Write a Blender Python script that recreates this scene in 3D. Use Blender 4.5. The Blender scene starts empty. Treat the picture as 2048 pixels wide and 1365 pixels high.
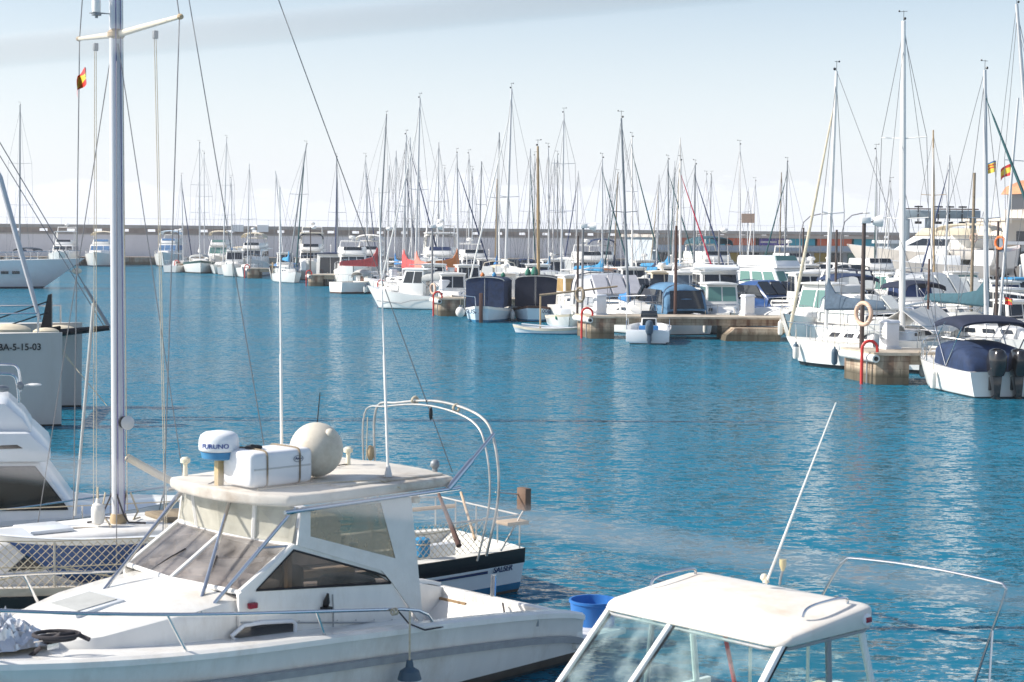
import bpy, bmesh, math, random
from mathutils import Vector, Matrix
R = math.radians
random.seed(11)
sc = bpy.context.scene
COL = sc.collection
EXPO, SUNP, SKYP = 0.6, 4.6, .103
VEIL0, VEIL1, VEILC = .85, .05, (7.2, 7.5, 8.2)
WCOL, WSLOPE, WSPEC = (.010, .140, .225), 1.75, .60
HAZE = .0003
V = Vector

# ------------------------------------------------------------------ measuring the photograph
# lens and horizon of the photograph; used to turn measured points into real positions
FPX, CX, CY, EYE = 3500.0, 1024.0, 682.5, 5.0
PITCH, ROLL = math.atan(212.5 / FPX), R(0.5)
CAMROT = Matrix.Rotation(math.pi / 2 - PITCH, 3, 'X') @ Matrix.Rotation(ROLL, 3, 'Z')
EYEPOS = V((0, 0, EYE))

def ray(x, y): return CAMROT @ V(((x - CX) / FPX, -(y - CY) / FPX, -1))
def wz(x, y, z=0.0):
    d = ray(x, y); return EYEPOS + d * ((z - EYE) / d.z)
def wd(x, y, D):
    d = ray(x, y); return EYEPOS + d * (D / d.y)

class Frame:
    def __init__(s, ox, oy, th):
        s.m = Matrix.Translation((ox, oy, 0)) @ Matrix.Rotation(R(th), 4, 'Z'); s.i = s.m.inverted(); s.ox, s.oy, s.th = ox, oy, th
    def _go(s, x, y, k, val):
        c = s.i @ EYEPOS; d = s.i.to_3x3() @ ray(x, y); return c + d * ((val - c[k]) / d[k])
    def onx(s, x, y, v): return s._go(x, y, 0, v)
    def ony(s, x, y, v): return s._go(x, y, 1, v)
    def onz(s, x, y, v): return s._go(x, y, 2, v)

# ------------------------------------------------------------------ materials
MATS = {}
def mat(name, col, rough=.5, metal=0.0, var=.0, scale=3.0, coat=0.0, bump=0.0, dirt=None, dirt_amt=.0, ior=1.45, trans=0.0, stretch=(1, 1, 1)):
    if name in MATS: return MATS[name]
    m = bpy.data.materials.new(name); m.use_nodes = True
    nt = m.node_tree; b = nt.nodes['Principled BSDF']
    b.inputs['Base Color'].default_value = (*col, 1); b.inputs['Roughness'].default_value = rough
    b.inputs['Metallic'].default_value = metal; b.inputs['IOR'].default_value = ior
    b.inputs['Coat Weight'].default_value = coat; b.inputs['Transmission Weight'].default_value = trans
    if var or dirt_amt or bump:
        tc = nt.nodes.new('ShaderNodeTexCoord'); mp = nt.nodes.new('ShaderNodeMapping'); mp.inputs['Scale'].default_value = stretch
        nt.links.new(tc.outputs['Object'], mp.inputs['Vector'])
        n = nt.nodes.new('ShaderNodeTexNoise'); n.inputs['Scale'].default_value = scale; n.inputs['Detail'].default_value = 5; n.inputs['Roughness'].default_value = .6
        nt.links.new(mp.outputs[0], n.inputs['Vector'])
        src = None
        if var:
            r = nt.nodes.new('ShaderNodeValToRGB')
            r.color_ramp.elements[0].position = .3; r.color_ramp.elements[1].position = .7
            r.color_ramp.elements[0].color = (*[c * (1 - var) for c in col], 1); r.color_ramp.elements[1].color = (*[min(1, c * (1 + var * .5)) for c in col], 1)
            nt.links.new(n.outputs['Fac'], r.inputs['Fac']); src = r.outputs['Color']
        if dirt_amt:
            n2 = nt.nodes.new('ShaderNodeTexNoise'); n2.inputs['Scale'].default_value = scale * .45; n2.inputs['Detail'].default_value = 7; n2.inputs['Roughness'].default_value = .7
            nt.links.new(mp.outputs[0], n2.inputs['Vector'])
            r2 = nt.nodes.new('ShaderNodeMapRange'); r2.inputs[1].default_value = .5; r2.inputs[2].default_value = .72; r2.inputs[3].default_value = 0; r2.inputs[4].default_value = dirt_amt
            nt.links.new(n2.outputs['Fac'], r2.inputs['Value'])
            mx = nt.nodes.new('ShaderNodeMix'); mx.data_type = 'RGBA'
            nt.links.new(r2.outputs[0], mx.inputs['Factor'])
            if src: nt.links.new(src, mx.inputs[6])
            else: mx.inputs[6].default_value = (*col, 1)
            mx.inputs[7].default_value = (*dirt, 1); src = mx.outputs[2]
        if src: nt.links.new(src, b.inputs['Base Color'])
        if bump:
            bp = nt.nodes.new('ShaderNodeBump'); bp.inputs['Strength'].default_value = bump; bp.inputs['Distance'].default_value = .02
            nt.links.new(n.outputs['Fac'], bp.inputs['Height']); nt.links.new(bp.outputs[0], b.inputs['Normal'])
    MATS[name] = m; return m

white = mat('white_gelcoat', (.80, .79, .76), .28, var=.05, scale=1.2, coat=.3, dirt=(.55, .48, .36), dirt_amt=.18)
white2 = mat('cool_white_gelcoat', (.76, .78, .80), .3, var=.04, scale=1.5, coat=.3, dirt=(.5, .47, .4), dirt_amt=.15)
cream = mat('cream_gelcoat', (.74, .66, .52), .4, var=.08, scale=2)
oldwhite = mat('weathered_white_gelcoat', (.82, .80, .76), .24, var=.08, scale=3.0, dirt=(.42, .34, .24), dirt_amt=.45, bump=.03, coat=.35, stretch=(1, 1, .4))
roofwhite = mat('stained_roof_gelcoat', (.70, .65, .57), .55, var=.2, scale=2.6, dirt=(.26, .17, .085), dirt_amt=.85, bump=.12)
deckgrey = mat('deck_paint', (.62, .61, .57), .7, var=.1, scale=4)
hullgrey = mat('grey_hull_paint', (.50, .47, .44), .3, var=.06, scale=1.2, coat=.3, dirt=(.30, .26, .22), dirt_amt=.4, stretch=(1, 1, .2))
hullblue = mat('blue_hull_paint', (.03, .08, .23), .3, var=.1)
palewash = mat('pale_blue_hull_paint', (.52, .64, .72), .35, var=.06, scale=1.5)
green_st = mat('dark_green_paint', (.02, .07, .07), .4)
navy = mat('navy_canvas', (.016, .036, .095), .8, var=.4, scale=3, bump=.9)
darknavy = mat('dark_navy_canvas', (.012, .018, .042), .85, var=.2, scale=6, bump=.4)
blue = mat('blue_canvas', (.03, .17, .42), .8, var=.15, scale=5, bump=.4)
sky_c = mat('bright_blue_canvas', (.04, .24, .46), .8, var=.15, scale=5, bump=.4)
steelblue = mat('faded_blue_canvas', (.10, .22, .36), .85, var=.2, scale=5, bump=.4)
slate = mat('slate_blue_canvas', (.075, .115, .165), .8, var=.25, scale=7, bump=.6)
tealc = mat('dark_teal_canvas', (.03, .09, .12), .8, var=.2, scale=6, bump=.4)
redc = mat('faded_red_canvas', (.62, .10, .10), .8, var=.2, scale=6, bump=.5)
pinkc = mat('salmon_canvas', (.70, .26, .20), .8, var=.15, scale=6, bump=.5)
orangec = mat('orange_canvas', (.65, .22, .07), .8, var=.2, scale=6, bump=.5)
whitec = mat('white_canvas', (.76, .74, .70), .85, var=.07, scale=5, bump=.4, dirt=(.5, .43, .32), dirt_amt=.2)
creamc = mat('cream_canvas', (.66, .58, .44), .85, var=.12, scale=5, bump=.4)
greyc = mat('grey_canvas', (.42, .43, .42), .85, var=.1, scale=5, bump=.4)
greenc = mat('green_canvas', (.03, .17, .12), .8, var=.2, scale=6)
glass_d = mat('dark_window_glass', (.015, .02, .028), .05, ior=1.5, coat=.5)
glass_g = mat('green_window_glass', (.10, .22, .20), .08, coat=.5)
glass_b = mat('blue_window_cover', (.09, .20, .38), .5, var=.1)
glass_t = mat('tan_curtain_window', (.42, .28, .12), .4, var=.3, scale=3)
clearp = mat('cloudy_clear_plastic', (.62, .64, .62), .35, var=.1, scale=6)
alu = mat('mast_aluminium', (.55, .56, .57), .45, metal=.2)
alud = mat('dark_mast_aluminium', (.24, .26, .28), .45, metal=.2)
mastw = mat('white_painted_mast', (.80, .78, .74), .35, var=.05, scale=1)
steel = mat('stainless_steel', (.62, .62, .63), .18, metal=1.0)
wood = mat('varnished_wood', (.44, .31, .17), .5, var=.25, scale=9, stretch=(1, 1, .15))
oldwood = mat('weathered_wood', (.25, .20, .14), .8, var=.3, scale=9, stretch=(.2, 1, 1))
darkwood = mat('dark_brown_wood', (.09, .045, .035), .7, var=.2, scale=8)
black = mat('black_plastic', (.012, .012, .014), .35)
blackg = mat('glossy_black_cowling', (.014, .014, .016), .15, coat=.6)
rubber = mat('black_rubber', (.02, .02, .022), .75, var=.2)
ropew = mat('pale_rope', (.55, .48, .36), .9, var=.2, scale=30)
roped = mat('dark_rope', (.05, .045, .05), .9)
wire = mat('rigging_wire', (.20, .20, .21), .4, metal=.5)
redp = mat('red_paint', (.55, .035, .03), .4, var=.1)
redjib = mat('crimson_sailcloth', (.42, .015, .05), .75, var=.2)
tealjib = mat('dark_green_sailcloth', (.01, .07, .08), .75)
navyjib = mat('navy_sailcloth', (.012, .03, .10), .75)
whitejib = mat('white_sailcloth', (.72, .72, .70), .8)
orange = mat('orange_plastic', (.70, .16, .03), .5, var=.1)
peach = mat('faded_orange_plastic', (.62, .42, .31), .6, var=.1, scale=5)
yellow = mat('yellow_plastic', (.68, .52, .05), .5)
limey = mat('lime_plastic', (.42, .48, .10), .6)
fendw = mat('white_fender_vinyl', (.72, .70, .66), .5, var=.08, dirt=(.3, .28, .22), dirt_amt=.4)
fendb = mat('dark_blue_fender_vinyl', (.05, .09, .13), .5)
antif = mat('dark_antifouling', (.03, .05, .06), .8, var=.3)
antib = mat('blue_antifouling', (.02, .16, .30), .8, var=.2)
antit = mat('brown_antifouling', (.10, .085, .07), .85, var=.3)
rubg = mat('grey_rubbing_strake', (.33, .34, .35), .6, var=.15, scale=8)
skin = mat('tan_skin', (.45, .27, .18), .6)
bluepl = mat('blue_barrel_plastic', (.03, .17, .50), .45, var=.08)

# ------------------------------------------------------------------ mesh builder
class MB:
    def __init__(s): s.v, s.f, s.m, s.s = [], [], [], []
    def add(s, vs, fs, mi=0, sm=True):
        o = len(s.v); s.v += [tuple(v) for v in vs]
        for k, f in enumerate(fs):
            s.f.append([i + o for i in f]); s.m.append(mi[k] if isinstance(mi, (list, tuple)) else mi); s.s.append(sm)
        return s
    def hexa(s, c, mi=0):   # 8 corners: bottom ring ccw, top ring ccw
        return s.add(c, [(3, 2, 1, 0), (4, 5, 6, 7), (0, 1, 5, 4), (1, 2, 6, 5), (2, 3, 7, 6), (3, 0, 4, 7)], mi, False)
    def box(s, x0, x1, y0, y1, z0, z1, mi=0):
        return s.hexa([(x0, y0, z0), (x1, y0, z0), (x1, y1, z0), (x0, y1, z0), (x0, y0, z1), (x1, y0, z1), (x1, y1, z1), (x0, y1, z1)], mi)
    def loft(s, rings, closed=True, cap=(True, True), mi=0, sm=True):
        n = len(rings[0]); vs = [p for r in rings for p in r]; fs = []
        for i in range(len(rings) - 1):
            for j in range(n if closed else n - 1):
                k = (j + 1) % n
                fs.append((i * n + j, i * n + k, (i + 1) * n + k, (i + 1) * n + j))
        if closed and cap[0]: fs.append(tuple(reversed(range(n))))
        if closed and cap[1]: fs.append(tuple((len(rings) - 1) * n + j for j in range(n)))
        return s.add(vs, fs, mi, sm)
    def tube(s, pts, r, n=8, mi=0, closed=False):
        pts = [V(p) for p in pts]; rr = r if isinstance(r, (list, tuple)) else [r] * len(pts)
        rings = []; up = None
        for i, p in enumerate(pts):
            if closed: t = pts[(i + 1) % len(pts)] - pts[i - 1]
            else: t = pts[min(i + 1, len(pts) - 1)] - pts[max(i - 1, 0)]
            t.normalize()
            if up is None:
                up = V((0, 0, 1)) if abs(t.z) < .9 else V((1, 0, 0))
            a = t.cross(up); a.normalize(); b = a.cross(t); up = b
            rings.append([p + (a * math.cos(2 * math.pi * j / n) + b * math.sin(2 * math.pi * j / n)) * rr[i] for j in range(n)])
        if closed: rings.append(rings[0]); return s.loft(rings, True, (False, False), mi)
        return s.loft(rings, True, (True, True), mi)
    def lathe(s, prof, n=16, c=(0, 0, 0), mi=0, axis='z'):
        rings = []
        for r, z in prof:
            ring = []
            for j in range(n):
                a = 2 * math.pi * j / n; p = (r * math.cos(a), r * math.sin(a), z)
                if axis == 'x': p = (z, p[0], p[1])
                if axis == 'y': p = (p[1], z, p[0])
                ring.append((c[0] + p[0], c[1] + p[1], c[2] + p[2]))
            rings.append(ring)
        return s.loft(rings, True, (True, True), mi)
    def sphere(s, c, r, n=14, mi=0):
        rx, ry, rz = r if isinstance(r, (list, tuple)) else (r, r, r)
        k = n // 2; rings = []
        for i in range(k + 1):
            a = math.pi * (i / k) ; q = max(math.sin(a), .02)
            rings.append([(c[0] + rx * q * math.cos(2 * math.pi * j / n), c[1] + ry * q * math.sin(2 * math.pi * j / n), c[2] - rz * math.cos(a)) for j in range(n)])
        return s.loft(rings, True, (True, True), mi)
    def torus(s, c, R0, r, nrm='x', n=24, m=8, mi=0):
        pts = []
        for i in range(n):
            a = 2 * math.pi * i / n; q = (R0 * math.cos(a), R0 * math.sin(a))
            pts.append({'x': (c[0], c[1] + q[0], c[2] + q[1]), 'y': (c[0] + q[0], c[1], c[2] + q[1]), 'z': (c[0] + q[0], c[1] + q[1], c[2])}[nrm])
        return s.tube(pts, r, m, mi, True)
    def prism(s, poly, z0, z1, mi=0):
        n = len(poly); f0 = z0 if callable(z0) else (lambda x, y: z0); f1 = z1 if callable(z1) else (lambda x, y: z1)
        return s.loft([[(x, y, f0(x, y)) for x, y in poly], [(x, y, f1(x, y)) for x, y in poly]], mi=mi, sm=False)
    def slab(s, quad, th=.012, mi=0):   # quad: 4+ points ccw seen from outside; slab grows outwards
        q = [V(p) for p in quad]; n = (q[1] - q[0]).cross(q[2] - q[0]); n.normalize()
        return s.loft([[p - n * .004 for p in q], [p + n * th for p in q]], mi=mi, sm=False)
    def build(s, name, mats, parent=None, bevel=0.0, seg=2, sharp=35):
        me = bpy.data.meshes.new(name); me.from_pydata(s.v, [], s.f)
        for m in (mats if isinstance(mats, (list, tuple)) else [mats]): me.materials.append(m)
        me.polygons.foreach_set('material_index', s.m); me.polygons.foreach_set('use_smooth', s.s)
        bm = bmesh.new(); bm.from_mesh(me); bmesh.ops.recalc_face_normals(bm, faces=bm.faces)
        if bevel:
            ed = [e for e in bm.edges if len(e.link_faces) == 2 and e.calc_face_angle(0) > R(28)]
            bmesh.ops.bevel(bm, geom=ed, offset=bevel, segments=seg, affect='EDGES', profile=.5)
            for f in bm.faces: f.smooth = True
        bm.to_mesh(me); bm.free(); me.update()
        me.set_sharp_from_angle(angle=R(sharp))
        o = bpy.data.objects.new(name, me); COL.objects.link(o)
        if parent: o.parent = parent
        return o

def empty(name, loc=(0, 0, 0), rz=0.0):
    o = bpy.data.objects.new(name, None); COL.objects.link(o); o.location = loc; o.rotation_euler = (0, 0, rz); o.empty_display_size = .3
    return o
def tag(o, label, cat, group=None):
    o['label'] = label; o['category'] = cat
    if group: o['group'] = group
    return o
def thing(name, label, cat, loc=(0, 0, 0), rz=0.0, group=None): return tag(empty(name, loc, rz), label, cat, group)
def struct(o): o['kind'] = 'structure'; return o
def copy_tree(o, parent=None):
    c = o.copy(); COL.objects.link(c)
    if parent: c.parent = parent
    for ch in o.children: copy_tree(ch, c)
    return c
def text_mb(txt, size, fn, th=.004, shear=0.0):   # letters as a thin mesh, mapped into place by fn(u, v, w)
    cu = bpy.data.curves.new('lettering', 'FONT'); cu.body = txt; cu.size = size; cu.extrude = th; cu.align_x = 'CENTER'; cu.align_y = 'CENTER'; cu.shear = shear; cu.offset = size * .012
    o = bpy.data.objects.new('lettering', cu); COL.objects.link(o)
    dg = bpy.context.evaluated_depsgraph_get(); me = bpy.data.meshes.new_from_object(o.evaluated_get(dg))
    mb = MB(); mb.add([fn(v.co.x, v.co.y, v.co.z) for v in me.vertices], [tuple(p.vertices) for p in me.polygons], 0, False)
    bpy.data.objects.remove(o); bpy.data.curves.remove(cu); bpy.data.meshes.remove(me)
    return mb
def lerp(a, b, t): return a + (b - a) * t
def quadpt(q, u, v):
    bl, br, tr, tl = [V(p) for p in q]
    return bl.lerp(br, u).lerp(tl.lerp(tr, u), v)
def pane(root, q, u0, v0, u1, v1, m, name='window', th=.014, skew=0.0):
    mb = MB(); mb.slab([quadpt(q, u0, v0), quadpt(q, u1, v0), quadpt(q, u1 - skew * 0, v1), quadpt(q, u0, v1)], th)
    return mb.build(name, m, root)
# ------------------------------------------------------------------ camera, light, sky
cam = bpy.data.cameras.new('camera'); cam.sensor_width = 36; cam.lens = FPX / 2048 * 36; cam.clip_start = .1; cam.clip_end = 9000
co = bpy.data.objects.new('camera', cam); COL.objects.link(co); co.location = EYEPOS; cam.dof.use_dof = True; cam.dof.focus_distance = 70; cam.dof.aperture_fstop = 5.6; co.rotation_euler = CAMROT.to_euler(); sc.camera = co
sc.render.engine = 'CYCLES'; sc.render.resolution_x = 1024; sc.render.resolution_y = 682
sc.view_settings.view_transform = 'Standard'; sc.view_settings.look = 'None'; sc.view_settings.gamma = 1; sc.view_settings.exposure = EXPO
SUN_EL, SUN_AZ = R(36), R(-93)      # azimuth measured from +Y towards +X
sd = V((math.sin(SUN_AZ) * math.cos(SUN_EL), math.cos(SUN_AZ) * math.cos(SUN_EL), math.sin(SUN_EL)))
L = bpy.data.lights.new('sun', 'SUN'); L.energy = SUNP; L.angle = R(.5); L.color = (1, .94, .85)
lo = bpy.data.objects.new('sun', L); COL.objects.link(lo); lo.rotation_euler = (-sd).to_track_quat('-Z', 'Y').to_euler(); lo.location = (0, 0, 60)
w = bpy.data.worlds.new('World'); sc.world = w; w.use_nodes = True; nt = w.node_tree
for n in list(nt.nodes): nt.nodes.remove(n)
out = nt.nodes.new('ShaderNodeOutputWorld'); bg = nt.nodes.new('ShaderNodeBackground'); bg.inputs['Strength'].default_value = SKYP
sk = nt.nodes.new('ShaderNodeTexSky'); sk.sky_type = 'NISHITA'; sk.sun_disc = False; sk.sun_elevation = SUN_EL; sk.sun_rotation = SUN_AZ
sk.air_density = 1.0; sk.dust_density = 1.2; sk.ozone_density = 1.2
# thin high cloud veil and a low cloud bank over the sea
tc = nt.nodes.new('ShaderNodeTexCoord'); sx = nt.nodes.new('ShaderNodeSeparateXYZ'); nt.links.new(tc.outputs['Generated'], sx.inputs[0])
mp = nt.nodes.new('ShaderNodeMapping'); mp.inputs['Scale'].default_value = (1, 1, 3.2); nt.links.new(tc.outputs['Generated'], mp.inputs[0])
n1 = nt.nodes.new('ShaderNodeTexNoise'); n1.inputs['Scale'].default_value = 7; n1.inputs['Detail'].default_value = 6; n1.inputs['Roughness'].default_value = .62; nt.links.new(mp.outputs[0], n1.inputs['Vector'])
veil = nt.nodes.new('ShaderNodeMapRange'); veil.inputs[1].default_value = 0; veil.inputs[2].default_value = .17; veil.inputs[3].default_value = VEIL0; veil.inputs[4].default_value = VEIL1; nt.links.new(sx.outputs['Z'], veil.inputs['Value'])
ad = nt.nodes.new('ShaderNodeMath'); ad.operation = 'MULTIPLY_ADD'; ad.inputs[1].default_value = .075; nt.links.new(n1.outputs['Fac'], ad.inputs[0]); nt.links.new(sx.outputs['Z'], ad.inputs[2])
bank = nt.nodes.new('ShaderNodeMapRange'); bank.inputs[1].default_value = .064; bank.inputs[2].default_value = .078; bank.inputs[3].default_value = .88; bank.inputs[4].default_value = 0; nt.links.new(ad.outputs[0], bank.inputs['Value'])
cl = nt.nodes.new('ShaderNodeMath'); cl.operation = 'MAXIMUM'; nt.links.new(veil.outputs[0], cl.inputs[0]); nt.links.new(bank.outputs[0], cl.inputs[1])
mx = nt.nodes.new('ShaderNodeMix'); mx.data_type = 'RGBA'; nt.links.new(cl.outputs[0], mx.inputs['Factor']); nt.links.new(sk.outputs[0], mx.inputs[6]); mx.inputs[7].default_value = (*VEILC, 1)
nt.links.new(mx.outputs[2], bg.inputs['Color']); nt.links.new(bg.outputs[0], out.inputs['Surface'])

# ------------------------------------------------------------------ water
def water_mat():
    m = bpy.data.materials.new('harbour_water'); m.use_nodes = True; nt = m.node_tree; b = nt.nodes['Principled BSDF']
    tc = nt.nodes.new('ShaderNodeTexCoord')
    def noise(scale, sy, det, rot, rough=.6):
        mp = nt.nodes.new('ShaderNodeMapping'); mp.inputs['Scale'].default_value = (1, sy, 1); mp.inputs['Rotation'].default_value = (0, 0, R(rot)); nt.links.new(tc.outputs['Object'], mp.inputs[0])
        n = nt.nodes.new('ShaderNodeTexNoise'); n.inputs['Scale'].default_value = scale; n.inputs['Detail'].default_value = det; n.inputs['Roughness'].default_value = rough; n.inputs['Distortion'].default_value = .5
        nt.links.new(mp.outputs[0], n.inputs['Vector']); return n
    def vm(op, a, b_=None, sc_=None):
        n = nt.nodes.new('ShaderNodeVectorMath'); n.operation = op
        nt.links.new(a, n.inputs[0])
        if b_ is not None:
            if isinstance(b_, tuple): n.inputs[1].default_value = b_
            else: nt.links.new(b_, n.inputs[1])
        if sc_ is not None: nt.links.new(sc_, n.inputs['Scale'])
        return n.outputs[0]
    # the facets of small wind waves: slope from three scales of noise
    a, c, e = noise(2.3, 1.9, 3, 10), noise(8.0, 1.7, 4, -14, .65), noise(.05, 2.2, 4, 6)
    sl = vm('ADD', vm('MULTIPLY', vm('SUBTRACT', a.outputs['Color'], (.5, .5, .5)), (WSLOPE * .8, WSLOPE * 1.25, 0)), vm('MULTIPLY', vm('SUBTRACT', c.outputs['Color'], (.5, .5, .5)), (WSLOPE * .75, WSLOPE * .95, 0)))
    g = nt.nodes.new('ShaderNodeMapRange'); g.inputs[1].default_value = .34; g.inputs[2].default_value = .66; g.inputs[3].default_value = .6; g.inputs[4].default_value = 1.25; nt.links.new(e.outputs['Fac'], g.inputs['Value'])
    n_ = nt.nodes.new('ShaderNodeVectorMath'); n_.operation = 'SCALE'; nt.links.new(sl, n_.inputs[0]); nt.links.new(g.outputs[0], n_.inputs['Scale'])
    ad = vm('ADD', n_.outputs[0], (0, 0, 1)); nm = vm('NORMALIZE', ad); df = nt.nodes.new('ShaderNodeBsdfDiffuse'); gl = nt.nodes.new('ShaderNodeBsdfGlossy'); gl.inputs['Roughness'].default_value = .06; nt.links.new(nm, gl.inputs['Normal'])
    fr = nt.nodes.new('ShaderNodeFresnel'); fr.inputs[0].default_value = 1.33; nt.links.new(nm, fr.inputs['Normal'])
    fm = nt.nodes.new('ShaderNodeMath'); fm.operation = 'MULTIPLY'; fm.inputs[1].default_value = .85; nt.links.new(fr.outputs[0], fm.inputs[0])
    fc = nt.nodes.new('ShaderNodeMath'); fc.operation = 'MINIMUM'; fc.inputs[1].default_value = WSPEC; nt.links.new(fm.outputs[0], fc.inputs[0])
    ms = nt.nodes.new('ShaderNodeMixShader'); nt.links.new(fc.outputs[0], ms.inputs[0]); nt.links.new(df.outputs[0], ms.inputs[1]); nt.links.new(gl.outputs[0], ms.inputs[2]); nt.links.new(ms.outputs[0], nt.nodes['Material Output'].inputs['Surface'])
    # body colour drifts a little between deeper and shallower blue
    r = nt.nodes.new('ShaderNodeValToRGB'); r.color_ramp.elements[0].position = .35; r.color_ramp.elements[1].position = .68
    r.color_ramp.elements[0].color = (WCOL[0], WCOL[1] * .9, WCOL[2] * .88, 1); r.color_ramp.elements[1].color = (WCOL[0] * 1.3, WCOL[1] * 1.1, WCOL[2] * 1.1, 1)
    nt.links.new(e.outputs['Fac'], r.inputs['Fac']); nt.links.new(r.outputs[0], df.inputs[0]); nt.nodes.remove(b)
    return m
mb = MB(); mb.add([(-900, -300, 0), (900, -300, 0), (900, 900, 0), (-900, 900, 0)], [(0, 1, 2, 3)])
struct(mb.build('water', water_mat()))

# ------------------------------------------------------------------ stone and concrete
def concrete(name, col, tide=True):
    m = bpy.data.materials.new(name); m.use_nodes = True; nt = m.node_tree; b = nt.nodes['Principled BSDF']; b.inputs['Roughness'].default_value = .9
    tc = nt.nodes.new('ShaderNodeTexCoord')
    n = nt.nodes.new('ShaderNodeTexNoise'); n.inputs['Scale'].default_value = 1.3; n.inputs['Detail'].default_value = 9; n.inputs['Roughness'].default_value = .7; nt.links.new(tc.outputs['Object'], n.inputs['Vector'])
    r = nt.nodes.new('ShaderNodeValToRGB'); r.color_ramp.elements[0].position = .32; r.color_ramp.elements[1].position = .68
    r.color_ramp.elements[0].color = (*[c * .5 for c in col], 1); r.color_ramp.elements[1].color = (*[c * 1.1 for c in col], 1)
    e = r.color_ramp.elements.new(.5); e.color = (*[c * .85 for c in col], 1)
    nt.links.new(n.outputs['Fac'], r.inputs['Fac']); src = r.outputs[0]
    if tide:
        mpx = nt.nodes.new('ShaderNodeMapping'); mpx.inputs['Scale'].default_value = (2.5, 2.5, .3); nt.links.new(tc.outputs['Object'], mpx.inputs[0])
        n3 = nt.nodes.new('ShaderNodeTexNoise'); n3.inputs['Scale'].default_value = 1.2; n3.inputs['Detail'].default_value = 5; nt.links.new(mpx.outputs[0], n3.inputs['Vector'])
        mr = nt.nodes.new('ShaderNodeMapRange'); mr.inputs[1].default_value = .48; mr.inputs[2].default_value = .62; mr.inputs[4].default_value = .8; nt.links.new(n3.outputs['Fac'], mr.inputs['Value'])
        m1 = nt.nodes.new('ShaderNodeMix'); m1.data_type = 'RGBA'; nt.links.new(mr.outputs[0], m1.inputs['Factor']); nt.links.new(src, m1.inputs[6]); m1.inputs[7].default_value = (.15, .075, .045, 1)
        s = nt.nodes.new('ShaderNodeSeparateXYZ'); nt.links.new(tc.outputs['Object'], s.inputs[0])
        a2 = nt.nodes.new('ShaderNodeMath'); a2.operation = 'MULTIPLY_ADD'; a2.inputs[1].default_value = .35; nt.links.new(n.outputs['Fac'], a2.inputs[0]); nt.links.new(s.outputs['Z'], a2.inputs[2])
        t = nt.nodes.new('ShaderNodeMapRange'); t.inputs[1].default_value = .5; t.inputs[2].default_value = .72; t.inputs[3].default_value = .85; t.inputs[4].default_value = 0; nt.links.new(a2.outputs[0], t.inputs['Value'])
        m2 = nt.nodes.new('ShaderNodeMix'); m2.data_type = 'RGBA'; nt.links.new(t.outputs[0], m2.inputs['Factor']); nt.links.new(m1.outputs[2], m2.inputs[6]); m2.inputs[7].default_value = (.055, .05, .032, 1); src = m2.outputs[2]
    sp = nt.nodes.new('ShaderNodeSeparateXYZ'); nt.links.new(tc.outputs['Object'], sp.inputs[0])
    su = nt.nodes.new('ShaderNodeMath'); nt.links.new(sp.outputs['X'], su.inputs[0]); nt.links.new(sp.outputs['Y'], su.inputs[1])
    cb = nt.nodes.new('ShaderNodeCombineXYZ'); nt.links.new(su.outputs[0], cb.inputs[0]); nt.links.new(sp.outputs['Z'], cb.inputs[1])
    bk = nt.nodes.new('ShaderNodeTexBrick'); bk.inputs['Scale'].default_value = 1; bk.inputs['Brick Width'].default_value = .85; bk.inputs['Row Height'].default_value = .27; bk.inputs['Mortar Size'].default_value = .016; bk.inputs['Mortar Smooth'].default_value = .6
    bk.inputs['Color1'].default_value = (1, .97, .93, 1); bk.inputs['Color2'].default_value = (.78, .74, .70, 1); bk.inputs['Mortar'].default_value = (.45, .4, .36, 1); nt.links.new(cb.outputs[0], bk.inputs['Vector'])
    ml = nt.nodes.new('ShaderNodeMix'); ml.data_type = 'RGBA'; ml.blend_type = 'MULTIPLY'; ml.inputs[0].default_value = .75 if tide else 0; nt.links.new(src, ml.inputs[6]); nt.links.new(bk.outputs['Color'], ml.inputs[7]); src = ml.outputs[2]
    nt.links.new(src, b.inputs['Base Color'])
    bp = nt.nodes.new('ShaderNodeBump'); bp.inputs['Strength'].default_value = .6; bp.inputs['Distance'].default_value = .03; nt.links.new(n.outputs['Fac'], bp.inputs['Height']); nt.links.new(bp.outputs[0], b.inputs['Normal'])
    return m
conc = concrete('stained_pier_concrete', (.46, .38, .29))
deckc = concrete('pier_deck_concrete', (.50, .43, .34), False)
quayc = concrete('quay_concrete', (.36, .33, .29))
wallw = mat('whitewashed_wall', (.84, .80, .80), .9, var=.06, scale=.15, dirt=(.42, .40, .38), dirt_amt=.4, stretch=(1, 1, .3))
parap = mat('brown_parapet_stone', (.44, .34, .28), .9, var=.28, scale=.5, bump=.5)
parap2 = mat('grey_parapet_coping', (.46, .42, .38), .9, var=.2, scale=.6)
shopb = mat('shop_wall_plaster', (.42, .46, .50), .8, var=.1, scale=.3)
ground_m = mat('boatyard_concrete', (.40, .37, .33), .9, var=.15, scale=.3)

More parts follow.
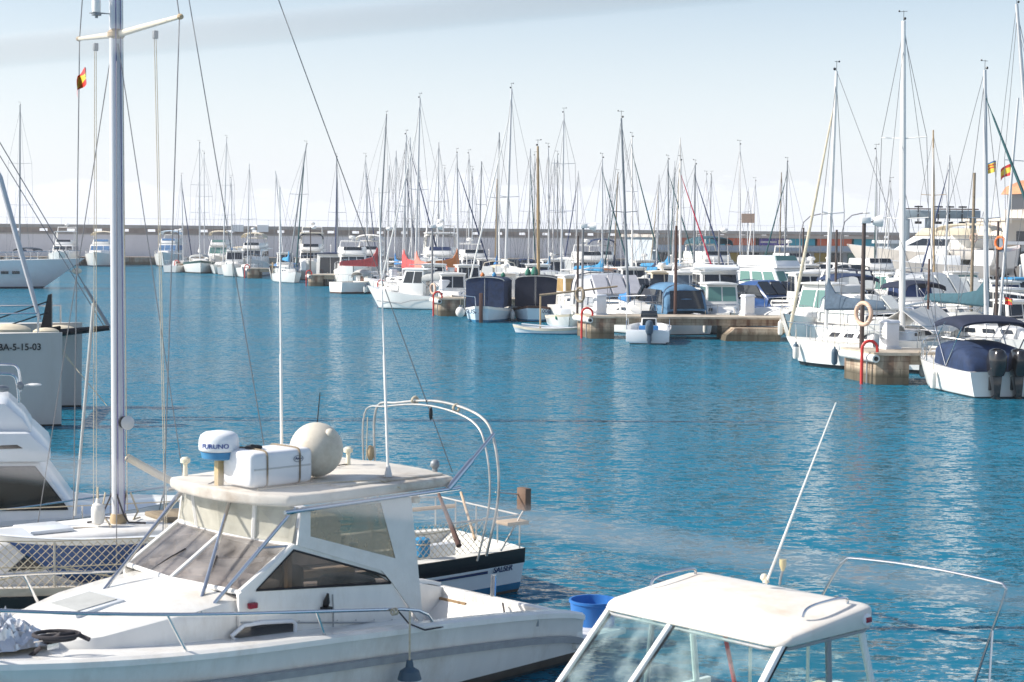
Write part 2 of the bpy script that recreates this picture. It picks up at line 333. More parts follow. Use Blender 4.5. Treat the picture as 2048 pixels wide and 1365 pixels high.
# breakwater: a long whitewashed wall under a brown stone parapet
wl0, wl1 = wd(-40, 450, 264), wd(1330, 465, 300)
wdir = (V((wl1.x, wl1.y, 0)) - V((wl0.x, wl0.y, 0))).normalized()
A0 = V((wl0.x, wl0.y, 0)) - wdir * 40; WL = 330
WTOP = 6.0
br = thing('breakwater', 'long whitewashed breakwater wall with brown stone parapet closing the harbour', 'breakwater', A0, math.atan2(wdir.y, wdir.x))
MB().box(0, WL, 0, 6, -2, WTOP - 1.45).build('wall', wallw, br)
mb = MB(); PB, PT = WTOP - 1.447, WTOP - .5
mb.box(0, WL, .6, 1.1, PB, PB + .42); mb.box(0, WL, .6, 1.1, PB + .82, PT)
OPN = [36.5 + k * 4.07 for k in range(41)]; prev = 0
for u in OPN: mb.box(prev, u, .601, 1.099, PB + .42, PB + .82); prev = u + 1.2
mb.box(prev, WL, .601, 1.099, PB + .42, PB + .82); mb.build('parapet', parap, br)
mb = MB(); mb.box(0, WL, .45, 1.25, WTOP - .497, WTOP); mb.build('coping', parap2, br)
mb = MB(); mb.box(0, WL, -.12, .45, WTOP - 1.5, WTOP - 1.3); mb.build('ledge', parap2, br)
mb = MB()
for i in range(0, WL, 4): mb.tube([(i, 1.0, WTOP), (i, 1.0, WTOP + 1.0)], .02, 6)
mb.tube([(0, 1.0, WTOP + 1.0), (WL, 1.0, WTOP + 1.0)], .02, 6)
mb.build('railing', alu, br)
gapw = mat('painted_sky_gap_white', (.9, .9, .88), .4)  # white paint stands in for bright sky seen through gaps in the parapet
for px in (487, 541):
    p = wd(px, 452, 272); q = br.matrix_basis.inverted() @ p
    MB().box(q.x - .9, q.x + .9, .3, 1.3, WTOP - .9, WTOP + .18).build('sky_gap_block', gapw, br)
# quay at the foot of the breakwater
qz = 1.15
mb = MB(); mb.box(0, WL, -9, -.0, -2, qz)
q = struct(mb.build('quay', quayc)); q.location = A0; q.rotation_euler = (0, 0, math.atan2(wdir.y, wdir.x))

# ------------------------------------------------------------------ piers
HP = 1.1
PIERS = [(12.4, 59.5, 60, 'nearest concrete pier with red ladder rail and brown stained head'),
         (3.8, 84.7, 70, 'concrete pier with broken end block and small outboard boat before it'),
         (-4.4, 106.6, 80, 'stained concrete pier whose head stands between fishing boat and navy canopy boat'),
         (-9.8, 132.5, 90, 'narrow concrete pier head right behind the red covered sailboat'),
         (-19.0, 164.5, 95, 'concrete pier with low slab deck in front of the sliding door cruiser'),
         (-28.9, 191.4, 110, 'small dark pier head beside the blue tarped double ender'),
         (-41.5, 217.0, 120, 'most distant pier head beside the ketch with dark sheer stripe')]
def make_pier(i, x, y, ln, label):
    t = thing('pier', label, 'pier', (x, y, 0), 0, 'mooring piers')
    mb = MB(); mb.prism([(0, 0), (1.15, 0), (1.15, 2.75), (-.55, 2.75)], -2, HP - .1); mb.build('head_block', conc, t, bevel=.03)
    mb = MB(); mb.prism([(-.08, -.08), (1.2, -.08), (1.2, .05), (ln, .05), (ln, 2.7), (1.2, 2.7), (1.2, 2.83), (-.66, 2.83)], HP - .1 + .003, HP); mb.build('deck_slab', deckc, t)
    MB().box(1.153, ln, .2, 2.5, HP - .42, HP - .098).build('deck_beam', conc, t)
    n = int(ln / 7)
    for k in range(1, n):
        MB().box(k * 7 - .6, k * 7 + .6, .3, 2.4, -2, HP - .423).build('pile_block', conc, t)
    # white roller fender along the end, red ladder hoop
    mb = MB(); mb.tube([(-.02, -.16, HP - .2), (-.66, 2.6, HP - .2)], .14, 14); mb.lathe([(.08, 0), (.08, .02)], 10, (-.02, -.18, HP - .2), 1, 'y'); mb.build('roller_fender', [fendw, black], t)
    pts = [(-.42, .25, -.1), (-.42, .25, HP + .12)] + [(-.42 + .26 - .26 * math.cos(a), .25 + .0, HP + .12 + .26 * math.sin(a)) for a in [R(d) for d in range(0, 181, 20)]] + [(.1, .25, HP)]
    MB().tube(pts, .055, 10).build('ladder_rail', redp, t)
    MB().tube([(.12 - .3, .55, -.2), (.12 - .3, .55, HP - .12)], .03, 8).build('ladder_leg', alud, t)
    return t
for i, (x, y, ln, lab) in enumerate(PIERS): make_pier(i, x, y, ln, lab)
# broken corner block under the second pier
mb = MB(); ring0 = [(0, -.1), (2.6, -.1), (2.6, 1.5), (-.1, 1.5)]
mb.loft([[(x - .5, y - .15, -1.5) for x, y in ring0], [(x - .12, y, .25) for x, y in ring0], [(x + .3, y + .1, .62) for x, y in ring0]], sm=False)
o = mb.build('broken_block', conc); o.location = wz(1437, 683, 0) + V((.5, .15, 0)); tag(o, 'crumbling concrete block with hollow corner under pier with outboard boat', 'concrete block')

# white service pedestals standing on the piers
pw = mat('white_pedestal_paint', (.74, .75, .77), .5, var=.05)
def pedestal(px, py, label, s=1.0):
    p = wz(px, py, HP); t = thing('service_pedestal', label, 'service pedestal', (p.x, p.y, HP), R(25), 'service pedestals on piers')
    mb = MB(); mb.box(-.28 * s, .28 * s, -.22 * s, .22 * s, .07, .92 * s); mb.build('cabinet', pw, t, bevel=.03)
    MB().box(-.34 * s, .34 * s, -.28 * s, .28 * s, 0, .068).build('base', pw, t)
    mb = MB(); mb.hexa([(-.33 * s, -.27 * s, .921 * s), (.33 * s, -.27 * s, .921 * s), (.33 * s, .27 * s, .921 * s), (-.33 * s, .27 * s, .921 * s), (-.26 * s, -.2 * s, 1.04 * s), (.26 * s, -.2 * s, 1.04 * s), (.26 * s, .2 * s, 1.04 * s), (-.26 * s, .2 * s, 1.04 * s)]); mb.build('lid', pw, t, bevel=.02)
    mb = MB()
    for k in range(4): mb.box(-.285 * s, -.281 * s, -.14 * s, .14 * s, (.35 + k * .11) * s, (.41 + k * .11) * s)
    mb.build('socket_panel', greyc, t)
pedestal(1778, 698, 'white service pedestal on nearest pier behind the red ladder rail', .98)
pedestal(1199, 630, 'white service pedestal at left end of pier behind the outboard boat', .98)
pedestal(1495, 631, 'white service pedestal in front of green glass wheelhouse', 1.0)
pedestal(889, 591, 'white service pedestal on pier head beside the navy canopy boat with rudder', .95)
pedestal(787, 564, 'white service pedestal behind the bow of white fishing boat', .95)
pedestal(606, 541, 'small white service pedestal beside the sliding door cruiser', .9)
pedestal(505, 533, 'tiny white service pedestal beside the blue tarped double ender', .9)

# lamp posts and bare posts on the piers
lampw = mat('white_lamp_housing', (.8, .79, .76), .4); postb = mat('brown_steel_post', (.075, .055, .05), .6, var=.2); postg = mat('grey_steel_post', (.22, .22, .23), .5)
def lamp_post(px, pytop, pybase, D, label, m=postb, head='flood', r=.07):
    b = wd(px, pybase, D); top = wd(px, pytop, D); h = top.z - HP
    t = thing('lamp_post', label, 'lamp post', (b.x, D, HP), 0, 'lamp posts on the piers')
    MB().tube([(0, 0, 0), (0, 0, h)], [r, r * .8], 10).build('post', m, t)
    if head == 'flood':
        mb = MB(); mb.lathe([(.06, -.12), (.13, -.1), (.2, .1), (.2, .22)], 14, (.42, 0, h + .06), 0, 'x'); mb.build('lamp_head', lampw, t)
        mb = MB(); mb.box(-.12, .22, -.12, .12, h - .02, h + .2); mb.build('ballast_box', lampw, t, bevel=.03)
        MB().tube([(-.05, 0, h), (.32, 0, h + .04)], .03, 6).build('bracket', m, t)
    if head == 'globe':
        mb = MB(); mb.sphere((.3, 0, h), (.26, .2, .16), 12); mb.build('lamp_head', lampw, t)
        MB().tube([(0, 0, h - .1), (.2, 0, h)], .04, 6).build('bracket', m, t)
    if head == 'curve':
        MB().tube([(0, 0, h), (.25, 0, h + 1.0), (.8, 0, h + 1.5), (1.7, 0, h + 1.7)], .045, 8).build('bracket', m, t)
        mb = MB(); mb.sphere((1.9, 0, h + 1.7), (.3, .12, .08), 10); mb.build('lamp_head', lampw, t)
    return t
lamp_post(1723, 446, 700, 61.8, 'tall brown lamp post with white floodlight on nearest pier, lifebuoy hung on it', r=.085)
lamp_post(1164, 456, 632, 86.6, 'slim grey lamp post with white flood lamp on pier behind the white dinghy', postg)
lamp_post(1154.5, 472, 634, 87.4, 'dark bare pole next to slim grey lamp post, ring hung on it', postb, None)
lamp_post(864, 456, 592, 108.4, 'lamp post with white head on pier beside white fishing boat wheelhouse', postg)
lamp_post(770, 458, 566, 134, 'slim post behind the mast of red covered sailboat', postg, 'globe')
lamp_post(621, 455, 546, 166, 'thin post with red ladder hoop at its foot left of sliding door cruiser', postb, 'globe', .06)
lamp_post(501, 458, 534, 193, 'thin lamp post on small pier head left of blue tarped double ender', postg, 'globe')
lamp_post(357, 460, 528, 219, 'thin dark lamp post on most distant pier head', postb, 'globe')
lamp_post(1351, 452, 580, 88, 'rust brown post rising behind blue canopied motorboat', darkwood, None, .085)
lamp_post(1437, 461, 560, 112, 'grey lamp post with white globe above pilothouse boats', postg, 'globe')
lamp_post(1605, 456, 560, 112, 'dark pole with long curved lamp arm right of purple shop sign', postb, None)
lamp_post(1599, 470, 545, 140, 'pale curved street lamp behind dark pole near shops', postg, 'curve')
lamp_post(1671, 460, 585, 88, 'dark brown pole rising behind white fishing boat with side window', postb, None)
lamp_post(1681, 470, 545, 135, 'grey curved street lamp in front of motor yacht on stands', postg, 'curve')
lamp_post(1993, 443, 590, 78, 'dark brown pole in front of catamaran sterns', postb, None)
lamp_post(1943, 346, 590, 92, 'tall olive pole with two spotlights near the flags', oldwood, None, .09)
lamp_post(1856, 518, 630, 70, 'short brown pole with red crossbar among boats', darkwood, None, .05)
# lifebuoys hung on posts
def lifebuoy(px, py, D, r, label, m=peach):
    p = wd(px, py, D); t = thing('lifebuoy', label, 'lifebuoy', p, R(-58), 'lifebuoys hung on posts')
    MB().torus((0, 0, 0), r, r * .2, 'y', 28, 10).build('ring', m, t)
    mb = MB()
    for a in (45, 135, 225, 315): mb.torus((r * math.cos(R(a)), 0, r * math.sin(R(a))), r * .215, r * .03, 'z', 12, 6)
    mb.build('band', whitec, t)
lifebuoy(1727, 628, 61.3, .38, 'faded orange lifebuoy hanging on brown lamp post of nearest pier')
lifebuoy(1160, 590, 86.0, .34, 'weathered lifebuoy on pole behind the white dinghy with wooden boom', oldwood)
lifebuoy(866, 578, 107.9, .3, 'pale lifebuoy on lamp post beside white fishing boat wheelhouse', peach)
lifebuoy(1947, 476, 122.5, .3, 'red and white lifebuoy hung high on catamaran stern rail, higher of two', peach)
lifebuoy(2000, 486, 76.5, .26, 'orange and white lifebuoy on dark pole in front of catamaran', orange)

# thin sea haze
if HAZE:
    hm = bpy.data.materials.new('sea_haze'); hm.use_nodes = True; nt = hm.node_tree
    for n in list(nt.nodes):
        if n.type != 'OUTPUT_MATERIAL': nt.nodes.remove(n)
    pv = nt.nodes.new('ShaderNodeVolumePrincipled'); pv.inputs['Color'].default_value = (.95, .97, 1, 1); pv.inputs['Density'].default_value = HAZE; pv.inputs['Anisotropy'].default_value = .2
    nt.links.new(pv.outputs[0], [n for n in nt.nodes if n.type == 'OUTPUT_MATERIAL'][0].inputs['Volume'])
    o = MB().box(-950, 950, -350, 950, -3, 30).build('haze', hm); o['kind'] = 'stuff'

# two strands of the wire fence the photograph was taken through
for nm, a, b, c, lab in ((0, (-60, 921), (1000, 1036), (2110, 1212), 'thin blurred fence wire crossing the water above the domed hardtop'), (1, (-60, 108), (640, 48), (1500, -30), 'thin blurred fence wire crossing the sky behind the tall mast')):
    pts = [wd(*a, .62), wd(*b, .60), wd(*c, .62)]
    o = MB().tube([pts[0], pts[0].lerp(pts[1], .5), pts[1], pts[1].lerp(pts[2], .5), pts[2]], .0014, 8).build('fence_wire', mat('galvanised_wire', (.74, .66, .62), .6)); tag(o, lab, 'wire')
# ------------------------------------------------------------------ boat building
greyhood = mat('grey_clear_vinyl_hood', (.40, .42, .45), .25, var=.12, scale=3)
class Hull:
    def __init__(s, L, B, fs, fb, kind='motor'): s.L, s.B, s.fs, s.fb, s.kind = L, B, fs, fb, kind
    def hb(s, t):
        h = s.B / 2
        if s.kind == 'motor': return h * (.9 + .1 * math.sin(math.pi * min(t, .55) / 1.1)) if t < .55 else h * max(.02, 1 - ((t - .55) / .45) ** 2.4)
        if s.kind == 'sail': return h * (.66 + .34 * math.sin(math.pi / 2 * t / .42)) if t < .42 else h * max(.015, math.cos(math.pi / 2 * ((t - .42) / .58) ** 1.35))
        return h * max(.03, math.sin(math.pi * (.04 + .925 * t))) ** .62
    def zs(s, t):
        if s.kind == 'double': return s.fs + (s.fb - s.fs) * (abs(t - .45) / .55) ** 2 * (1 if t > .45 else .75)
        return s.fs + (s.fb - s.fs) * t ** 2
    def y(s, t): return -s.L / 2 + s.L * t
    def t(s, y): return min(1, max(0, y / s.L + .5))
    def hby(s, y): return s.hb(s.t(y))
    def zsy(s, y): return s.zs(s.t(y))

def build_hull(root, h, top=None, boot=None, bottom=None, rub=None, deck=None, cock=None, depth=.35, n=17, rake=None, stripe=.13, mid=None):
    top = top or white; boot = boot or top; bottom = bottom or antif; rub = rub or top; mid = mid or top
    rake = rake if rake is not None else {'motor': .13, 'sail': .10, 'double': .05}[h.kind] * h.L
    rings = []
    for i in range(n):
        t = i / (n - 1); b = h.hb(t); z = h.zs(t)
        rows = [(-.5, .25), (-.12, .72), (0.05, .86), (.15, .89), (z * .62, .955), (z - stripe, .985), (z, 1.0)]
        pt = []
        for zz, wf in rows:
            wf = wf - (1 - wf) * 1.6 * t ** 3; yy = h.y(t) - rake * (1 - max(zz, -.3) / z) * t ** 5
            if h.kind == 'double': yy += rake * .6 * (1 - max(zz, -.3) / z) * (1 - t) ** 5
            pt.append((max(b * wf, .012), yy, zz))
        rings.append([(-x, y, z2) for x, y, z2 in reversed(pt)] + pt)
    mb = MB(); k = len(rings[0]); mrow = [4, 2, 3, 1, 0, 0, 0, 0, 0, 1, 3, 2, 4]
    mrow = [4, 3, 2, 1, 0, 0, 0, 0, 0, 1, 2, 3, 4]
    vs = [p for r in rings for p in r]; fs = []; mi = []
    for i in range(n - 1):
        for j in range(k - 1):
            fs.append((i * k + j, i * k + j + 1, (i + 1) * k + j + 1, (i + 1) * k + j)); mi.append(mrow[j])
    for j in range(k // 2 - 1):   # transom
        fs.append((j, k - 1 - j, k - 2 - j, j + 1)); mi.append(mrow[j])
    mb.add(vs, fs, mi, True)
    o = mb.build('hull', [bottom, boot, mid, top, rub], root, sharp=40)
    # deck with a sunken cockpit
    mb = MB(); rows = []
    nn = 21
    for i in range(nn):
        t = i / (nn - 1); b = h.hb(t); z = h.zs(t); inn = cock and cock[0] <= t <= cock[1]
        zc = z - depth if inn else z + .012
        y = h.y(t)
        rows.append([(-b * .985, y, z + .004), (-b * .80, y, z + .006), (-b * .77, y, zc), (b * .77, y, zc), (b * .80, y, z + .006), (b * .985, y, z + .004)])
    mb.loft(rows, False); mb.build('deck', deck or white, root, sharp=25)
    return o

def frustum(root, name, yb, yf, wb, wf, z0, z1, m, rb=0.0, rf=0.0, inset=.06, bevel=.04, zf=None):
    """cabin block: back/front y at the foot, half widths at the foot, raked ends, sides leaning in; returns its faces for windows"""
    zf = z0 if zf is None else zf
    b = [(-wb, yb, z0), (wb, yb, z0), (wf, yf, zf), (-wf, yf, zf)]
    t = [(-wb + inset, yb + rb, z1), (wb - inset, yb + rb, z1), (wf - inset, yf - rf, z1), (-wf + inset, yf - rf, z1)]
    mb = MB(); mb.hexa(b + t); mb.build(name, m, root, bevel=bevel)
    return {'P': (b[3], b[0], t[0], t[3]), 'S': (b[1], b[2], t[2], t[1]), 'F': (b[2], b[3], t[3], t[2]), 'R': (b[0], b[1], t[1], t[0])}

def roof(root, yb, yf, wb, wf, z, m, th=.07, camber=.06, name='roof'):
    rows = []
    for i in range(7):
        y = lerp(yb, yf, i / 6); w_ = lerp(wb, wf, i / 6)
        top = [(w_ * x, y, z + th + camber * (1 - x * x)) for x in (-1, -.7, -.35, 0, .35, .7, 1)]
        rows.append(top + [(w_ * x, y, z) for x in (1, -1)])
    mb = MB(); mb.loft(rows, sm=False); return mb.build(name, m, root, bevel=.025)

def canopy(root, yb, yf, w_, z, drop, m, name='canopy', frames=True, th=.03, sag=.12):
    rows = []
    for i in range(9):
        u = i / 8; y = lerp(yb, yf, u); zz = z - sag * (2 * u - 1) ** 2
        arc = []
        for k in range(11):
            a = math.pi * k / 10; x = -w_ * math.cos(a); q = math.sin(a) ** .55
            arc.append((x, y, zz - drop + drop * q))
        rows.append(arc + [(x * .98, yy, z2 - th) for x, yy, z2 in reversed(arc)])
    MB().loft(rows).build(name, m, root, sharp=50)
    if frames:
        zz = z - sag - drop
        for s in (-1, 1): MB().tube([(s * w_ * .98, yb + .05, zz + .02), (s * w_ * .98, (yb + yf) / 2, zz - .75), (s * w_ * .98, yf - .05, zz + .02)], .018, 6).build('canopy_frame', steel, root)

def rails(root, h, y0, y1, hgt=.55, n=6, r=.016, sides=(-1, 1), pulpit=True, name='guard_rail', mid=False):
    for hh in ((1,) if not mid else (1, .5)):
        pass
    mb = MB()
    for s in sides:
        pts = []
        for i in range(n):
            y = lerp(y0, y1, i / (n - 1)); x = s * h.hby(y) * .95; z = h.zsy(y)
            mb.tube([(x, y, z), (x, y, z + hgt)], r, 6); pts.append((x, y, z + hgt))
        if pulpit and s == 1 and len(sides) == 2: keep = pts
        mb.tube(pts, r, 6)
        if mid: mb.tube([(x, y, z - hgt * .5) for x, y, z in pts], r * .7, 5)
    if pulpit:
        z = h.zsy(y1) + hgt; x = h.hby(y1) * .95
        mb.tube([(-x, y1, z), (-x * .5, lerp(y1, h.L / 2, .8), z + .03), (x * .5, lerp(y1, h.L / 2, .8), z + .03), (x, y1, z)], r, 6)
    return mb.build(name, steel, root)

def outboard(root, x, y, z, s=1.0, m=None, tilt=0.0, name='outboard_motor'):
    m = m or blackg; o = empty(name); o.parent = root; o.location = (x, y, z); o.rotation_euler = (R(tilt), 0, 0)
    rings = []
    for zz, a, b, cy in ((-.05, .15, .22, -.02), (.08, .19, .29, -.03), (.28, .20, .33, -.04), (.45, .185, .31, -.05), (.56, .14, .24, -.05), (.60, .06, .12, -.04)):
        rings.append([(a * s * math.copysign(abs(math.cos(q)) ** .7, math.cos(q)), (cy + b * math.copysign(abs(math.sin(q)) ** .7, math.sin(q))) * s, zz * s) for q in [2 * math.pi * j / 16 for j in range(16)]])
    MB().loft(rings).build('cowling', m, o)
    mb = MB(); mb.loft([[(x2 * s, (y2 - .02) * s, zz * s) for x2, y2 in ((-wd_, -.10), (wd_, -.10), (wd_, .12), (-wd_, .12))] for zz, wd_ in ((-.06, .12), (-.35, .09), (-.85, .05))], sm=False)
    mb.box(-.03 * s, .03 * s, -.22 * s, .14 * s, -.62 * s, -.59 * s); mb.build('leg', m, o, bevel=.012)
    mb = MB(); mb.box(-.11 * s, .11 * s, .08 * s, .2 * s, -.42 * s, -.1 * s); mb.build('bracket', black, o, bevel=.02)
    return o

def boat(name, label, cat, pos, D=None, hd=0.0, near=None, L=0, group=None):
    """pos=(px, py of the waterline) for near end, or (px, D) for the middle"""
    f = V((math.sin(R(hd)), math.cos(R(hd)), 0))
    if D is None:
        p = wz(pos[0], pos[1], 0)
        if near == 'bow': p = p - f * L / 2
        if near == 'stern': p = p + f * L / 2
    else:
        p = wd(pos[0], pos[1], D)
    return thing(name, label, cat, (p.x, p.y, 0), R(-hd), group)

def loc_of(root, P): return (Matrix.Translation(root.location) @ Matrix.Rotation(root.rotation_euler.z, 4, 'Z')).inverted() @ P
def wor_of(root, P): return (Matrix.Translation(root.location) @ Matrix.Rotation(root.rotation_euler.z, 4, 'Z')) @ V(P)

def rig(root, h, tip, ym, zb, r=.075, m=None, boom=None, cover=None, jib=None, spread=(.5,), vane=True, zboom=None, jibr=.07, lean=True, stays=True, coverh=1.0, bowy=None):
    m = m or alu; base = V((0, ym, zb)); Dm = wor_of(root, base).y
    T = loc_of(root, wd(tip[0], tip[1], Dm))
    if not lean: T.x, T.y = 0, ym
    T.y = ym - min(.35, (T.z - zb) * .02)
    H = T.z - zb
    at = lambda f: base.lerp(T, f)
    r *= .88
    mast = MB().tube([base, at(.6), T], [r, r * .92, r * .62], 10).build('mast', m, root)
    if vane and (vane == 2 or random.random() < .6):
        mb = MB(); mb.tube([T, T + V((0, 0, .4))], .01, 5); mb.tube([T + V((-.14, 0, .36)), T + V((.18, 0, .36))], .01, 5); mb.sphere(T + V((.18, 0, .38)), .04, 8); mb.sphere(T + V((-.06, .05, .08)), .06, 8)
        mb.build('wind_vane', black, mast)
    sp = []
    for f in spread:
        wsp = .085 * H * (1.1 - f * .35); mb = MB(); mb.tube([at(f) + V((-wsp, -.12, .06)), at(f), at(f) + V((wsp, -.12, .06))], .022, 6); mb.build('spreader', m, mast); sp.append((f, wsp))
    by = h.L / 2 - .1 if bowy is None else bowy; zbow = h.zsy(by)
    bow = V((0, by, zbow)); st = V((0, -h.L / 2 + .1, h.zs(0) + .1))
    if stays:
        hb = h.hby(ym) * .95; mb = MB()
        for s in (-1, 1):
            pts = [(s * hb, ym - .1, h.zsy(ym))] + [tuple(at(f) + V((s * wsp, -.12, .06))) for f, wsp in sp] + [tuple(at(.97))]
            mb.tube(pts, .013, 5); mb.tube([(s * hb * .97, ym - .4, h.zsy(ym)), tuple(at(.48))], .011, 5)
        mb.tube([st, T], .011, 5)
        if not jib: mb.tube([bow, at(.92)], .011, 5)
        mb.build('rigging', wire, root)
    if jib:
        fr = .9; P = [bow.lerp(at(fr), q) for q in (0.0, .04, .06, .3, .6, .9, .93, 1)]
        MB().tube(P, [.03, .03, jibr * 1.15, jibr * 1.1, jibr * .9, jibr * .55, .02, .015], 8).build('furled_jib', jib, root)
    if boom:
        zb2 = zboom or zb + .9; e = V((0, ym - boom, zb2 + .1))
        MB().tube([(0, ym, zb2), e], [.06, .05], 8).build('boom', m if m is not alud else alu, root)
        if cover:
            rings = []; hm = coverh
            for u, hh, ww in ((-.015, .95, .10), (.03, 1.05, .13), (.07, .75, .17), (.16, .46, .19), (.4, .32, .17), (.7, .26, .14), (.96, .20, .11), (1.0, .1, .06)):
                c = V((0, ym - boom * u, zb2 + .1 * u - .06)); hh *= hm; j = random.uniform(.92, 1.08)
                rings.append([(c.x + ww * j * math.cos(a) * (1 if math.sin(a) < .3 else .75), c.y, c.z + (hh * max(0, math.sin(a)) + .1 * min(0, math.sin(a)))) for a in [2 * math.pi * k / 14 for k in range(14)]])
            MB().loft(rings).build('sail_cover', cover, root)
    return base, T

def sailboat(label, pos, tip, D=None, hd=0, L=9, B=2.9, near=None, top=None, boot=None, rub=None, cover=None, jib=None, boom=None, mast_r=.075, mastm=None, ym=None, spread=(.5,), dodger=None, dome=True, fs=.85, fb=1.15, group=None, stays=True, coverh=1.0, jibr=.07, cabm=None, rail=True, vane=True, lean=True, stripe=.13, kind='sail', bottom=None, zboom=None, mid=None):
    r = boat('sailboat', label, 'sailboat', pos, D, hd, near, L, group)
    h = Hull(L, B, fs, fb, kind); build_hull(r, h, top, boot, bottom, rub, deckgrey if random.random() < .4 else white2, cock=(.08, .34), stripe=stripe, mid=mid)
    ym = .08 * L if ym is None else ym; y0, y1 = -.14 * L, .27 * L; zz = h.zsy(0)
    q = frustum(r, 'coachroof', y0, y1, B * .32, B * .2, zz, zz + .48, cabm or white, rf=.5, inset=.1, bevel=.06, zf=h.zsy(y1) )
    for sd in 'PS':
        for a in (.18, .45, .7): pane(r, q[sd], a, .4, a + .17, .78, glass_d, 'cabin_window')
    MB().box(-.28, .28, y0 - .012, y0 + .02, zz - .3, zz + .42).build('hatch_door', darkwood, r)
    if dodger: canopy(r, y0 - .5, y0 + .55, B * .31, zz + .98, .5, dodger, 'sprayhood', False, sag=.22)
    if rail: rails(r, h, -L * .42, L * .4, .58, 7, .014)
    rig(r, h, tip, ym, zz + .45, mast_r, mastm, boom if boom is not None else L * .38, cover, jib, spread, vane, zboom or zz + 1.35, jibr, lean, stays, coverh)
    return r, h

def wheelhouse(label, pos, D=None, hd=0, L=7, B=2.5, near=None, top=None, boot=None, rub=None, fs=.75, fb=1.2, wy=(-.12, .16), wh=1.75, glass=None, roofm=None, cabm=None, trunk=True, motor=None, door=True, extras=(), group=None, name='motorboat', cat='motorboat', cover=None, rw=.37, bottom=None, kind='motor', stripe=.13, mid=None):
    r = boat(name, label, cat, pos, D, hd, near, L, group)
    h = Hull(L, B, fs, fb, kind); build_hull(r, h, top, boot, bottom, rub, white2, cock=(.06, wy[0] + .48), stripe=stripe, mid=mid)
    y0, y1 = wy[0] * L, wy[1] * L; zz = h.zsy(y0); zc = zz - .05; ztop = zz + wh; g = glass or glass_d; cm = cabm or white
    if trunk:
        q = frustum(r, 'trunk_cabin', y1 - .1, .36 * L, B * .36, B * .2, h.zsy(.2 * L) - .02, h.zsy(.2 * L) + .42, cm, rf=.55, inset=.1, bevel=.07, zf=h.zsy(.33 * L))
        for sd in 'PS': pane(r, q[sd], .25, .35, .55, .75, glass_d, 'porthole')
    zw = zz + wh * .47
    q = frustum(r, 'wheelhouse', y0, y1, B * rw, B * rw * .93, zc, ztop, cm, rb=.02, rf=wh * .34, inset=.1, bevel=.04)
    f0, f1 = .5, .93
    pane(r, q['F'], .06, f0, .48, f1, g, 'windscreen'); pane(r, q['F'], .52, f0, .94, f1, g, 'windscreen')
    pane(r, q['P'], .1, f0, .5, f1, g, 'side_window'); pane(r, q['P'], .55, f0, .93, f1, g, 'side_window')
    pane(r, q['S'], .07, f0, .45, f1, g, 'side_window'); pane(r, q['S'], .5, f0, .9, f1, g, 'side_window')
    if door: pane(r, q['R'], .3, .06, .7, .88, g, 'door')
    roof(r, y0 - .35, y1 - wh * .34 + .22, B * rw - .02, B * rw - .12, ztop - .005, roofm or cm)
    rails(r, h, y1 - .3, L * .4, .45, 5, .016)
    if motor: outboard(r, 0, -L / 2 - .22, zz - .15, motor)
    if not extras and D: extras = random.choice([('antenna',), ('rack',), ('antenna', 'light'), ('radar',), ('rack', 'antenna'), ('light',)])
    if 'antenna' in extras: MB().tube([(B * .25, y0, ztop), (B * .25 + .05, y0 - .1, ztop + 2.2)], [.014, .006], 6).build('antenna', mastw, r)
    if 'light' in extras:
        mb = MB(); mb.tube([(0, y0 + .3, ztop + .1), (0, y0 + .3, ztop + .75)], .03, 6); mb.sphere((0, y0 + .3, ztop + .8), .08, 8); mb.build('signal_mast', mastw, r)
    if 'radar' in extras:
        mb = MB(); mb.lathe([(.1, .1), (.1, .35), (.26, .36), (.28, .5), (.2, .6)], 14, (0, y0 + .5, ztop + .02)); mb.build('radar_dome', white, r)
    if 'rack' in extras:
        mb = MB()
        for x in (-.6, .6): mb.tube([(x, y0 - .2, ztop + .1), (x, y0 - .2, ztop + .35), (x, y1 - .8, ztop + .35), (x, y1 - .8, ztop + .1)], .02, 6)
        mb.build('roof_rail', steel, r)
    if cover: canopy(r, -L * .44, y0 + .1, B * .4, ztop - .1, .55, cover, 'cockpit_canopy')
    return r, h, q

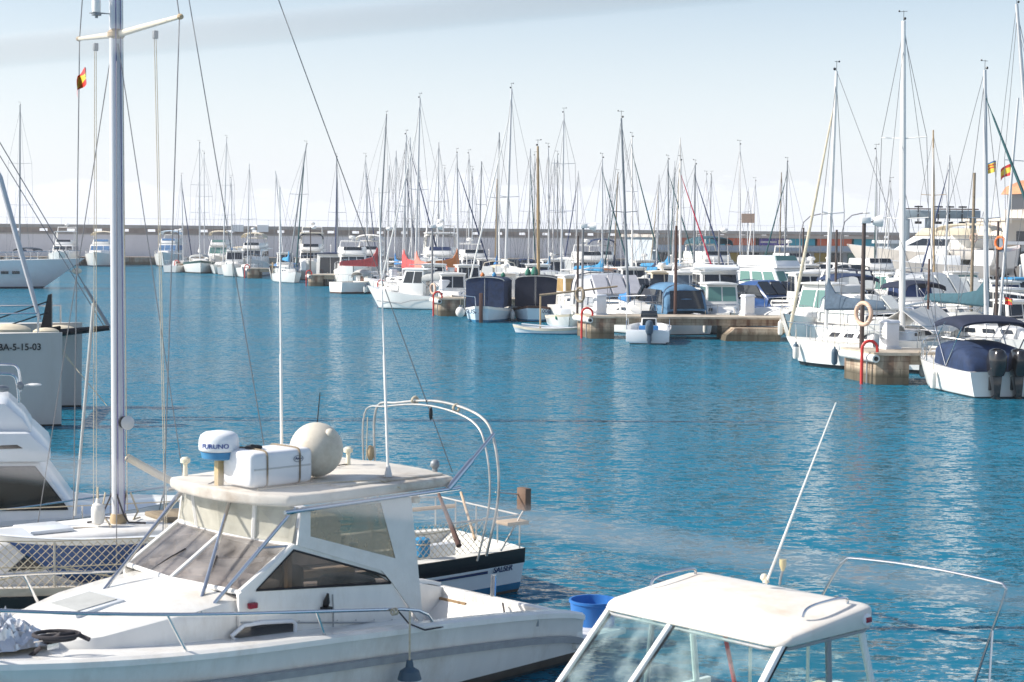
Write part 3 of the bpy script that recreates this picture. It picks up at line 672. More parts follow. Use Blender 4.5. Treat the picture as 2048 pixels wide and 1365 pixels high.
def cruiser(label, pos, D=None, hd=0, L=8.5, B=2.9, near=None, top=None, boot=None, cover=None, windm=None, arch=None, fs=.95, fb=1.3, closed=True, rub=None, group=None, height=1.75, stripe=.13, rib=None, mid=None, bottom=None):
    """sports cruiser: long foredeck, raked windscreen, canvas hood"""
    r = boat('motor_cruiser', label, 'motor cruiser', pos, D, hd, near, L, group)
    h = Hull(L, B, fs, fb); build_hull(r, h, top, boot, bottom, rub, white, cock=(.05, .5), stripe=stripe, mid=mid)
    zz = h.zsy(0); cover = cover or navy
    q = frustum(r, 'foredeck', -.02 * L, .38 * L, B * .4, B * .17, zz, zz + .42, white, rf=.5, inset=.12, bevel=.1, zf=h.zsy(.36 * L))
    for sd in 'PS': pane(r, q[sd], .2, .4, .62, .72, glass_d, 'porthole')
    pane(r, ((-.3, .1 * L, zz + .43), (.3, .1 * L, zz + .43), (.25, .17 * L, zz + .43), (-.25, .17 * L, zz + .43)), 0, 0, 1, 1, glass_d, 'deck_hatch', .03)
    q = frustum(r, 'windscreen_frame', -.22 * L, .07 * L, B * .42, B * .38, zz - .02, zz + .62, steel if not closed else cover, rf=.62, inset=.1, bevel=.02)
    wm = windm or glass_d
    for a in (.03, .35, .67): pane(r, q['F'], a, .12, a + .3, .92, wm, 'windscreen')
    for sd in 'PS': pane(r, q[sd], .1, .2, .9, .9, wm, 'side_screen')
    if closed:
        rows = []
        for y, zt, wd_ in ((-.45 * L, zz + .25, .40), (-.435 * L, zz + height * .5, .40), (-.40 * L, zz + height * .86, .41), (-.3 * L, zz + height * .97, .42), (-.12 * L, zz + height, .42), (-.085 * L, zz + height * .95, .42), (.035 * L, zz + .60, .40)):
            arc = [(-B * wd_ * math.cos(math.pi * k / 12), y, zz + .05 + (zt - zz - .05) * math.sin(math.pi * k / 12) ** .32) for k in range(13)]
            rows.append(arc)
        mb = MB(); mb.loft([a + [(x * .97, y, z - .04) for x, y, z in reversed(a)] for a in rows]); mb.build('canvas_hood', cover, r, sharp=60)
        pw_ = windm or clearp
        for s in (-1, 1):   # clear panels sewn into the sides
            x = s * B * .425
            qd = [(x, -.40 * L, zz + .5), (x, -.0 * L, zz + .5), (x * .95, -.1 * L, zz + height * .8), (x * .95, -.37 * L, zz + height * .78)]
            if s < 0: qd = [qd[1], qd[0], qd[3], qd[2]]
            MB().slab(qd, .03).build('clear_panel', pw_, r)
        qd = [(-B * .33, -.452 * L, zz + .3), (B * .33, -.452 * L, zz + .3), (B * .30, -.415 * L, zz + height * .76), (-B * .30, -.415 * L, zz + height * .76)]
        MB().slab(qd, .02).build('clear_panel', pw_, r)
        for a_ in (-.30, 0, .30):
            f0 = V((B * (a_ + .13), .03 * L, zz + .68)); f1 = V((B * (a_ - .13), .03 * L, zz + .68)); g1 = V((B * (a_ - .12), -.078 * L, zz + height * .9)); g0 = V((B * (a_ + .12), -.078 * L, zz + height * .9))
            MB().slab([f0, f1, g1, g0], .10).build('clear_panel', pw_, r)
        for y_ in (-.40, -.12): MB().tube([(-B * .425 * math.cos(math.pi * k / 12), y_ * L, zz + .07 + (height * .97 - .05) * math.sin(math.pi * k / 12) ** .32) for k in range(13)], .03, 6).build('hood_bow', steel if cover is not greyhood else navy, r)
    else:
        canopy(r, -.4 * L, -.06 * L, B * .42, zz + height, .35, cover, 'bimini')
        for s in (-1, 1): MB().box(s * B * .2 - .28, s * B * .2 + .28, -.2 * L, -.13 * L, zz - .3, zz + .35).build('seat', creamc, r, bevel=.05)
    if arch:
        mb = MB(); w_ = B * .46; y = -.33 * L
        mb.loft([[(x + dx, y + dy + (z - zz) * .18 - .3, z + dz) for dx, dy, dz in ((0, -.16, 0), (0.05 * (1 if x < 0 else -1), 0, -.05), (0, .16, 0))] for x, z in ((-w_, zz), (-w_ * .97, zz + 1.2), (-w_ * .8, zz + height + .12), (-w_ * .4, zz + height + .24), (w_ * .4, zz + height + .24), (w_ * .8, zz + height + .12), (w_ * .97, zz + 1.2), (w_, zz))])
        mb.build('radar_arch', arch, r, bevel=.02)
    rails(r, h, .04 * L, L * .41, .5, 5, .018)
    return r, h

def flybridge(label, pos, D=None, hd=0, L=12, B=4.0, near=None, top=None, boot=None, fs=1.2, fb=2.1, glass=None, hood=None, topm=None, hardtop=None, radar=True, group=None, sh=1.7, bottom=None, cabm=None):
    r = boat('motor_yacht', label, 'motor yacht', pos, D, hd, near, L, group)
    h = Hull(L, B, fs, fb); build_hull(r, h, top, boot, bottom, None, white2, cock=(.05, .22), stripe=.15)
    zz = h.zsy(-.05 * L); g = glass or glass_d; cm = cabm or white
    q = frustum(r, 'foredeck_trunk', .14 * L, .38 * L, B * .36, B * .16, h.zsy(.2 * L), h.zsy(.3 * L) + .5, cm, rf=1.0, inset=.15, bevel=.12, zf=h.zsy(.36 * L))
    q = frustum(r, 'saloon', -.3 * L, .2 * L, B * .42, B * .36, zz - .05, zz + sh, cm, rb=.1, rf=1.25, inset=.14, bevel=.09)
    for a in (.05, .36, .67): pane(r, q['F'], a, .36, a + .28, .88, g, 'windscreen')
    for sd in 'PS':
        for a in (.12, .42, .7): pane(r, q[sd], a, .5, a + .24, .86, g, 'saloon_window')
    pane(r, q['R'], .2, .08, .8, .86, g, 'saloon_door')
    z2 = zz + sh; roof(r, -.42 * L, .1 * L, B * .45, B * .3, z2 - .02, cm, .09, .04, 'flybridge_deck')
    q2 = frustum(r, 'flybridge_coaming', -.28 * L, .09 * L, B * .4, B * .28, z2 + .1, z2 + .72, cm, rf=.45, inset=.08, bevel=.08)
    pane(r, q2['F'], .06, .55, .94, .98, g, 'flybridge_screen', .05)
    zt = z2 + .7
    if hood: canopy(r, -.28 * L, .03 * L, B * .37, zt + 1.25, .6, hood, 'flybridge_hood', True)
    if hardtop:
        roof(r, -.3 * L, .04 * L, B * .38, B * .3, zt + 1.15, hardtop, .1, .06, 'hardtop')
        for y in (-.26 * L, -.02 * L):
            for s in (-1, 1): MB().tube([(s * B * .36, y, zt - .2), (s * B * .33, y + .15, zt + 1.18)], .05, 8).build('hardtop_post', cm, r)
    if radar:
        yb = -.27 * L; za = zt + (1.3 if hardtop else .0); mb = MB()
        mb.tube([(-B * .34, yb, zt - .3), (-B * .3, yb - .35, za + .55), (B * .3, yb - .35, za + .55), (B * .34, yb, zt - .3)], .08, 8); mb.build('radar_arch', cm, r)
        mb = MB(); mb.lathe([(.06, 0), (.06, .2), (.3, .22), (.32, .38), (.2, .48)], 14, (0, yb - .3, za + .62)); mb.build('radar_dome', white, r)
        mb = MB(); mb.tube([(.3, yb - .35, za + .55), (.3, yb - .6, za + 2.6)], [.02, .008], 6); mb.build('antenna', mastw, r)
    rails(r, h, .05 * L, L * .42, .65, 6, .022)
    return r, h

def llaut(label, pos, D=None, hd=0, L=6.5, B=2.3, near=None, top=None, cover=None, rub=None, boot=None, fs=.62, fb=1.05, tip=None, mastm=None, mast_r=.1, box=True, boxw=.40, boxz=(.05, 1.95), boxy=(-.30, .22), rudder=True, mid=None, group=None, bottom=None, tarp=None):
    """double ended fishing boat with an upright stem post"""
    r = boat('fishing_boat', label, 'fishing boat', pos, D, hd, near, L, group)
    h = Hull(L, B, fs, fb, 'double'); build_hull(r, h, top, boot, bottom, rub, creamc if not box else deckgrey, cock=(.2, .8), depth=.2, stripe=.14, mid=mid)
    zb, zs_ = h.fb, h.zs(0)
    mb = MB(); mb.box(-.06, .06, L / 2 - .12, L / 2 + .05, -.3, zb + .4); mb.build('stem_post', darkwood if box else wood, r, bevel=.02)
    if rudder:
        mb = MB(); mb.hexa([(-.10, -L / 2 - .1, -.5), (.10, -L / 2 - .1, -.5), (.10, -L / 2 + .02, -.5), (-.10, -L / 2 + .02, -.5), (-.10, -L / 2 - .12, zs_ + .75), (.10, -L / 2 - .12, zs_ + .75), (.10, -L / 2 + .0, zs_ + .75), (-.10, -L / 2 + .0, zs_ + .75)]); mb.build('rudder', darkwood, r, bevel=.02)
    if box:
        y0, y1 = boxy[0] * L, boxy[1] * L; z0 = fs + boxz[0]; z1 = fs + boxz[1]; w_ = B * boxw
        # upright canvas enclosure over the cockpit with curved top
        mb = MB(); rows = []
        for y in (y0, y0 + .02, y1 - .02, y1):
            rows.append([(-w_, y, z0), (-w_, y, z1 - .12)] + [(-w_ * .97 * math.cos(math.pi * k / 8), y, z1 - .1 + .2 * math.sin(math.pi * k / 8)) for k in range(9)] + [(w_, y, z1 - .12), (w_, y, z0)])
        mb.loft(rows); mb.build('canvas_enclosure', cover, r, sharp=30)
        MB().slab([(-w_ - .01, y1 - .1, z0 + .5), (-w_ - .01, y0 + .15, z0 + .5), (-w_ - .01, y0 + .15, z1 - .35), (-w_ - .01, y1 - .1, z1 - .35)], .012).build('clear_panel', steelblue, r)
        rim = [(-w_ * 1.03 * math.cos(math.pi * k / 8), y0 - .03, z1 - .08 + .2 * math.sin(math.pi * k / 8)) for k in range(9)]
        MB().tube(rim, .03, 6).build('canvas_piping', greyc, r); MB().tube([(x, y1 + .03, z) for x, y, z in rim], .03, 6).build('canvas_piping', greyc, r)
        MB().tube([(0, y0 - .025, z0 + .02), (0, y0 - .025, z1 + .08)], .012, 6).build('zip', greyc, r)
    if tip:
        base, T = rig(r, h, tip, .12 * L, fs + (1.9 if box else .3), mast_r, mastm or wood, None, None, None, (), True)
    if tarp:
        rows = []
        for y, zt, ww in ((-.36 * L, fs + .25, .3), (-.3 * L, fs + .75, .44), (0, fs + .95, .5), (.2 * L, fs + .85, .45), (.3 * L, fs + .4, .25)):
            rows.append([(-B * ww * math.cos(math.pi * k / 8), y, h.zsy(y) - .02 + (zt - fs) * math.sin(math.pi * k / 8) ** .8) for k in range(9)])
        mb = MB(); mb.loft([a + [(x * .96, y, z - .05) for x, y, z in reversed(a)] for a in rows]); mb.build('tarpaulin', tarp, r)
    return r, h

def covered(label, pos, D=None, hd=0, L=6.5, B=2.3, near=None, top=None, cover=None, fs=.7, fb=1.0, peak=.8, group=None, boot=None, name='covered_boat', rub=None):
    r = boat(name, label, 'covered boat', pos, D, hd, near, L, group)
    h = Hull(L, B, fs, fb); build_hull(r, h, top, boot, None, rub, white2)
    rows = []
    for i in range(9):
        t = .02 + .9 * i / 8; y = h.y(t); b = h.hb(t) * 1.02; z = h.zs(t); pk = peak * math.sin(math.pi * (.1 + .85 * t)) ** .7
        rows.append([(-b, y, z - .12)] + [(-b * math.cos(math.pi * k / 8), y, z + .02 + pk * math.sin(math.pi * k / 8) ** 1.2 + random.uniform(-.02, .02)) for k in range(9)] + [(b, y, z - .12)])
    mb = MB(); mb.loft([a + [(x * .96, y, z - .06) for x, y, z in reversed(a)] for a in rows]); mb.build('cover', cover or navy, r)
    return r, h

def dinghy(label, p, rz, L=2.8, B=1.4, m=None, seat=None, group=None, name='dinghy', z=None, r=.2):
    t = thing(name, label, 'dinghy', p, rz, group)
    n = 18; pts = []
    for i in range(n + 1):
        a = math.pi * i / n; pts.append((-(B / 2 - r) * math.cos(a) if True else 0, -L / 2 + (L * .62) + (L * .38 - r) * math.sin(a) ** .8, r + .12 * math.sin(a)))
    pts = [(-(B / 2 - r), -L / 2, r)] + pts + [((B / 2 - r), -L / 2, r)]
    mb = MB(); mb.tube(pts, [r * .6] + [r] * (len(pts) - 2) + [r * .6], 12); mb.build('tube', m or white, t)
    MB().box(-B / 2 + r, B / 2 - r, -L / 2 + .15, L * .35, .04, .1).build('floor', greyc, t)
    MB().box(-B / 2 + r * .8, B / 2 - r * .8, -L / 2 + .1, -L / 2 + .16, .06, .42).build('transom', seat or greyc, t)
    return t

def fender(P, label, ln=.6, r=.11, m=None, capm=None, rope=.5, ball=False, tilt=0):
    t = thing('fender', label, 'fender', P, 0, 'fenders hung on hulls')
    if ball:
        mb = MB(); mb.sphere((0, 0, 0), (r, r, r * 1.15), 18); mb.build('body', m or fendw, t)
        mb = MB(); mb.lathe([(r * .3, r * 1.05), (r * .22, r * 1.45), (r * .1, r * 1.5)], 10); mb.build('neck', capm or fendb, t)
        top = r * 1.4
    else:
        mb = MB(); mb.lathe([(r * .3, -ln / 2), (r * .8, -ln / 2 + r * .3), (r, -ln / 2 + r), (r, ln / 2 - r)], 14); mb.build('body', m or fendw, t)
        mb = MB(); mb.lathe([(r * 1.005, ln / 2 - r), (r * .8, ln / 2 - r * .3), (r * .35, ln / 2), (r * .25, ln / 2 + r * .6)], 14); mb.build('end_cap', capm or fendb, t)
        top = ln / 2 + r * .5
    MB().tube([(0, 0, top), (0, 0, top + rope)], .012, 6).build('lanyard', ropew, t)
    return t
def flag(P, label, cols, wd_=.6, ht=.4, rz=0.0, pole=None, hang=.25, name='flag'):
    t = thing(name, label, 'flag', P, rz)
    mb = MB(); nx = 10; n = len(cols); rows = []
    for i in range(nx + 1):
        u = i / nx
        rows.append([(u * wd_, .07 * math.sin(u * 7) * (1 + .3 * k), -ht * k / 8 - hang * u * u + .02 * math.sin(u * 9 + k)) for k in range(9)])
    vs = [p for r in rows for p in r]; fs = []; mi = []
    for i in range(nx):
        for k in range(8): fs.append((i * 9 + k, i * 9 + k + 1, (i + 1) * 9 + k + 1, (i + 1) * 9 + k)); mi.append(cols[k])
    vs2 = [(x, y + .006, z) for x, y, z in vs]; o = len(vs)
    mb.add(vs + vs2, fs + [tuple(a + o for a in reversed(f)) for f in fs], mi + mi, True)
    mb.build('cloth', [redp, yellow, blue, whitec], t)
    if pole: MB().tube([(0, 0, .08), (0, 0, -pole)], .018, 8).build('staff', mastw, t)
    return t
# ------------------------------------------------------------------ boats along the breakwater quay
flybridge('white flybridge yacht with radar mast moored bow out below the breakwater', (118, 533), None, 172, 13, 4.2, 'bow', boot=navyjib, sh=1.6, hardtop=white)
flybridge('flybridge yacht with cream canvas hood moored below the breakwater', (189, 534), None, 176, 13, 4.3, 'bow', hood=creamc, boot=navyjib, glass=glass_b, cabm=oldwhite, radar=False)
flybridge('tall white sport fisher with blue window covers alone at the breakwater quay', (325, 534), None, 178, 12, 3.9, 'bow', glass=glass_b, hood=palewash, boot=navyjib, sh=1.9)
r, h = cruiser('small dark topped motorboat seen over the bow deck of the big grey yacht', (43, 500), 215, 190, 8, 3.2, cover=black, windm=glass_d, closed=False, height=1.9)
sailboat('sailboat with tall dark mast and navy cover behind the big grey yacht', (42, 500), (39, 210), 225, 175, 12, 3.6, cover=navy, mastm=alud, mast_r=.13, spread=(.35, .62))

# big grey-white yacht whose bow enters the frame
r = boat('motor_yacht', 'big pale grey yacht bow pointing across the water with twin oval portholes', 'motor yacht', (-112, 560), 152, 84, None, 24)
h = Hull(24, 5.6, 2.2, 2.62); build_hull(r, h, white2, navyjib, antif, white2, white, rake=3.6, stripe=.2)
for a in (5.6, 6.5):
    MB().slab([(h.hby(a) * .985, a - .32, 1.25), (h.hby(a) * .985, a + .32, 1.25), (h.hby(a + .3) * 1.0, a + .32, 1.5), (h.hby(a) * 1.0, a - .32, 1.5)], .1).build('porthole', glass_d, r, bevel=.03)
frustum(r, 'saloon', -9, 4, 2.4, 2.0, 2.2, 3.6, white, rf=2.4, inset=.3, bevel=.15); rails(r, h, 2, 10.5, .7, 7, .03)
MB().sphere((0, 11.3, 1.5), (.25, .45, .28), 12).build('anchor', cream, r)

# ------------------------------------------------------------------ far end of the mooring row
sailboat('white ketch with dark green sheer stripe moored bow out beside most distant pier head', (402, 548), (399, 287), None, 168, 10, 4.0, 'bow', rub=green_st, stripe=.28, cover=whitec, mast_r=.1, spread=(.4, .64), dodger=greyc, fs=1.15, fb=1.6, boot=antit)
flybridge('trawler yacht with rolled cream canvas above green windows behind the ketch', (438, 520), 226, 178, 9, 3.6, glass=glass_g, hood=creamc, radar=False, sh=1.9)
sailboat('sailboat with shorter bare mast just behind the ketch mast', (409, 520), (408, 308), 222, 170, 9, 2.8, spread=(.6,))
sailboat('small sailboat with dark furled jib standing alone before the breakwater', (363, 520), (364, 353), 219, 10, 8, 2.6, jib=navyjib, mast_r=.08, spread=())
sailboat('sailboat with tall twin spreader mast behind the cream canvas trawler', (450, 520), (452, 277), 214, 185, 11, 3.2, spread=(.38, .62), mast_r=.09)
sailboat('sailboat with stubby mast beside the blue covered dish', (462, 520), (463, 357), 210, 5, 7, 2.4, cover=blue, spread=())
r, h = cruiser('white motorboat with black waterline and gold canvas hood next to small pier head', (490, 546), None, 165, 8.5, 3.6, 'bow', cover=creamc, boot=black, height=2.2)
flybridge('flybridge cruiser with gold trimmed top behind the small white pedestal', (505, 520), 205, 182, 10, 3.6, hood=creamc, cabm=oldwhite, radar=True)
sailboat('sailboat with plain grey mast above the gold trimmed cruiser', (497, 520), (498, 328), 199, 180, 9, 2.8, spread=(.45,))
r, h = llaut('white double ended fishing boat with dark sheer stripe and blue tarp', (545, 561), None, 200, 7.2, 3.0, 'bow', rub=navyjib, tarp=blue, box=False, tip=(545, 342), fs=.9, fb=1.5, mastm=alu, mast_r=.09, rudder=False)
sailboat('small white launch with dark fender and bright blue boom cover', (592, 567), (617, 289), None, 160, 7.5, 2.6, 'bow', cover=sky_c, jib=tealjib, mast_r=.1, mastm=alud, spread=(.6,), fs=.8, fb=1.1)
flybridge('sport fisher with tuna tower and orange lifebuoys behind bright blue boom cover', (622, 520), 190, 176, 9.5, 3.5, hood=darknavy, hardtop=cream, cabm=oldwhite)
r, h, q = wheelhouse('white houseboat cruiser with dark sliding doors facing the water', (668, 550), 171, 2, 8.5, 3.3, wh=2.1, wy=(-.3, .2), fs=.9, fb=1.3, door=False, rw=.42, roofm=navy)
MB().slab([quadpt(q['R'], *uv) for uv in ((.12, .12), (.49, .12), (.49, .84), (.12, .84))], .03).build('sliding_door', glass_d, r)
MB().slab([quadpt(q['R'], *uv) for uv in ((.51, .12), (.88, .12), (.88, .84), (.51, .84))], .03).build('sliding_door', glass_d, r)
sailboat('sailboat with very dark mast and furled black jib behind the houseboat cruiser', (677, 520), (673, 315), 184, 178, 10, 3, mastm=alud, jib=navyjib, mast_r=.1, spread=(.5,))
flybridge('white flybridge boat with black window band behind the red boom cover', (738, 520), 176, 180, 10, 3.8, hood=whitec, sh=1.6)
sailboat('sailboat with dark leaning forestay behind the white flybridge boat', (731, 520), (732, 314), 183, 160, 10, 3, jib=navyjib, jibr=.05, spread=(.5,))
sailboat('short masted sailboat close behind the leaning dark forestay', (735, 520), (734, 360), 190, 180, 8, 2.6, spread=())

# ------------------------------------------------------------------ sailboat with red cover and the white fishing boat
rS4, hS4 = sailboat('white sailboat with draped red boom cover and three fenders on its hull', (757, 588), (754, 227), None, 50, 7.4, 2.9, 'bow', cover=redc, mastm=alud, mast_r=.09, spread=(.52,), dodger=greyc, boot=darkwood, boom=3.9, coverh=1.5, fs=.95, fb=1.2, ym=.6, vane=2)
rS4.location = wd(744, 588, 147.5); rS4.location.z = 0
r, h, q = wheelhouse('white fishing boat with grey wheelhouse windows bow towards the open channel', (826, 615), 117, -72, 6.6, 2.4, fs=.85, fb=1.5, wy=(-.16, .13), wh=1.7, extras=('rack', 'antenna'), cover=greyc, stripe=.16)
mb = MB(); mb.add([(h.hby(y) * -.985 - .012, y, z) for y, z in ((-2.9, .78), (-.3, .62), (.4, .42), (2.3, .55), (2.3, .49), (.4, .36), (-.3, .56), (-2.9, .72))], [tuple(range(8))]); mb.build('side_moulding', rubg, r)

# ------------------------------------------------------------------ two canopied double enders
rL2, hL2 = llaut('double ended boat with royal navy canvas enclosure and tall brown rudder', (962, 646), None, 8, 6.4, 2.75, 'stern', top=palewash, cover=navy, rub=white, boot=antib, bottom=antib, boxz=(.1, 1.72), fs=.72, fb=1.15)
rL3, hL3 = llaut('double ended boat with darker navy enclosure and stout wooden mast', (1068, 645), None, 4, 6.8, 2.9, 'stern', top=palewash, cover=darknavy, rub=darkwood, boot=antib, boxz=(.1, 1.78), fs=.72, fb=1.15, tip=(1076, 293), mast_r=.12, rudder=False, boxw=.42, boxy=(-.27, .24))
for rr, hh, sx in ((rL2, hL2, -.55), (rL3, hL3, .35)): pass
MB().tube([(-1.12, -2.2, .75), (-1.12, -2.2, 1.45), (-1.05, -2.7, 1.5), (-.4, -2.9, 1.45), (-.35, -2.95, .9)], .03, 8).build('stern_rail', steel, rL2)
mb = text_mb('SUSA', .34, lambda u, v, w_: (-.52 + u, -3.05 + .0 * u - w_ - .10 * (1 - abs(u)), .62 + v)); mb.build('name_lettering', navyjib, rL2)
mb = text_mb('MA 2006', .30, lambda u, v, w_: (.35 + u, -3.24 - w_ - .0, .62 + v)); mb.build('registration_lettering', navyjib, rL3)
# baskets and sacks stowed on the second enclosure roof
for x, y, s, m, lab in ((-.2, .2, .22, greenc, 'green cloth sack standing on the darker navy canvas roof beside the wooden mast'), (-.6, .3, .18, greenc, 'smaller green bundle on the darker navy canvas roof')):
    P = wor_of(rL3, (x, y, .72 + 1.86)); o = MB(); o.lathe([(s * .7, 0), (s, s * .5), (s * .85, s * 1.6), (s * .4, s * 2.3), (s * .15, s * 2.5)], 12); b_ = o.build('sack', m); b_.location = P; tag(b_, lab, 'sack')
for x, y, s, m, lab in ((.2, .4, .13, sky_c, 'blue jug on the royal navy canvas roof'), (.75, .2, .13, greenc, 'pale green float on the royal navy canvas roof'), (-.5, .4, .12, orangec, 'orange float on the royal navy canvas roof')):
    P = wor_of(rL2, (x, y, .72 + 1.80)); o = MB(); o.lathe([(s * .6, 0), (s, s * .4), (s, s * 1.2), (s * .4, s * 1.9), (s * .3, s * 2.2)], 12); b_ = o.build('float', m); b_.location = P; tag(b_, lab, 'float')
# small white dinghy with a bamboo boom in front of them
p = wz(1092, 668, 0); r = thing('rowing_boat', 'low white rowing boat with bamboo boom on a short post', 'rowing boat', (p.x, p.y, 0), R(80))
h = Hull(3.4, 1.35, .3, .45, 'double'); build_hull(r, h, white2, white2, antib, cream, white2, cock=(.1, .85), depth=.2)
MB().tube([(0, .3, .1), (0, .3, 2.0)], .045, 8).build('post', wood, r)
MB().tube([(0, .35, 1.95), (.15, -3.6, 2.45)], [.06, .045], 8).build('boom', oldwood, r)
mb = MB(); mb.tube([(-.4, 1.2, .5), (-.1, -1.4, .3)], .035, 8); mb.build('oar', white2, r)

# ------------------------------------------------------------------ between the two front piers
rO, hO = None, None
r = boat('open_motorboat', 'small open white motorboat with stern outboard in front of the second pier', 'open motorboat', (1295, 689), None, 6, 'stern', 4.6)
h = Hull(4.6, 2.15, .62, .85); build_hull(r, h, white2, white2, antif, white, white2, cock=(.05, .8), depth=.32, stripe=.1)
MB().box(-1.0, 1.0, -2.32, -2.22, .1, .66).build('transom_board', white2, r, bevel=.02)
q = frustum(r, 'console', -.2, .45, .42, .38, .35, 1.12, white, rf=.2, bevel=.05); pane(r, q['R'], .1, .55, .9, .95, glass_d, 'dashboard')
frustum(r, 'windshield', .05, .4, .42, .38, 1.12, 1.45, glass_d, rf=.3, inset=.06, bevel=.01)
MB().box(-.45, .45, -.95, -.5, .34, .78).build('seat', blue, r, bevel=.06)
outboard(r, .08, -2.5, .55, .95, slate)
for s in (-1, 1): MB().tube([(s * .98, -2.0, .66), (s * 1.0, -1.9, 1.05), (s * .98, -.4, 1.1), (s * .97, -.3, .74)], .02, 8).build('hand_rail', steel, r)
MB().tube([(-1.0, -1.6, .7), (-1.05, -1.5, 2.6)], [.02, .006], 6).build('antenna', mastw, r)
rX = boat('fishing_boat', 'white fishing boat with tall grey canvas shelter and one square window', 'fishing boat', (1566, 690), None, -142, 'bow', 7.6)
hX = Hull(7.6, 2.6, .8, 1.45); build_hull(rX, hX, white, white, antif, white, white2, cock=(.05, .35), stripe=.12)
q = frustum(rX, 'trunk_cabin', .8, 2.7, .9, .5, 1.0, 1.5, white, rf=.5, inset=.1, bevel=.08, zf=1.2); q = frustum(rX, 'wheelhouse', -.2, 1.25, 1.02, .95, .85, 2.75, white, rf=.75, inset=.1, bevel=.08)
pane(rX, q['F'], .06, .42, .48, .86, glass_g, 'windscreen'); pane(rX, q['F'], .52, .42, .94, .86, glass_g, 'windscreen'); pane(rX, q['P'], .2, .45, .7, .82, glass_g, 'side_window')
roof(rX, -.6, .75, 1.0, .88, 2.75, white)
q = frustum(rX, 'canvas_shelter', -2.7, -.15, 1.04, 1.04, .8, 2.72, mat('pale_grey_shelter_canvas', (.60, .61, .60), .8, var=.06, scale=2, bump=.3), inset=.14, bevel=.16)
pane(rX, q['P'], .38, .5, .7, .8, glass_g, 'square_window'); pane(rX, q['S'], .35, .5, .7, .8, glass_g, 'square_window'); pane(rX, q['P'], .0, .02, .012, .98, greyc, 'canvas_seam'); pane(rX, q['P'], .78, .02, .79, .98, greyc, 'canvas_seam')
rails(rX, hX, 1.2, 3.0, .5, 5, .016)
rS5, hS5 = sailboat('small white sailboat with slate blue boom cover and dark fenders behind first pier', (1722, 742), (1669, 143), 66.9, -48, 6.8, 2.4, cover=slate, boot=black, mast_r=.095, mastm=mastw, jib=creamc, jibr=.06, boom=2.6, coverh=1.25, fs=.95, fb=1.08, spread=(.45,), dodger=greyc, ym=1.6, vane=2)
rS6, hS6 = sailboat('sailboat with thick white mast and grey white boom tent on first pier', (1822, 700), (1801, 40), 68.5, -150, 9.5, 3.1, mastm=mastw, mast_r=.14, spread=(.36, .62), cover=None, boom=3.6, ym=1.2, fs=.95, fb=1.25)
# boom tent: pale sheet hung over the boom
mb = MB(); rows = []
for i in range(8):
    y = 1.3 - 4.6 * i / 7; rows.append([(x * 1.25, y, 2.25 - abs(x) * .85 + .05 * math.sin(i * 2 + x * 3)) for x in (-1, -.6, -.25, 0, .25, .6, 1)])
mb.loft([a + [(x, y, z - .03) for x, y, z in reversed(a)] for a in rows]); mb.build('boom_tent', whitec, rS6, sharp=60)
rS7, hS7 = sailboat('sailboat with dark teal boom cover and dark furled jib on first pier', (1985, 700), (1973, 140), 70, 155, 10, 3.2, mastm=alu, mast_r=.12, cover=tealc, jib=tealjib, jibr=.07, boom=3.9, fs=1.0, fb=1.25, spread=(.42,), coverh=1.2, ym=-.4, dodger=greyc)
sailboat('sailboat with tall grey mast cut by the frame edge behind navy bimini', (2062, 650), (2034, 8), 79, 170, 11, 3.3, mastm=alu, mast_r=.13, spread=(.5,), fs=1.0, fb=1.3)

# motorboat with navy cover and two black outboards
p = wz(2004, 796, 0); rT = thing('motorboat', 'white motorboat with navy cockpit cover, navy bimini and twin black outboards', 'motorboat', (p.x - .42, p.y + 2.75, 0), R(8))
hT = Hull(5.9, 2.45, .82, 1.12); build_hull(rT, hT, white, white, antif, white, white, cock=(.04, .5), depth=.3, stripe=.12)
q = frustum(rT, 'foredeck', .15, 2.2, .95, .42, .9, 1.25, white, rf=.7, inset=.12, bevel=.1)
mb = MB(); rows = []
for y, zt, ww in ((-2.75, .84, 1.0), (-2.6, 1.3, 1.08), (-2.0, 1.62, 1.12), (-.8, 1.72, 1.12), (.1, 1.66, 1.08), (.55, 1.2, .92)):
    rows.append([(-ww * math.cos(math.pi * k / 12), y, .82 + (zt - .82) * math.sin(math.pi * k / 12) ** .3) for k in range(13)])
mb.loft([a + [(x * .97, y, z - .04) for x, y, z in reversed(a)] for a in rows]); mb.build('cockpit_cover', navy, rT, sharp=60)
canopy(rT, -2.3, .1, 1.15, 2.55, .28, darknavy, 'bimini', False, .06, .16)
for s in (-1, 1):
    MB().tube([(s * 1.13, -2.25, 2.2), (s * 1.13, -1.0, .9), (s * 1.13, .05, 2.2)], .022, 8).build('bimini_frame', steel, rT); MB().tube([(s * 1.14, .9, .95), (s * 1.13, -.9, 2.32)], .018, 8).build('bimini_strut', steel, rT)
outboard(rT, -.36, -3.16, .80, 1.3, blackg, name='outboard_motor'); outboard(rT, .36, -3.16, .80, 1.3, blackg, name='outboard_motor')
outboard(rT, 1.05, -3.05, .45, .55, black, name='kicker_motor')
rails(rT, hT, .6, 2.4, .5, 5, .018, mid=True)

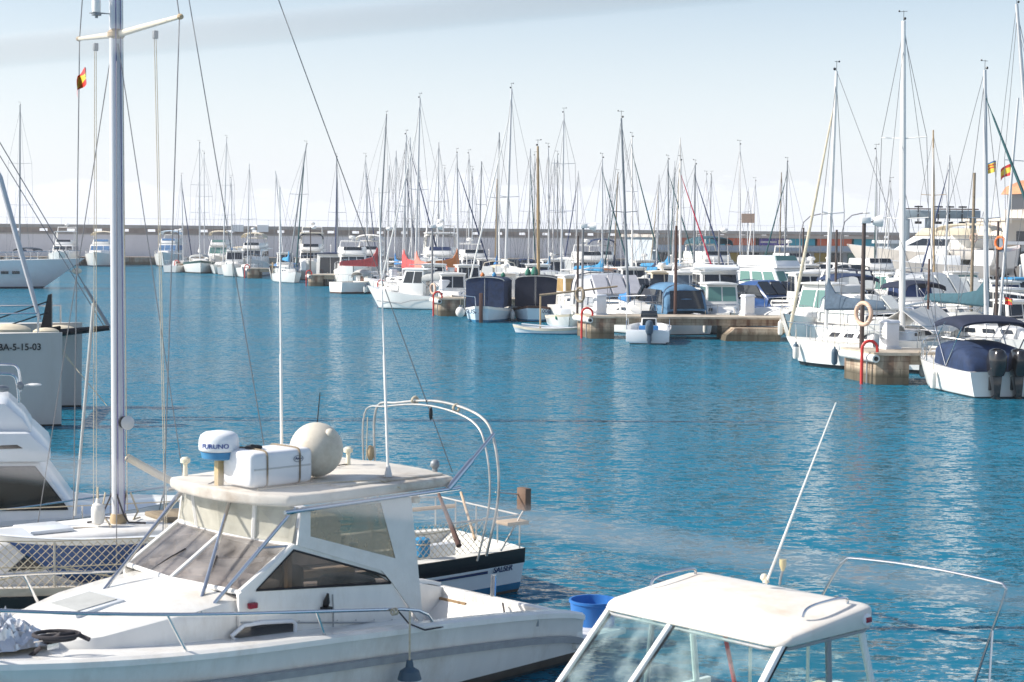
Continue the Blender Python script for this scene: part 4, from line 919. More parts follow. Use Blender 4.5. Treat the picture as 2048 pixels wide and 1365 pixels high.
# ------------------------------------------------------------------ behind the second pier
cruiser('white motor cruiser with navy trimmed windscreen hood behind second pier head', (1236, 600), 93.5, 160, 8.6, 3.1, cover=greyhood, windm=mat('pale_vinyl', (.58, .57, .60), .2, var=.1), fs=1.1, fb=1.5, height=1.8, arch=white)
rC, hC = cruiser('motorboat with big faded blue canvas hood and blue striped hull', (1318, 620), 92.2, -20, 7.6, 2.9, cover=steelblue, windm=glass_d, fs=.95, fb=1.2, rub=hullblue, height=1.6, stripe=.2)
wheelhouse('pilothouse boat with green glass and rounded white roof behind white pedestal', (1440, 630), 92.0, 178, 7.0, 2.6, glass=glass_g, fs=.8, fb=1.15, wh=1.65, wy=(-.2, .14), extras=('antenna',))
cruiser('small cruiser with curved navy windscreen band and white radar arch', (1722, 620), 92.5, 168, 8, 3.0, cover=navy, arch=white, windm=navyjib, fs=1.1, fb=1.5, closed=False, height=1.9)
wheelhouse('white pilothouse boat with navy screens covering its cabin windows', (1822, 610), 94, 172, 7.5, 2.9, glass=navyjib, fs=1.0, fb=1.4, wh=1.7, cabm=white)
cruiser('motor cruiser with light blue canvas top and grey clear panels', (1893, 600), 98, 150, 8.2, 3.2, cover=greyhood, windm=clearp, fs=1.1, fb=1.5, height=1.9, arch=white)
wheelhouse('cabin boat with navy screens and orange flag by the frame edge', (2003, 600), 97, 178, 7, 2.7, glass=navyjib, fs=.95, fb=1.3, wh=1.6)
sailboat('sailboat with dark blue mast and folded blue cover behind second pier head', (1247, 620), (1243, 237), 91.5, 160, 8, 2.6, mastm=alud, mast_r=.085, cover=blue, boom=1.2, spread=(.5,), zboom=1.7)
covered('low boat under pale sheet next to pilothouse with green glass', (1540, 640), 93, 160, 6, 2.3, cover=whitec, peak=.5)
covered('white boat under grey white tarpaulin behind thick white mast', (1885, 640), 76.5, -165, 6.5, 2.4, cover=whitec, peak=.7)
wheelhouse('cream cabin boat with tan curtain window behind the navy enclosures', (1150, 600), 100.5, 168, 6.8, 2.6, glass=glass_t, fs=.95, fb=1.3, wh=1.65, cabm=oldwhite)
r = boat('open_motorboat', 'small white launch with tilted outboard lying behind the bamboo boom', 'open motorboat', (1130, 640), 95.5, 175, None, 4.6); h = Hull(4.6, 1.9, .55, .8); build_hull(r, h, oldwhite, white2, antib, creamc, white2, cock=(.05, .8), depth=.3)
outboard(r, 0, -2.5, .55, .9, white2, 20); frustum(r, 'console', -.3, .4, .4, .36, .3, 1.0, white2, rf=.2); MB().box(-.7, .7, .9, 1.5, .45, .72).build('stowed_net', greenc, r, bevel=.1)
wheelhouse('cabin cruiser with three dark windscreen panes and inflatable on its roof', (1432, 590), 103, 172, 8, 3.1, fs=1.1, fb=1.5, wh=1.75, rw=.42, extras=('antenna', 'light'))
wheelhouse('white cabin boat with purple dark screens beside inflatable roofed cruiser', (1374, 585), 107, 176, 8, 3.0, fs=1.1, fb=1.5, wh=1.6, glass=slate)
flybridge('green windowed trawler with white canopy top behind purple striped sports boat', (1560, 570), 108, 150, 9.5, 3.4, glass=glass_g, radar=False, cabm=white2, sh=1.75)
cruiser('dark blue sports boat with low navy hood near curved lamp arm pole', (1560, 600), 100, 150, 7.5, 2.8, cover=hullblue, windm=glass_d, top=hullblue, height=1.5)
wheelhouse('boxy white cabin boat with black rear opening and orange flag', (1652, 590), 103, 10, 8, 3.2, fs=1.0, fb=1.4, wh=2.0, wy=(-.3, .2), rw=.42)
dl = dinghy('white inflatable dinghy lying on cruiser roof above dark windscreen', wd(1432, 554, 102.5), R(80), 2.7, 1.4, white2); dl.location.z = 2.97
dinghy('yellow inflatable dinghy stored between cabin boats', wd(1500, 548, 116), R(70), 2.6, 1.4, yellow).location.z = 1.3

# ------------------------------------------------------------------ the dense middle rows, from the masts seen against the sky
rb = random.Random(5)
HC = [white, white2, white, oldwhite, white2, palewash]
SAIL = [  # tip, base px, D, cover, jib, mast material, radius, spreaders, label
    ((777, 331), 777, 152, None, None, alu, .07, (), 'sailboat with lone short mast right behind the red draped boom'),
    ((791, 302), 791, 160, blue, None, alu, .075, (.5,), 'sailboat with blue cover between the two red boom covers'),
    ((810, 270), 807, 142, redc, None, alu, .08, (.5,), 'sailboat with narrow crimson boom cover beside salmon cover'),
    ((812, 309), 812, 168, None, None, alu, .075, (.45,), 'sailboat with thin mast directly behind the crimson boom cover'),
    ((815, 327), 817, 178, None, None, alud, .07, (), 'sailboat with low dark mast behind the thin mast and crimson cover'),
    ((822, 275), 826, 155, None, navyjib, alu, .075, (.4,), 'sailboat with dark furled jib raking behind the salmon boom cover'),
    ((837, 197), 832, 131, pinkc, None, alu, .09, (.5,), 'tall masted sailboat with wide salmon pink boom cover'),
    ((838, 343), 839, 188, None, None, alu, .065, (), 'small sailboat with low mast behind the tall salmon covered one'),
    ((876, 285), 877, 156, navy, None, alu, .075, (.3, .55), 'sailboat with navy cover beside the tall white flybridge tower'),
    ((888, 338), 887, 186, None, None, alu, .065, (), 'sailboat with short mast behind white flybridge tower'),
    ((917, 307), 918, 141, orangec, None, alu, .085, (.5,), 'sailboat with orange brown boom cover behind the royal navy enclosure'),
    ((936, 308), 939, 168, None, None, alu, .07, (.5,), 'sailboat with thin mast just past the orange boom cover'),
    ((946, 340), 946, 182, None, None, alu, .06, (), 'sailboat with lowest mast of the three past the orange cover'),
    ((961, 323), 959, 175, whitec, None, alud, .08, (.6,), 'sailboat with thick dark topped mast and white cover over royal navy canvas'),
    ((994, 358), 992, 150, None, None, wood, .07, (), 'little boat with short varnished wooden mast near blue bagged sail'),
    ((999, 265), 995, 139, blue, None, alud, .075, (.55,), 'sailboat with blue bagged sail at the foot of a dark mast'),
    ((1023, 178), 1012, 119, whitec, alu, alu, .095, (.45,), 'tall sailboat with long white sheet draped over its boom'),
    ((1062, 298), 1058, 152, None, None, alu, .075, (.5,), 'sailboat with grey mast just before the stout wooden mast'),
    ((1070, 312), 1068, 170, None, None, alu, .06, (), 'sailboat with thin mast almost touching the stout wooden mast'),
    ((1097, 296), 1100, 139, sky_c, None, alu, .08, (), 'sailboat with bright blue bunched sail behind darker navy enclosure'),
    ((1107, 317), 1107, 164, None, None, alu, .06, (), 'sailboat with slim mast behind the bright blue bunched sail'),
    ((1116, 310), 1117, 172, None, None, alud, .065, (.5,), 'sailboat with dark slim mast next to the tall double spreader mast'),
    ((1126, 227), 1124, 130, None, None, alu, .08, (.42, .7), 'tall sailboat with double spreaders above the tan curtain cabin boat'),
    ((1155, 342), 1153, 163, None, None, alu, .06, (), 'sailboat with short mast standing alone by the slim grey lamp post'),
    ((1208, 317), 1207, 131, sky_c, tealjib, alu, .075, (.4,), 'sailboat with teal furled jib and blue cover past second pier lamp'),
    ((1219, 359), 1219, 166, None, None, alu, .06, (), 'small sailboat peeping between teal jib and dark blue mast'),
    ((1235, 348), 1230, 152, navy, None, oldwood, .065, (), 'sailboat with brownish leaning mast near dark blue mast'),
    ((1268, 275), 1267, 137, None, tealjib, mastw, .075, (.3, .62), 'sailboat with pale mast and long dark green furled jib'),
    ((1317, 350), 1316, 150, navy, None, alu, .075, (), 'sailboat with navy sausage boom cover and orange bags'),
    ((1338, 320), 1340, 142, sky_c, tealjib, alud, .075, (), 'sailboat with two tone teal jib beside rust brown post'),
    ((1349, 322), 1348, 168, None, None, alu, .06, (), 'sailboat with plain mast between the teal jib and the crimson jib'),
    ((1360, 276), 1361, 152, None, None, mastw, .065, (.5,), 'sailboat with taller pale mast rising behind the crimson jib'),
    ((1366, 322), 1363, 129, sky_c, redjib, mastw, .09, (.5,), 'sailboat with striking crimson furled jib and white mast'),
    ((1396, 330), 1390, 130, None, navyjib, alud, .08, (), 'sailboat with black blue furled jib just past the crimson jib'),
    ((1413, 350), 1411, 172, None, None, alu, .055, (.4,), 'sailboat with faint thin mast above the white flybridge with teal hood'),
    ((1421, 350), 1420, 182, None, None, alud, .065, (), 'sailboat with darker mast beside the faint thin mast'),
    ((1480, 290), 1483, 143, None, None, alu, .07, (.5,), 'sailboat with lone tall mast and small orange board on it'),
    ((1497, 375), 1497, 185, None, None, alu, .055, (), 'sailboat with tiny mast left of the purple shop sign'),
    ((1510, 363), 1508, 178, None, None, alu, .055, (), 'sailboat with slightly taller tiny mast before the purple shop sign'),
    ((1572, 325), 1571, 136, slate, tealjib, alud, .075, (.45,), 'sailboat with dark jib slanting towards the purple shop sign'),
    ((1562, 345), 1561, 152, None, None, oldwood, .06, (), 'sailboat with brown mast crossing the slanting dark jib'),
    ((1752, 300), 1757, 122, None, None, alu, .06, (.5,), 'sailboat with thin mast in front of the yacht on stands'),
    ((1781, 365), 1776, 140, None, None, alu, .055, (), 'sailboat with short thin mast close by the thick white mast'),
    ((1866, 260), 1872, 112, None, None, wood, .075, (.6,), 'sailboat with orange brown lower mast before the blue gantry'),
    ((1897, 310), 1893, 122, None, navyjib, alu, .075, (.5,), 'sailboat with slanting dark jib crossing the blue gantry'),
]
for tip, bx, D, cov, jib, mm, mr, spr, lab in SAIL:
    Ls = rb.uniform(7.5, 10); hd = rb.choice([0, 180]) + rb.uniform(-22, 22)
    if cov in (redc, pinkc, whitec): hd = -52
    if cov is orangec: hd = 55
    if lab.startswith('sailboat with striking') or jib is navyjib or jib is tealjib: hd = 138 + rb.uniform(-12, 12) if lab.find('slanting') < 0 else -138
    ymf = .08 * Ls
    # put the mast, not the hull, over its measured place
    if jib is None and rb.random() < .45: jib = rb.choice([whitejib, navyjib, tealjib, whitejib, creamc])
    f = V((math.sin(R(hd)), math.cos(R(hd)), 0)); P = wd(bx, 520, D) - f * ymf
    SAILARGS = dict(cover=cov, jib=whitejib if jib is alu else jib, mast_r=mr * 1.15, mastm=mm, spread=spr, top=rb.choice(HC), boot=rb.choice([navyjib, antib, redjib, black]), dodger=rb.choice([None, None, navy, slate, whitec, blue]), fs=rb.uniform(.85, 1.1), fb=rb.uniform(1.15, 1.45), coverh=1.5 if cov in (redc, pinkc, orangec) else 1.0, jibr=.055)
    q = V((P.x, P.y, 0)); px = P.x / P.y * FPX + CX
    sailboat(lab, (px, 520), tip, P.y, hd, Ls, Ls * .32, **SAILARGS)

# motorboats filling the middle rows
flybridge('white flybridge boat with tall canvas tower and navy screens near orange cover', (880, 520), 150, 178, 10.5, 3.9, hood=whitec, glass=navyjib, hardtop=white, sh=1.8)
flybridge('white motor yacht with leaning radar arch behind the royal navy enclosure', (948, 520), 160, 172, 11, 3.8, glass=glass_d, radar=True, sh=1.5)
cruiser('white cruiser with wide navy hood between white sheet and bright blue sail', (1052, 530), 152, 178, 9, 3.3, cover=navy, windm=glass_d, height=1.9)
cruiser('cruiser with pale bow and black radar arch above bright blue sail', (1132, 525), 158, 182, 10, 3.5, cover=whitec, arch=black, height=2)
flybridge('white cruiser with black hood frame near the second pier lamp', (1205, 520), 165, 180, 10, 3.5, hood=navy, radar=True, sh=1.4)
covered('white motorboat under bright blue cover above the windscreen hood cruiser', (1197, 530), 125, 170, 7, 2.6, cover=sky_c, peak=1.0, fs=1.0, fb=1.4)
wheelhouse('orange topped little fishing boat behind dark blue mast', (1216, 530), 134, 10, 6, 2.3, roofm=orangec, cabm=oldwhite, wh=1.6)
sailboat('sailboat with blue and white boom tilting up beside orange lifebuoys', (1300, 530), (1312, 455), 131, 130, 8.5, 2.8, cover=navy, boom=4, spread=(), mast_r=.06)
wheelhouse('white cabin boat with grey awning between blue hood and sausage boom cover', (1325, 560), 113, 175, 7, 2.7, fs=1.0, fb=1.4, wh=1.6, cabm=cream, cover=greyc)
flybridge('white flybridge yacht with teal hood and black gear in front of the shops', (1428, 520), 141, 168, 12, 4.0, hood=tealc, glass=glass_d, sh=1.7)
wheelhouse('cream fishing boat with clutter on deck beside flybridge with teal hood', (1462, 540), 126, 165, 7, 2.7, cabm=creamc, wh=2.0, extras=('light', 'rack'))
covered('boat under salmon pink sheet in front of the purple shop sign', (1512, 525), 150, 120, 7, 2.6, cover=pinkc, peak=1.2)
cruiser('sports cruiser with dark raked windscreen behind green windowed trawler', (1535, 530), 128, 150, 9, 3.2, cover=slate, windm=glass_d, fs=1.2, fb=1.6)
cruiser('white cruiser with arched grey hood below the purple shop sign', (1553, 520), 145, 160, 9, 3.3, cover=greyc, fs=1.1, fb=1.5, height=2.2)
flybridge('white flybridge boat with radar arch beside the curved lamp arm', (1595, 525), 142, 175, 10.5, 3.6, sh=1.6)
cruiser('white motor cruiser with black hardtop strip behind boxy white cabin boat', (1690, 540), 118, 172, 10, 3.6, cover=whitec, windm=glass_d, fs=1.2, fb=1.7, height=2.0)
cruiser('small cruiser with dark navy arch hood near brown pole', (1735, 560), 106, 170, 8.5, 3.1, cover=darknavy, arch=white, fs=1.1, fb=1.5, height=1.9)
wheelhouse('white ferry like cabin boat with turquoise bow stripe near thick mast', (1795, 570), 103, 170, 8, 3.0, rub=sky_c, glass=glass_g, wh=1.7, fs=1.1, fb=1.5)
covered('boat under blue cover beneath the catamaran on stands', (1870, 560), 108, 178, 7, 2.6, cover=blue, peak=.9)
covered('boat under grey sheet near turquoise striped cabin boat', (1760, 580), 100, 150, 6, 2.4, cover=greyc, peak=.7)
wheelhouse('white cabin boat with pale blue canopy by the frame edge', (2046, 580), 104, 178, 7.5, 2.8, roofm=sky_c, wh=1.8)
sailboat('low white sailboat hull with open hatch beside twin outboard motorboat', (1975, 690), (2100, 200), 75, 60, 8, 2.8, boom=0, spread=(), stays=False, vane=False)
covered('inflatable tender under white cover between boom tent and teal boom', (1912, 660), 81, 140, 5, 2.1, cover=whitec, peak=.6)
wheelhouse('white motorboat with blue stripe and tall canopy behind teal boom cover', (2020, 640), 86, 165, 7, 2.7, cover=whitec, rub=hullblue, wh=1.7)
cruiser('motorboat with slate bimini on long rails between thick mast and teal cover', (1862, 620), 85, 160, 7, 2.7, cover=darknavy, closed=False, height=1.9)

# more small craft packed into the rows
MORE = [
 (wheelhouse, 'white pilot boat with low cabin half hidden behind royal navy enclosure', 905, 112.5, 178, dict(L=6.5, B=2.5, wh=1.6, extras=('antenna', 'rack'))),
 (wheelhouse, 'cream launch with open wheelhouse between the two navy enclosures', 1012, 111.5, 12, dict(L=6.5, B=2.4, wh=1.7, cabm=oldwhite)),
 (cruiser, 'white sports boat with grey vinyl hood behind darker navy enclosure', 1105, 113, 170, dict(L=7.5, B=2.8, cover=greyhood, height=1.7)),
 (wheelhouse, 'white cuddy boat with dark windows behind salmon boom cover', 868, 124, 176, dict(L=7, B=2.6, fs=1.0, fb=1.4)),
 (wheelhouse, 'white fishing launch with rails just behind orange boom cover', 935, 124.5, 172, dict(L=6.8, B=2.5, fs=.95, fb=1.4, extras=('light',))),
 (cruiser, 'white cruiser with cream hood behind the draped white sheet', 1000, 126, 178, dict(L=8, B=3, cover=creamc, height=1.8, arch=white)),
 (wheelhouse, 'pale cabin boat with white roof below bright blue bunched sail', 1075, 127, 182, dict(L=7, B=2.7, fs=1.0, fb=1.4)),
 (wheelhouse, 'white motorboat with narrow windscreen beyond the navy trimmed hood', 1265, 118, 176, dict(L=7, B=2.7, fs=1.0, fb=1.4, extras=('antenna',))),
 (cruiser, 'white speedboat with dark screen and no hood past dark blue mast', 1290, 108, 168, dict(L=7, B=2.6, cover=whitec, height=1.4, windm=glass_d)),
 (wheelhouse, 'white trawler style boat behind blue canvas hood with rack on roof', 1345, 124, 174, dict(L=7.5, B=2.8, fs=1.0, fb=1.5, extras=('rack', 'light'))),
 (cruiser, 'pale cruiser with whitish hood beyond inflatable roofed cruiser', 1400, 118, 170, dict(L=8, B=3.0, cover=whitec, height=1.9, arch=white)),
 (wheelhouse, 'white cabin boat with cream roof below flybridge with teal hood', 1480, 118, 176, dict(L=7, B=2.7, fs=1.0, fb=1.4, roofm=creamc)),
 (cruiser, 'white open cruiser with beige seats beside yellow inflatable', 1518, 112, 150, dict(L=7.5, B=2.8, cover=creamc, height=1.7, closed=False)),
 (wheelhouse, 'white boat with tall narrow cabin behind curved lamp arm pole', 1625, 120, 174, dict(L=7.5, B=2.8, fs=1.1, fb=1.5, wh=1.9)),
 (flybridge, 'small white flybridge boat beneath the beige yacht ashore', 1755, 119, 172, dict(L=9, B=3.2, sh=1.5, radar=False)),
 (wheelhouse, 'white launch with green tinted windscreen under catamaran bimini', 1925, 112, 178, dict(L=7, B=2.7, fs=1.0, fb=1.4, glass=glass_g)),
 (cruiser, 'white cruiser with silver hood near blue covered boat', 1955, 104, 165, dict(L=7.5, B=2.8, cover=greyc, height=1.7, arch=white)),
 (wheelhouse, 'white day boat with low windscreen behind twin outboard motorboat bimini', 2035, 78, 170, dict(L=6, B=2.4, wh=1.4)),
 (cruiser, 'long white cruiser hull without hood behind slate covered sailboat mast', 1698, 84, 162, dict(L=8, B=2.9, cover=whitec, height=1.3, windm=glass_d)),
 (wheelhouse, 'white boat with dark side windows seen behind grey canvas shelter', 1615, 98, 174, dict(L=7, B=2.7, fs=1.0, fb=1.4, wh=1.9)),
 (cruiser, 'white cruiser bow with rail beside the thick white mast foot', 1760, 79.5, 150, dict(L=7, B=2.7, cover=whitec, height=1.4)),
 (wheelhouse, 'white boat with small wheelhouse between cream trawler and gold trimmed cruiser', 470, 201, 175, dict(L=8, B=3.0, fs=1.0, fb=1.5)),
 (wheelhouse, 'white work launch beside bright blue boom cover launch', 570, 186, 172, dict(L=7, B=2.6, fs=1.0, fb=1.4, cabm=oldwhite)),
 (flybridge, 'white cruiser with open flybridge directly behind houseboat cruiser', 705, 166, 174, dict(L=10, B=3.6, sh=1.6)),
 (cruiser, 'white cruiser with grey hood between crimson cover and flybridge tower', 852, 148, 176, dict(L=9, B=3.3, cover=greyhood, height=2.0)),
 (wheelhouse, 'white boat with dark windscreen between leaning radar arch yacht and blue bagged sail', 978, 147, 178, dict(L=8, B=3.0, fs=1.1, fb=1.6)),
 (wheelhouse, 'white boat with square wheelhouse below tall double spreader mast', 1105, 146, 176, dict(L=8, B=3.0, fs=1.1, fb=1.5)),
 (flybridge, 'white flybridge cruiser between teal jib and second pier lamp', 1180, 150, 176, dict(L=10, B=3.5, sh=1.5)),
 (wheelhouse, 'white boat with grey wheelhouse behind boat with orange bags', 1290, 146, 174, dict(L=8, B=3.0, fs=1.1, fb=1.5)),
 (cruiser, 'pale hooded cruiser behind crimson jib boat', 1372, 140, 172, dict(L=8.5, B=3.1, cover=whitec, height=1.9)),
]
for fn_, lab, px, D, hd, kw in MORE: fn_(lab, (px, 560), D, hd, **kw)
# fenders slung on hulls in the middle rows: nothing tells these apart
rf = random.Random(9); small = None
for px, D in ((1218, 89), (1262, 89.5), (1300, 88.4), (1352, 89), (1412, 88.3), (1470, 88.6), (1700, 88.5), (1748, 88.8), (1800, 90), (1850, 90), (1905, 93), (1965, 93), (1130, 97), (1170, 97), (1412, 99), (1450, 99), (1530, 97), (1580, 98), (1640, 99), (880, 111), (930, 110), (1000, 109.5), (1090, 111), (690, 166), (655, 166), (730, 143)):
    P = wd(px, 560, D); P.z = rf.uniform(.42, .6)
    if small is None: small = fender(P, 'small white fender slung on a hull in the crowded middle rows', ln=.6, r=.12, capm=fendb); small['group'] = 'small fenders in the middle rows'
    else: copy_tree(small).location = P

# fenders on the near hulls
def hull_fender(root, h, y, side, label, **k):
    z = h.zsy(y) - .5; P = wor_of(root, (side * (h.hby(y) + k.get('r', .11) * .9), y, z)); fender(P, label, **k)
for y, lab in ((2.55, 'dark capped fender at the bow of slate covered sailboat'), (.4, 'dark blue fender amidships on slate covered sailboat'), (-1.9, 'dark blue fender at the stern of slate covered sailboat')):
    hull_fender(rS5, hS5, y, -1, lab, m=fendb if y < 2 else fendw, r=.12, ln=.62)
for y, lab in ((2.4, 'white fender at the bow of red covered sailboat'), (.3, 'grey fender amidships on red covered sailboat'), (-1.6, 'white fender near the stern of red covered sailboat')):
    hull_fender(rS4, hS4, y, 1, lab, m=fendw, r=.16, ln=.7)
hull_fender(rT, hT, 2.5, -1, 'white fender hung at the bow of twin outboard motorboat', ln=.7, r=.12, capm=fendw)
hull_fender(rT, hT, -.4, -1, 'white fender amidships on twin outboard motorboat', ln=.6, r=.1, capm=fendw)
hull_fender(rX, hX, 1.9, 1, 'white fender at bow of fishing boat with grey canvas shelter', ln=.7, r=.12, capm=fendw)
hull_fender(rX, hX, .2, 1, 'pale fender amidships on fishing boat with grey canvas shelter', ln=.7, r=.12, capm=fendw)
P = wor_of(rL2, (-1.35, -2.3, .55)); fender(P, 'round white ball fender on the stern of royal navy canvas boat', ball=True, r=.27)
P = wor_of(rL3, (-1.3, -2.4, .35)); fender(P, 'small white fender between the two navy canvas boats', ln=.5, r=.13, capm=fendw)
# mooring ropes
def rope(P0, P1, sag, label, m=None, r=.018, name='mooring_rope'):
    P0, P1 = V(P0), V(P1); pts = [P0.lerp(P1, i / 12) - V((0, 0, sag * 4 * (i / 12) * (1 - i / 12))) for i in range(13)]
    o = MB().tube(pts, r, 6).build(name, m or ropew); return tag(o, label, 'mooring rope')
rope(wor_of(rT, (-.2, 2.7, 1.05)), (13.9, 59.7, 1.15), .12, 'pale mooring rope from twin outboard motorboat to first pier')

# ------------------------------------------------------------------ boatyard, shops and control tower
mb = MB(); mb.prism([(33, 118), (150, 100), (150, 200), (38, 200)], -2, 1.3); struct(mb.build('yard_ground', ground_m))
mb = MB(); mb.prism([(20, 172), (37.9, 172), (37.9, 200), (150, 200.1), (150, 284), (20, 275)], -2, 1.25); struct(mb.build('shop_quay', ground_m))
# low shop row with coloured fascia boards
s0, s1 = wd(1305, 500, 205), wd(1745, 500, 215); L_ = (s1 - s0).length; ang = math.atan2(s1.y - s0.y, s1.x - s0.x)
sh = thing('shop_row', 'long low shop building with teal, orange and purple fascia boards', 'shop building', (s0.x, s0.y, 1.25), ang)
MB().box(0, L_, 0, 8, 0, 3.6).build('wall', shopb, sh); MB().box(-.4, L_ + .4, -1.6, 8.3, 3.603, 3.95).build('roof', parap2, sh)
MB().box(-.3, L_ + .3, -1.45, -.003, 2.0, 2.15).build('awning', shopb, sh)
MB().box(.2, L_ - .2, -1.0, -.9, 2.15, 2.75).build('upper_panel', mat('pale_blue_panel', (.40, .48, .58), .6), sh)
tealp, orp, purp = mat('teal_sign', (.03, .30, .42), .5), mat('orange_sign', (.50, .12, .06), .5), mat('purple_sign', (.08, .06, .30), .5)
def px2u(px): return (px - 1305) / 440 * L_
for a, b_, m in ((1305, 1345, parap), (1348, 1372, orp), (1376, 1436, tealp), (1440, 1496, orp), (1504, 1560, purp), (1564, 1615, tealp), (1620, 1690, orp), (1695, 1745, tealp)):
    MB().box(px2u(a), px2u(b_), -1.25, -1.0, 2.76, 3.58).build('sign_board', m, sh)
mb = MB()
for k in range(14): mb.box(px2u(1506 + k * 2.3), px2u(1507.5 + k * 2.3), -1.28, -1.251, 3.05, 3.25)
for k in range(5): mb.box(px2u(1541 + k * 3.5), px2u(1543.4 + k * 3.5), -1.28, -1.251, 2.95, 3.4)
mb.build('sign_lettering', whitec, sh)
for k in range(12):
    m = [glass_d, glass_g, darkwood, glass_d, mat('ochre_door', (.4, .3, .08), .6)][k % 5]
    MB().box(.8 + k * (L_ - 2) / 12, .8 + (k + .72) * (L_ - 2) / 12, -.06, -.003, .05, 1.85).build('shop_front', m, sh)
# harbour control tower with tiled cap
t0 = wd(2040, 470, 158); ct = thing('control_tower', 'cream harbour building with glazed lookout and orange tiled cap', 'control tower', (t0.x, t0.y, .45), R(12))
stone = mat('cream_plaster', (.62, .55, .46), .85, var=.06, scale=.6); tile = mat('terracotta_tiles', (.50, .24, .13), .8, var=.25, scale=3)
MB().box(-1.4, 9, 0, 8, 0, 6.2).build('wall', stone, ct); MB().box(-1.6, 9.2, -.2, 8.2, 6.203, 6.45).build('cornice', stone, ct)
MB().box(1.6, 6.4, 1.2, 6, 6.453, 7.3).build('lookout_base', stone, ct); MB().box(1.75, 6.25, 1.35, 5.85, 7.303, 8.7).build('lookout_glass', glass_d, ct)
for x in (1.65, 3.1, 4.6, 6.1):
    MB().box(x, x + .22, 1.2, 1.4, 7.302, 8.7).build('window_post', stone, ct)
mb = MB(); mb.loft([[(1.3, .9, 8.703), (6.7, .9, 8.703), (6.7, 6.3, 8.703), (1.3, 6.3, 8.703)], [(1.6, 1.2, 9.4), (6.4, 1.2, 9.4), (6.4, 6, 9.4), (1.6, 6, 9.4)], [(2.6, 2.2, 10.0), (5.4, 2.2, 10.0), (5.4, 5, 10.0), (2.6, 5, 10.0)]], sm=False); mb.build('roof', tile, ct)
mb = MB()
for i in range(8): mb.tube([(-1.4 + i * .55, 0, 6.45), (-1.4 + i * .55, 0, 7.2)], .03, 6)
mb.tube([(-1.4, 0, 7.2), (2.5, 0, 7.2)], .03, 6); mb.build('terrace_railing', alu, ct)
for k in range(3): pane(ct, ((-1.4, 0, 0), (9, 0, 0), (9, 0, 6.2), (-1.4, 0, 6.2)), .1 + k * .3, .55, .26 + k * .3, .85, glass_d, 'window', .03)
b0 = wd(1915, 480, 158); bb = thing('boatyard_shed', 'low grey boatyard shed with white roof behind the catamaran', 'shed', (b0.x, b0.y, 1.3), 0)
MB().box(-6, 14, 0, 6, 0, 3.2).build('wall', shopb, bb); MB().box(-6.4, 14.4, -.5, 6.4, 3.203, 3.5).build('roof', white2, bb)
for k in range(4): MB().box(-5 + k * 4.5, -2 + k * 4.5, -.05, -.003, 1.3, 2.6).build('window', glass_d, bb)
# travel lift gantry
g0 = wd(1880, 470, 140); ga = thing('boat_hoist', 'blue grey boat hoist gantry with dark spotlights on its beam', 'boat hoist', (g0.x, g0.y, 1.3), 0)
gm = mat('blue_grey_steel', (.27, .34, .39), .5, var=.08)
zt = wd(1880, 421, 140).z - 1.3
MB().box(-3.1, 3.1, -.4, .4, zt - .65, zt).build('beam', gm, ga, bevel=.05)
for x in (-2.7, -.95, 2.6): MB().box(x - .2, x + .2, -.35, .35, 0, zt - .653).build('leg', gm, ga, bevel=.03)
for x in (-1.9, -.3, .6, 1.6):
    mb = MB(); mb.tube([(x, -.5, zt - .2), (x, -.5, zt + .35)], .04, 6); mb.box(x - .3, x + .3, -.75, -.45, zt + .2, zt + .32); mb.tube([(x, -.5, zt - .3), (x, -.5, zt - .95)], .05, 6); mb.box(x - .25, x + .25, -.7, -.45, zt - 1.1, zt - .9); mb.build('spotlight', black, ga)
MB().box(-3.0, 3.0, -.2, .2, zt + .05, zt + .14).build('top_cable_tray', darkwood, ga)
# motor yacht ashore
sw = mat('shore_hull_paint', (.66, .62, .57), .4, var=.06, scale=.6)
def ashore(root, pts, z):
    mb = MB()
    for x, y in pts: mb.tube([(x * 1.25, y, 1.3 - z), (x, y, .4)], .07, 6); mb.box(x - .25, x + .25, y - .25, y + .25, .05, .2)
    mb.build('boat_stand', darkwood, root)
p = wd(1838, 500, 138); r = thing('motor_yacht', 'beige motor yacht propped ashore with sweeping black side windows', 'motor yacht', (p.x, p.y, 2.3), R(66))
h = Hull(11.5, 3.7, 1.5, 2.2); build_hull(r, h, sw, sw, antit, sw, white, stripe=.2)
q = frustum(r, 'saloon', -4.4, 2.2, 1.6, 1.25, 1.5, 2.9, white2, rf=2.0, inset=.2, bevel=.12)
for sd in 'PS': MB().slab([quadpt(q[sd], *uv) for uv in ((.1, .45), (.8, .45), (.72, .8), (.2, .85))], .03).build('side_window', glass_d, r)
pane(r, q['F'], .1, .3, .9, .85, glass_d, 'windscreen'); frustum(r, 'flybridge_coaming', -4.2, .2, 1.45, 1.1, 2.9, 3.5, creamc, rf=.6, inset=.1, bevel=.1)
ashore(r, [(-1.2, -4), (1.2, -4), (-1.2, 0), (1.2, 0), (-.9, 3.2), (.9, 3.2)], 2.3)
p = wd(1850, 515, 126); r = thing('motor_yacht', 'low beige hull ashore under the sweeping window yacht', 'motor yacht', (p.x, p.y, 1.9), R(75))
h = Hull(9, 3, 1.2, 1.7); build_hull(r, h, sw, sw, antit, sw, white2); frustum(r, 'cabin', -2.5, 1.5, 1.1, .9, 1.2, 1.9, white2, rf=1.0, bevel=.1)
ashore(r, [(-1.0, -3), (1.0, -3), (-.9, 2), (.9, 2)], 1.9)
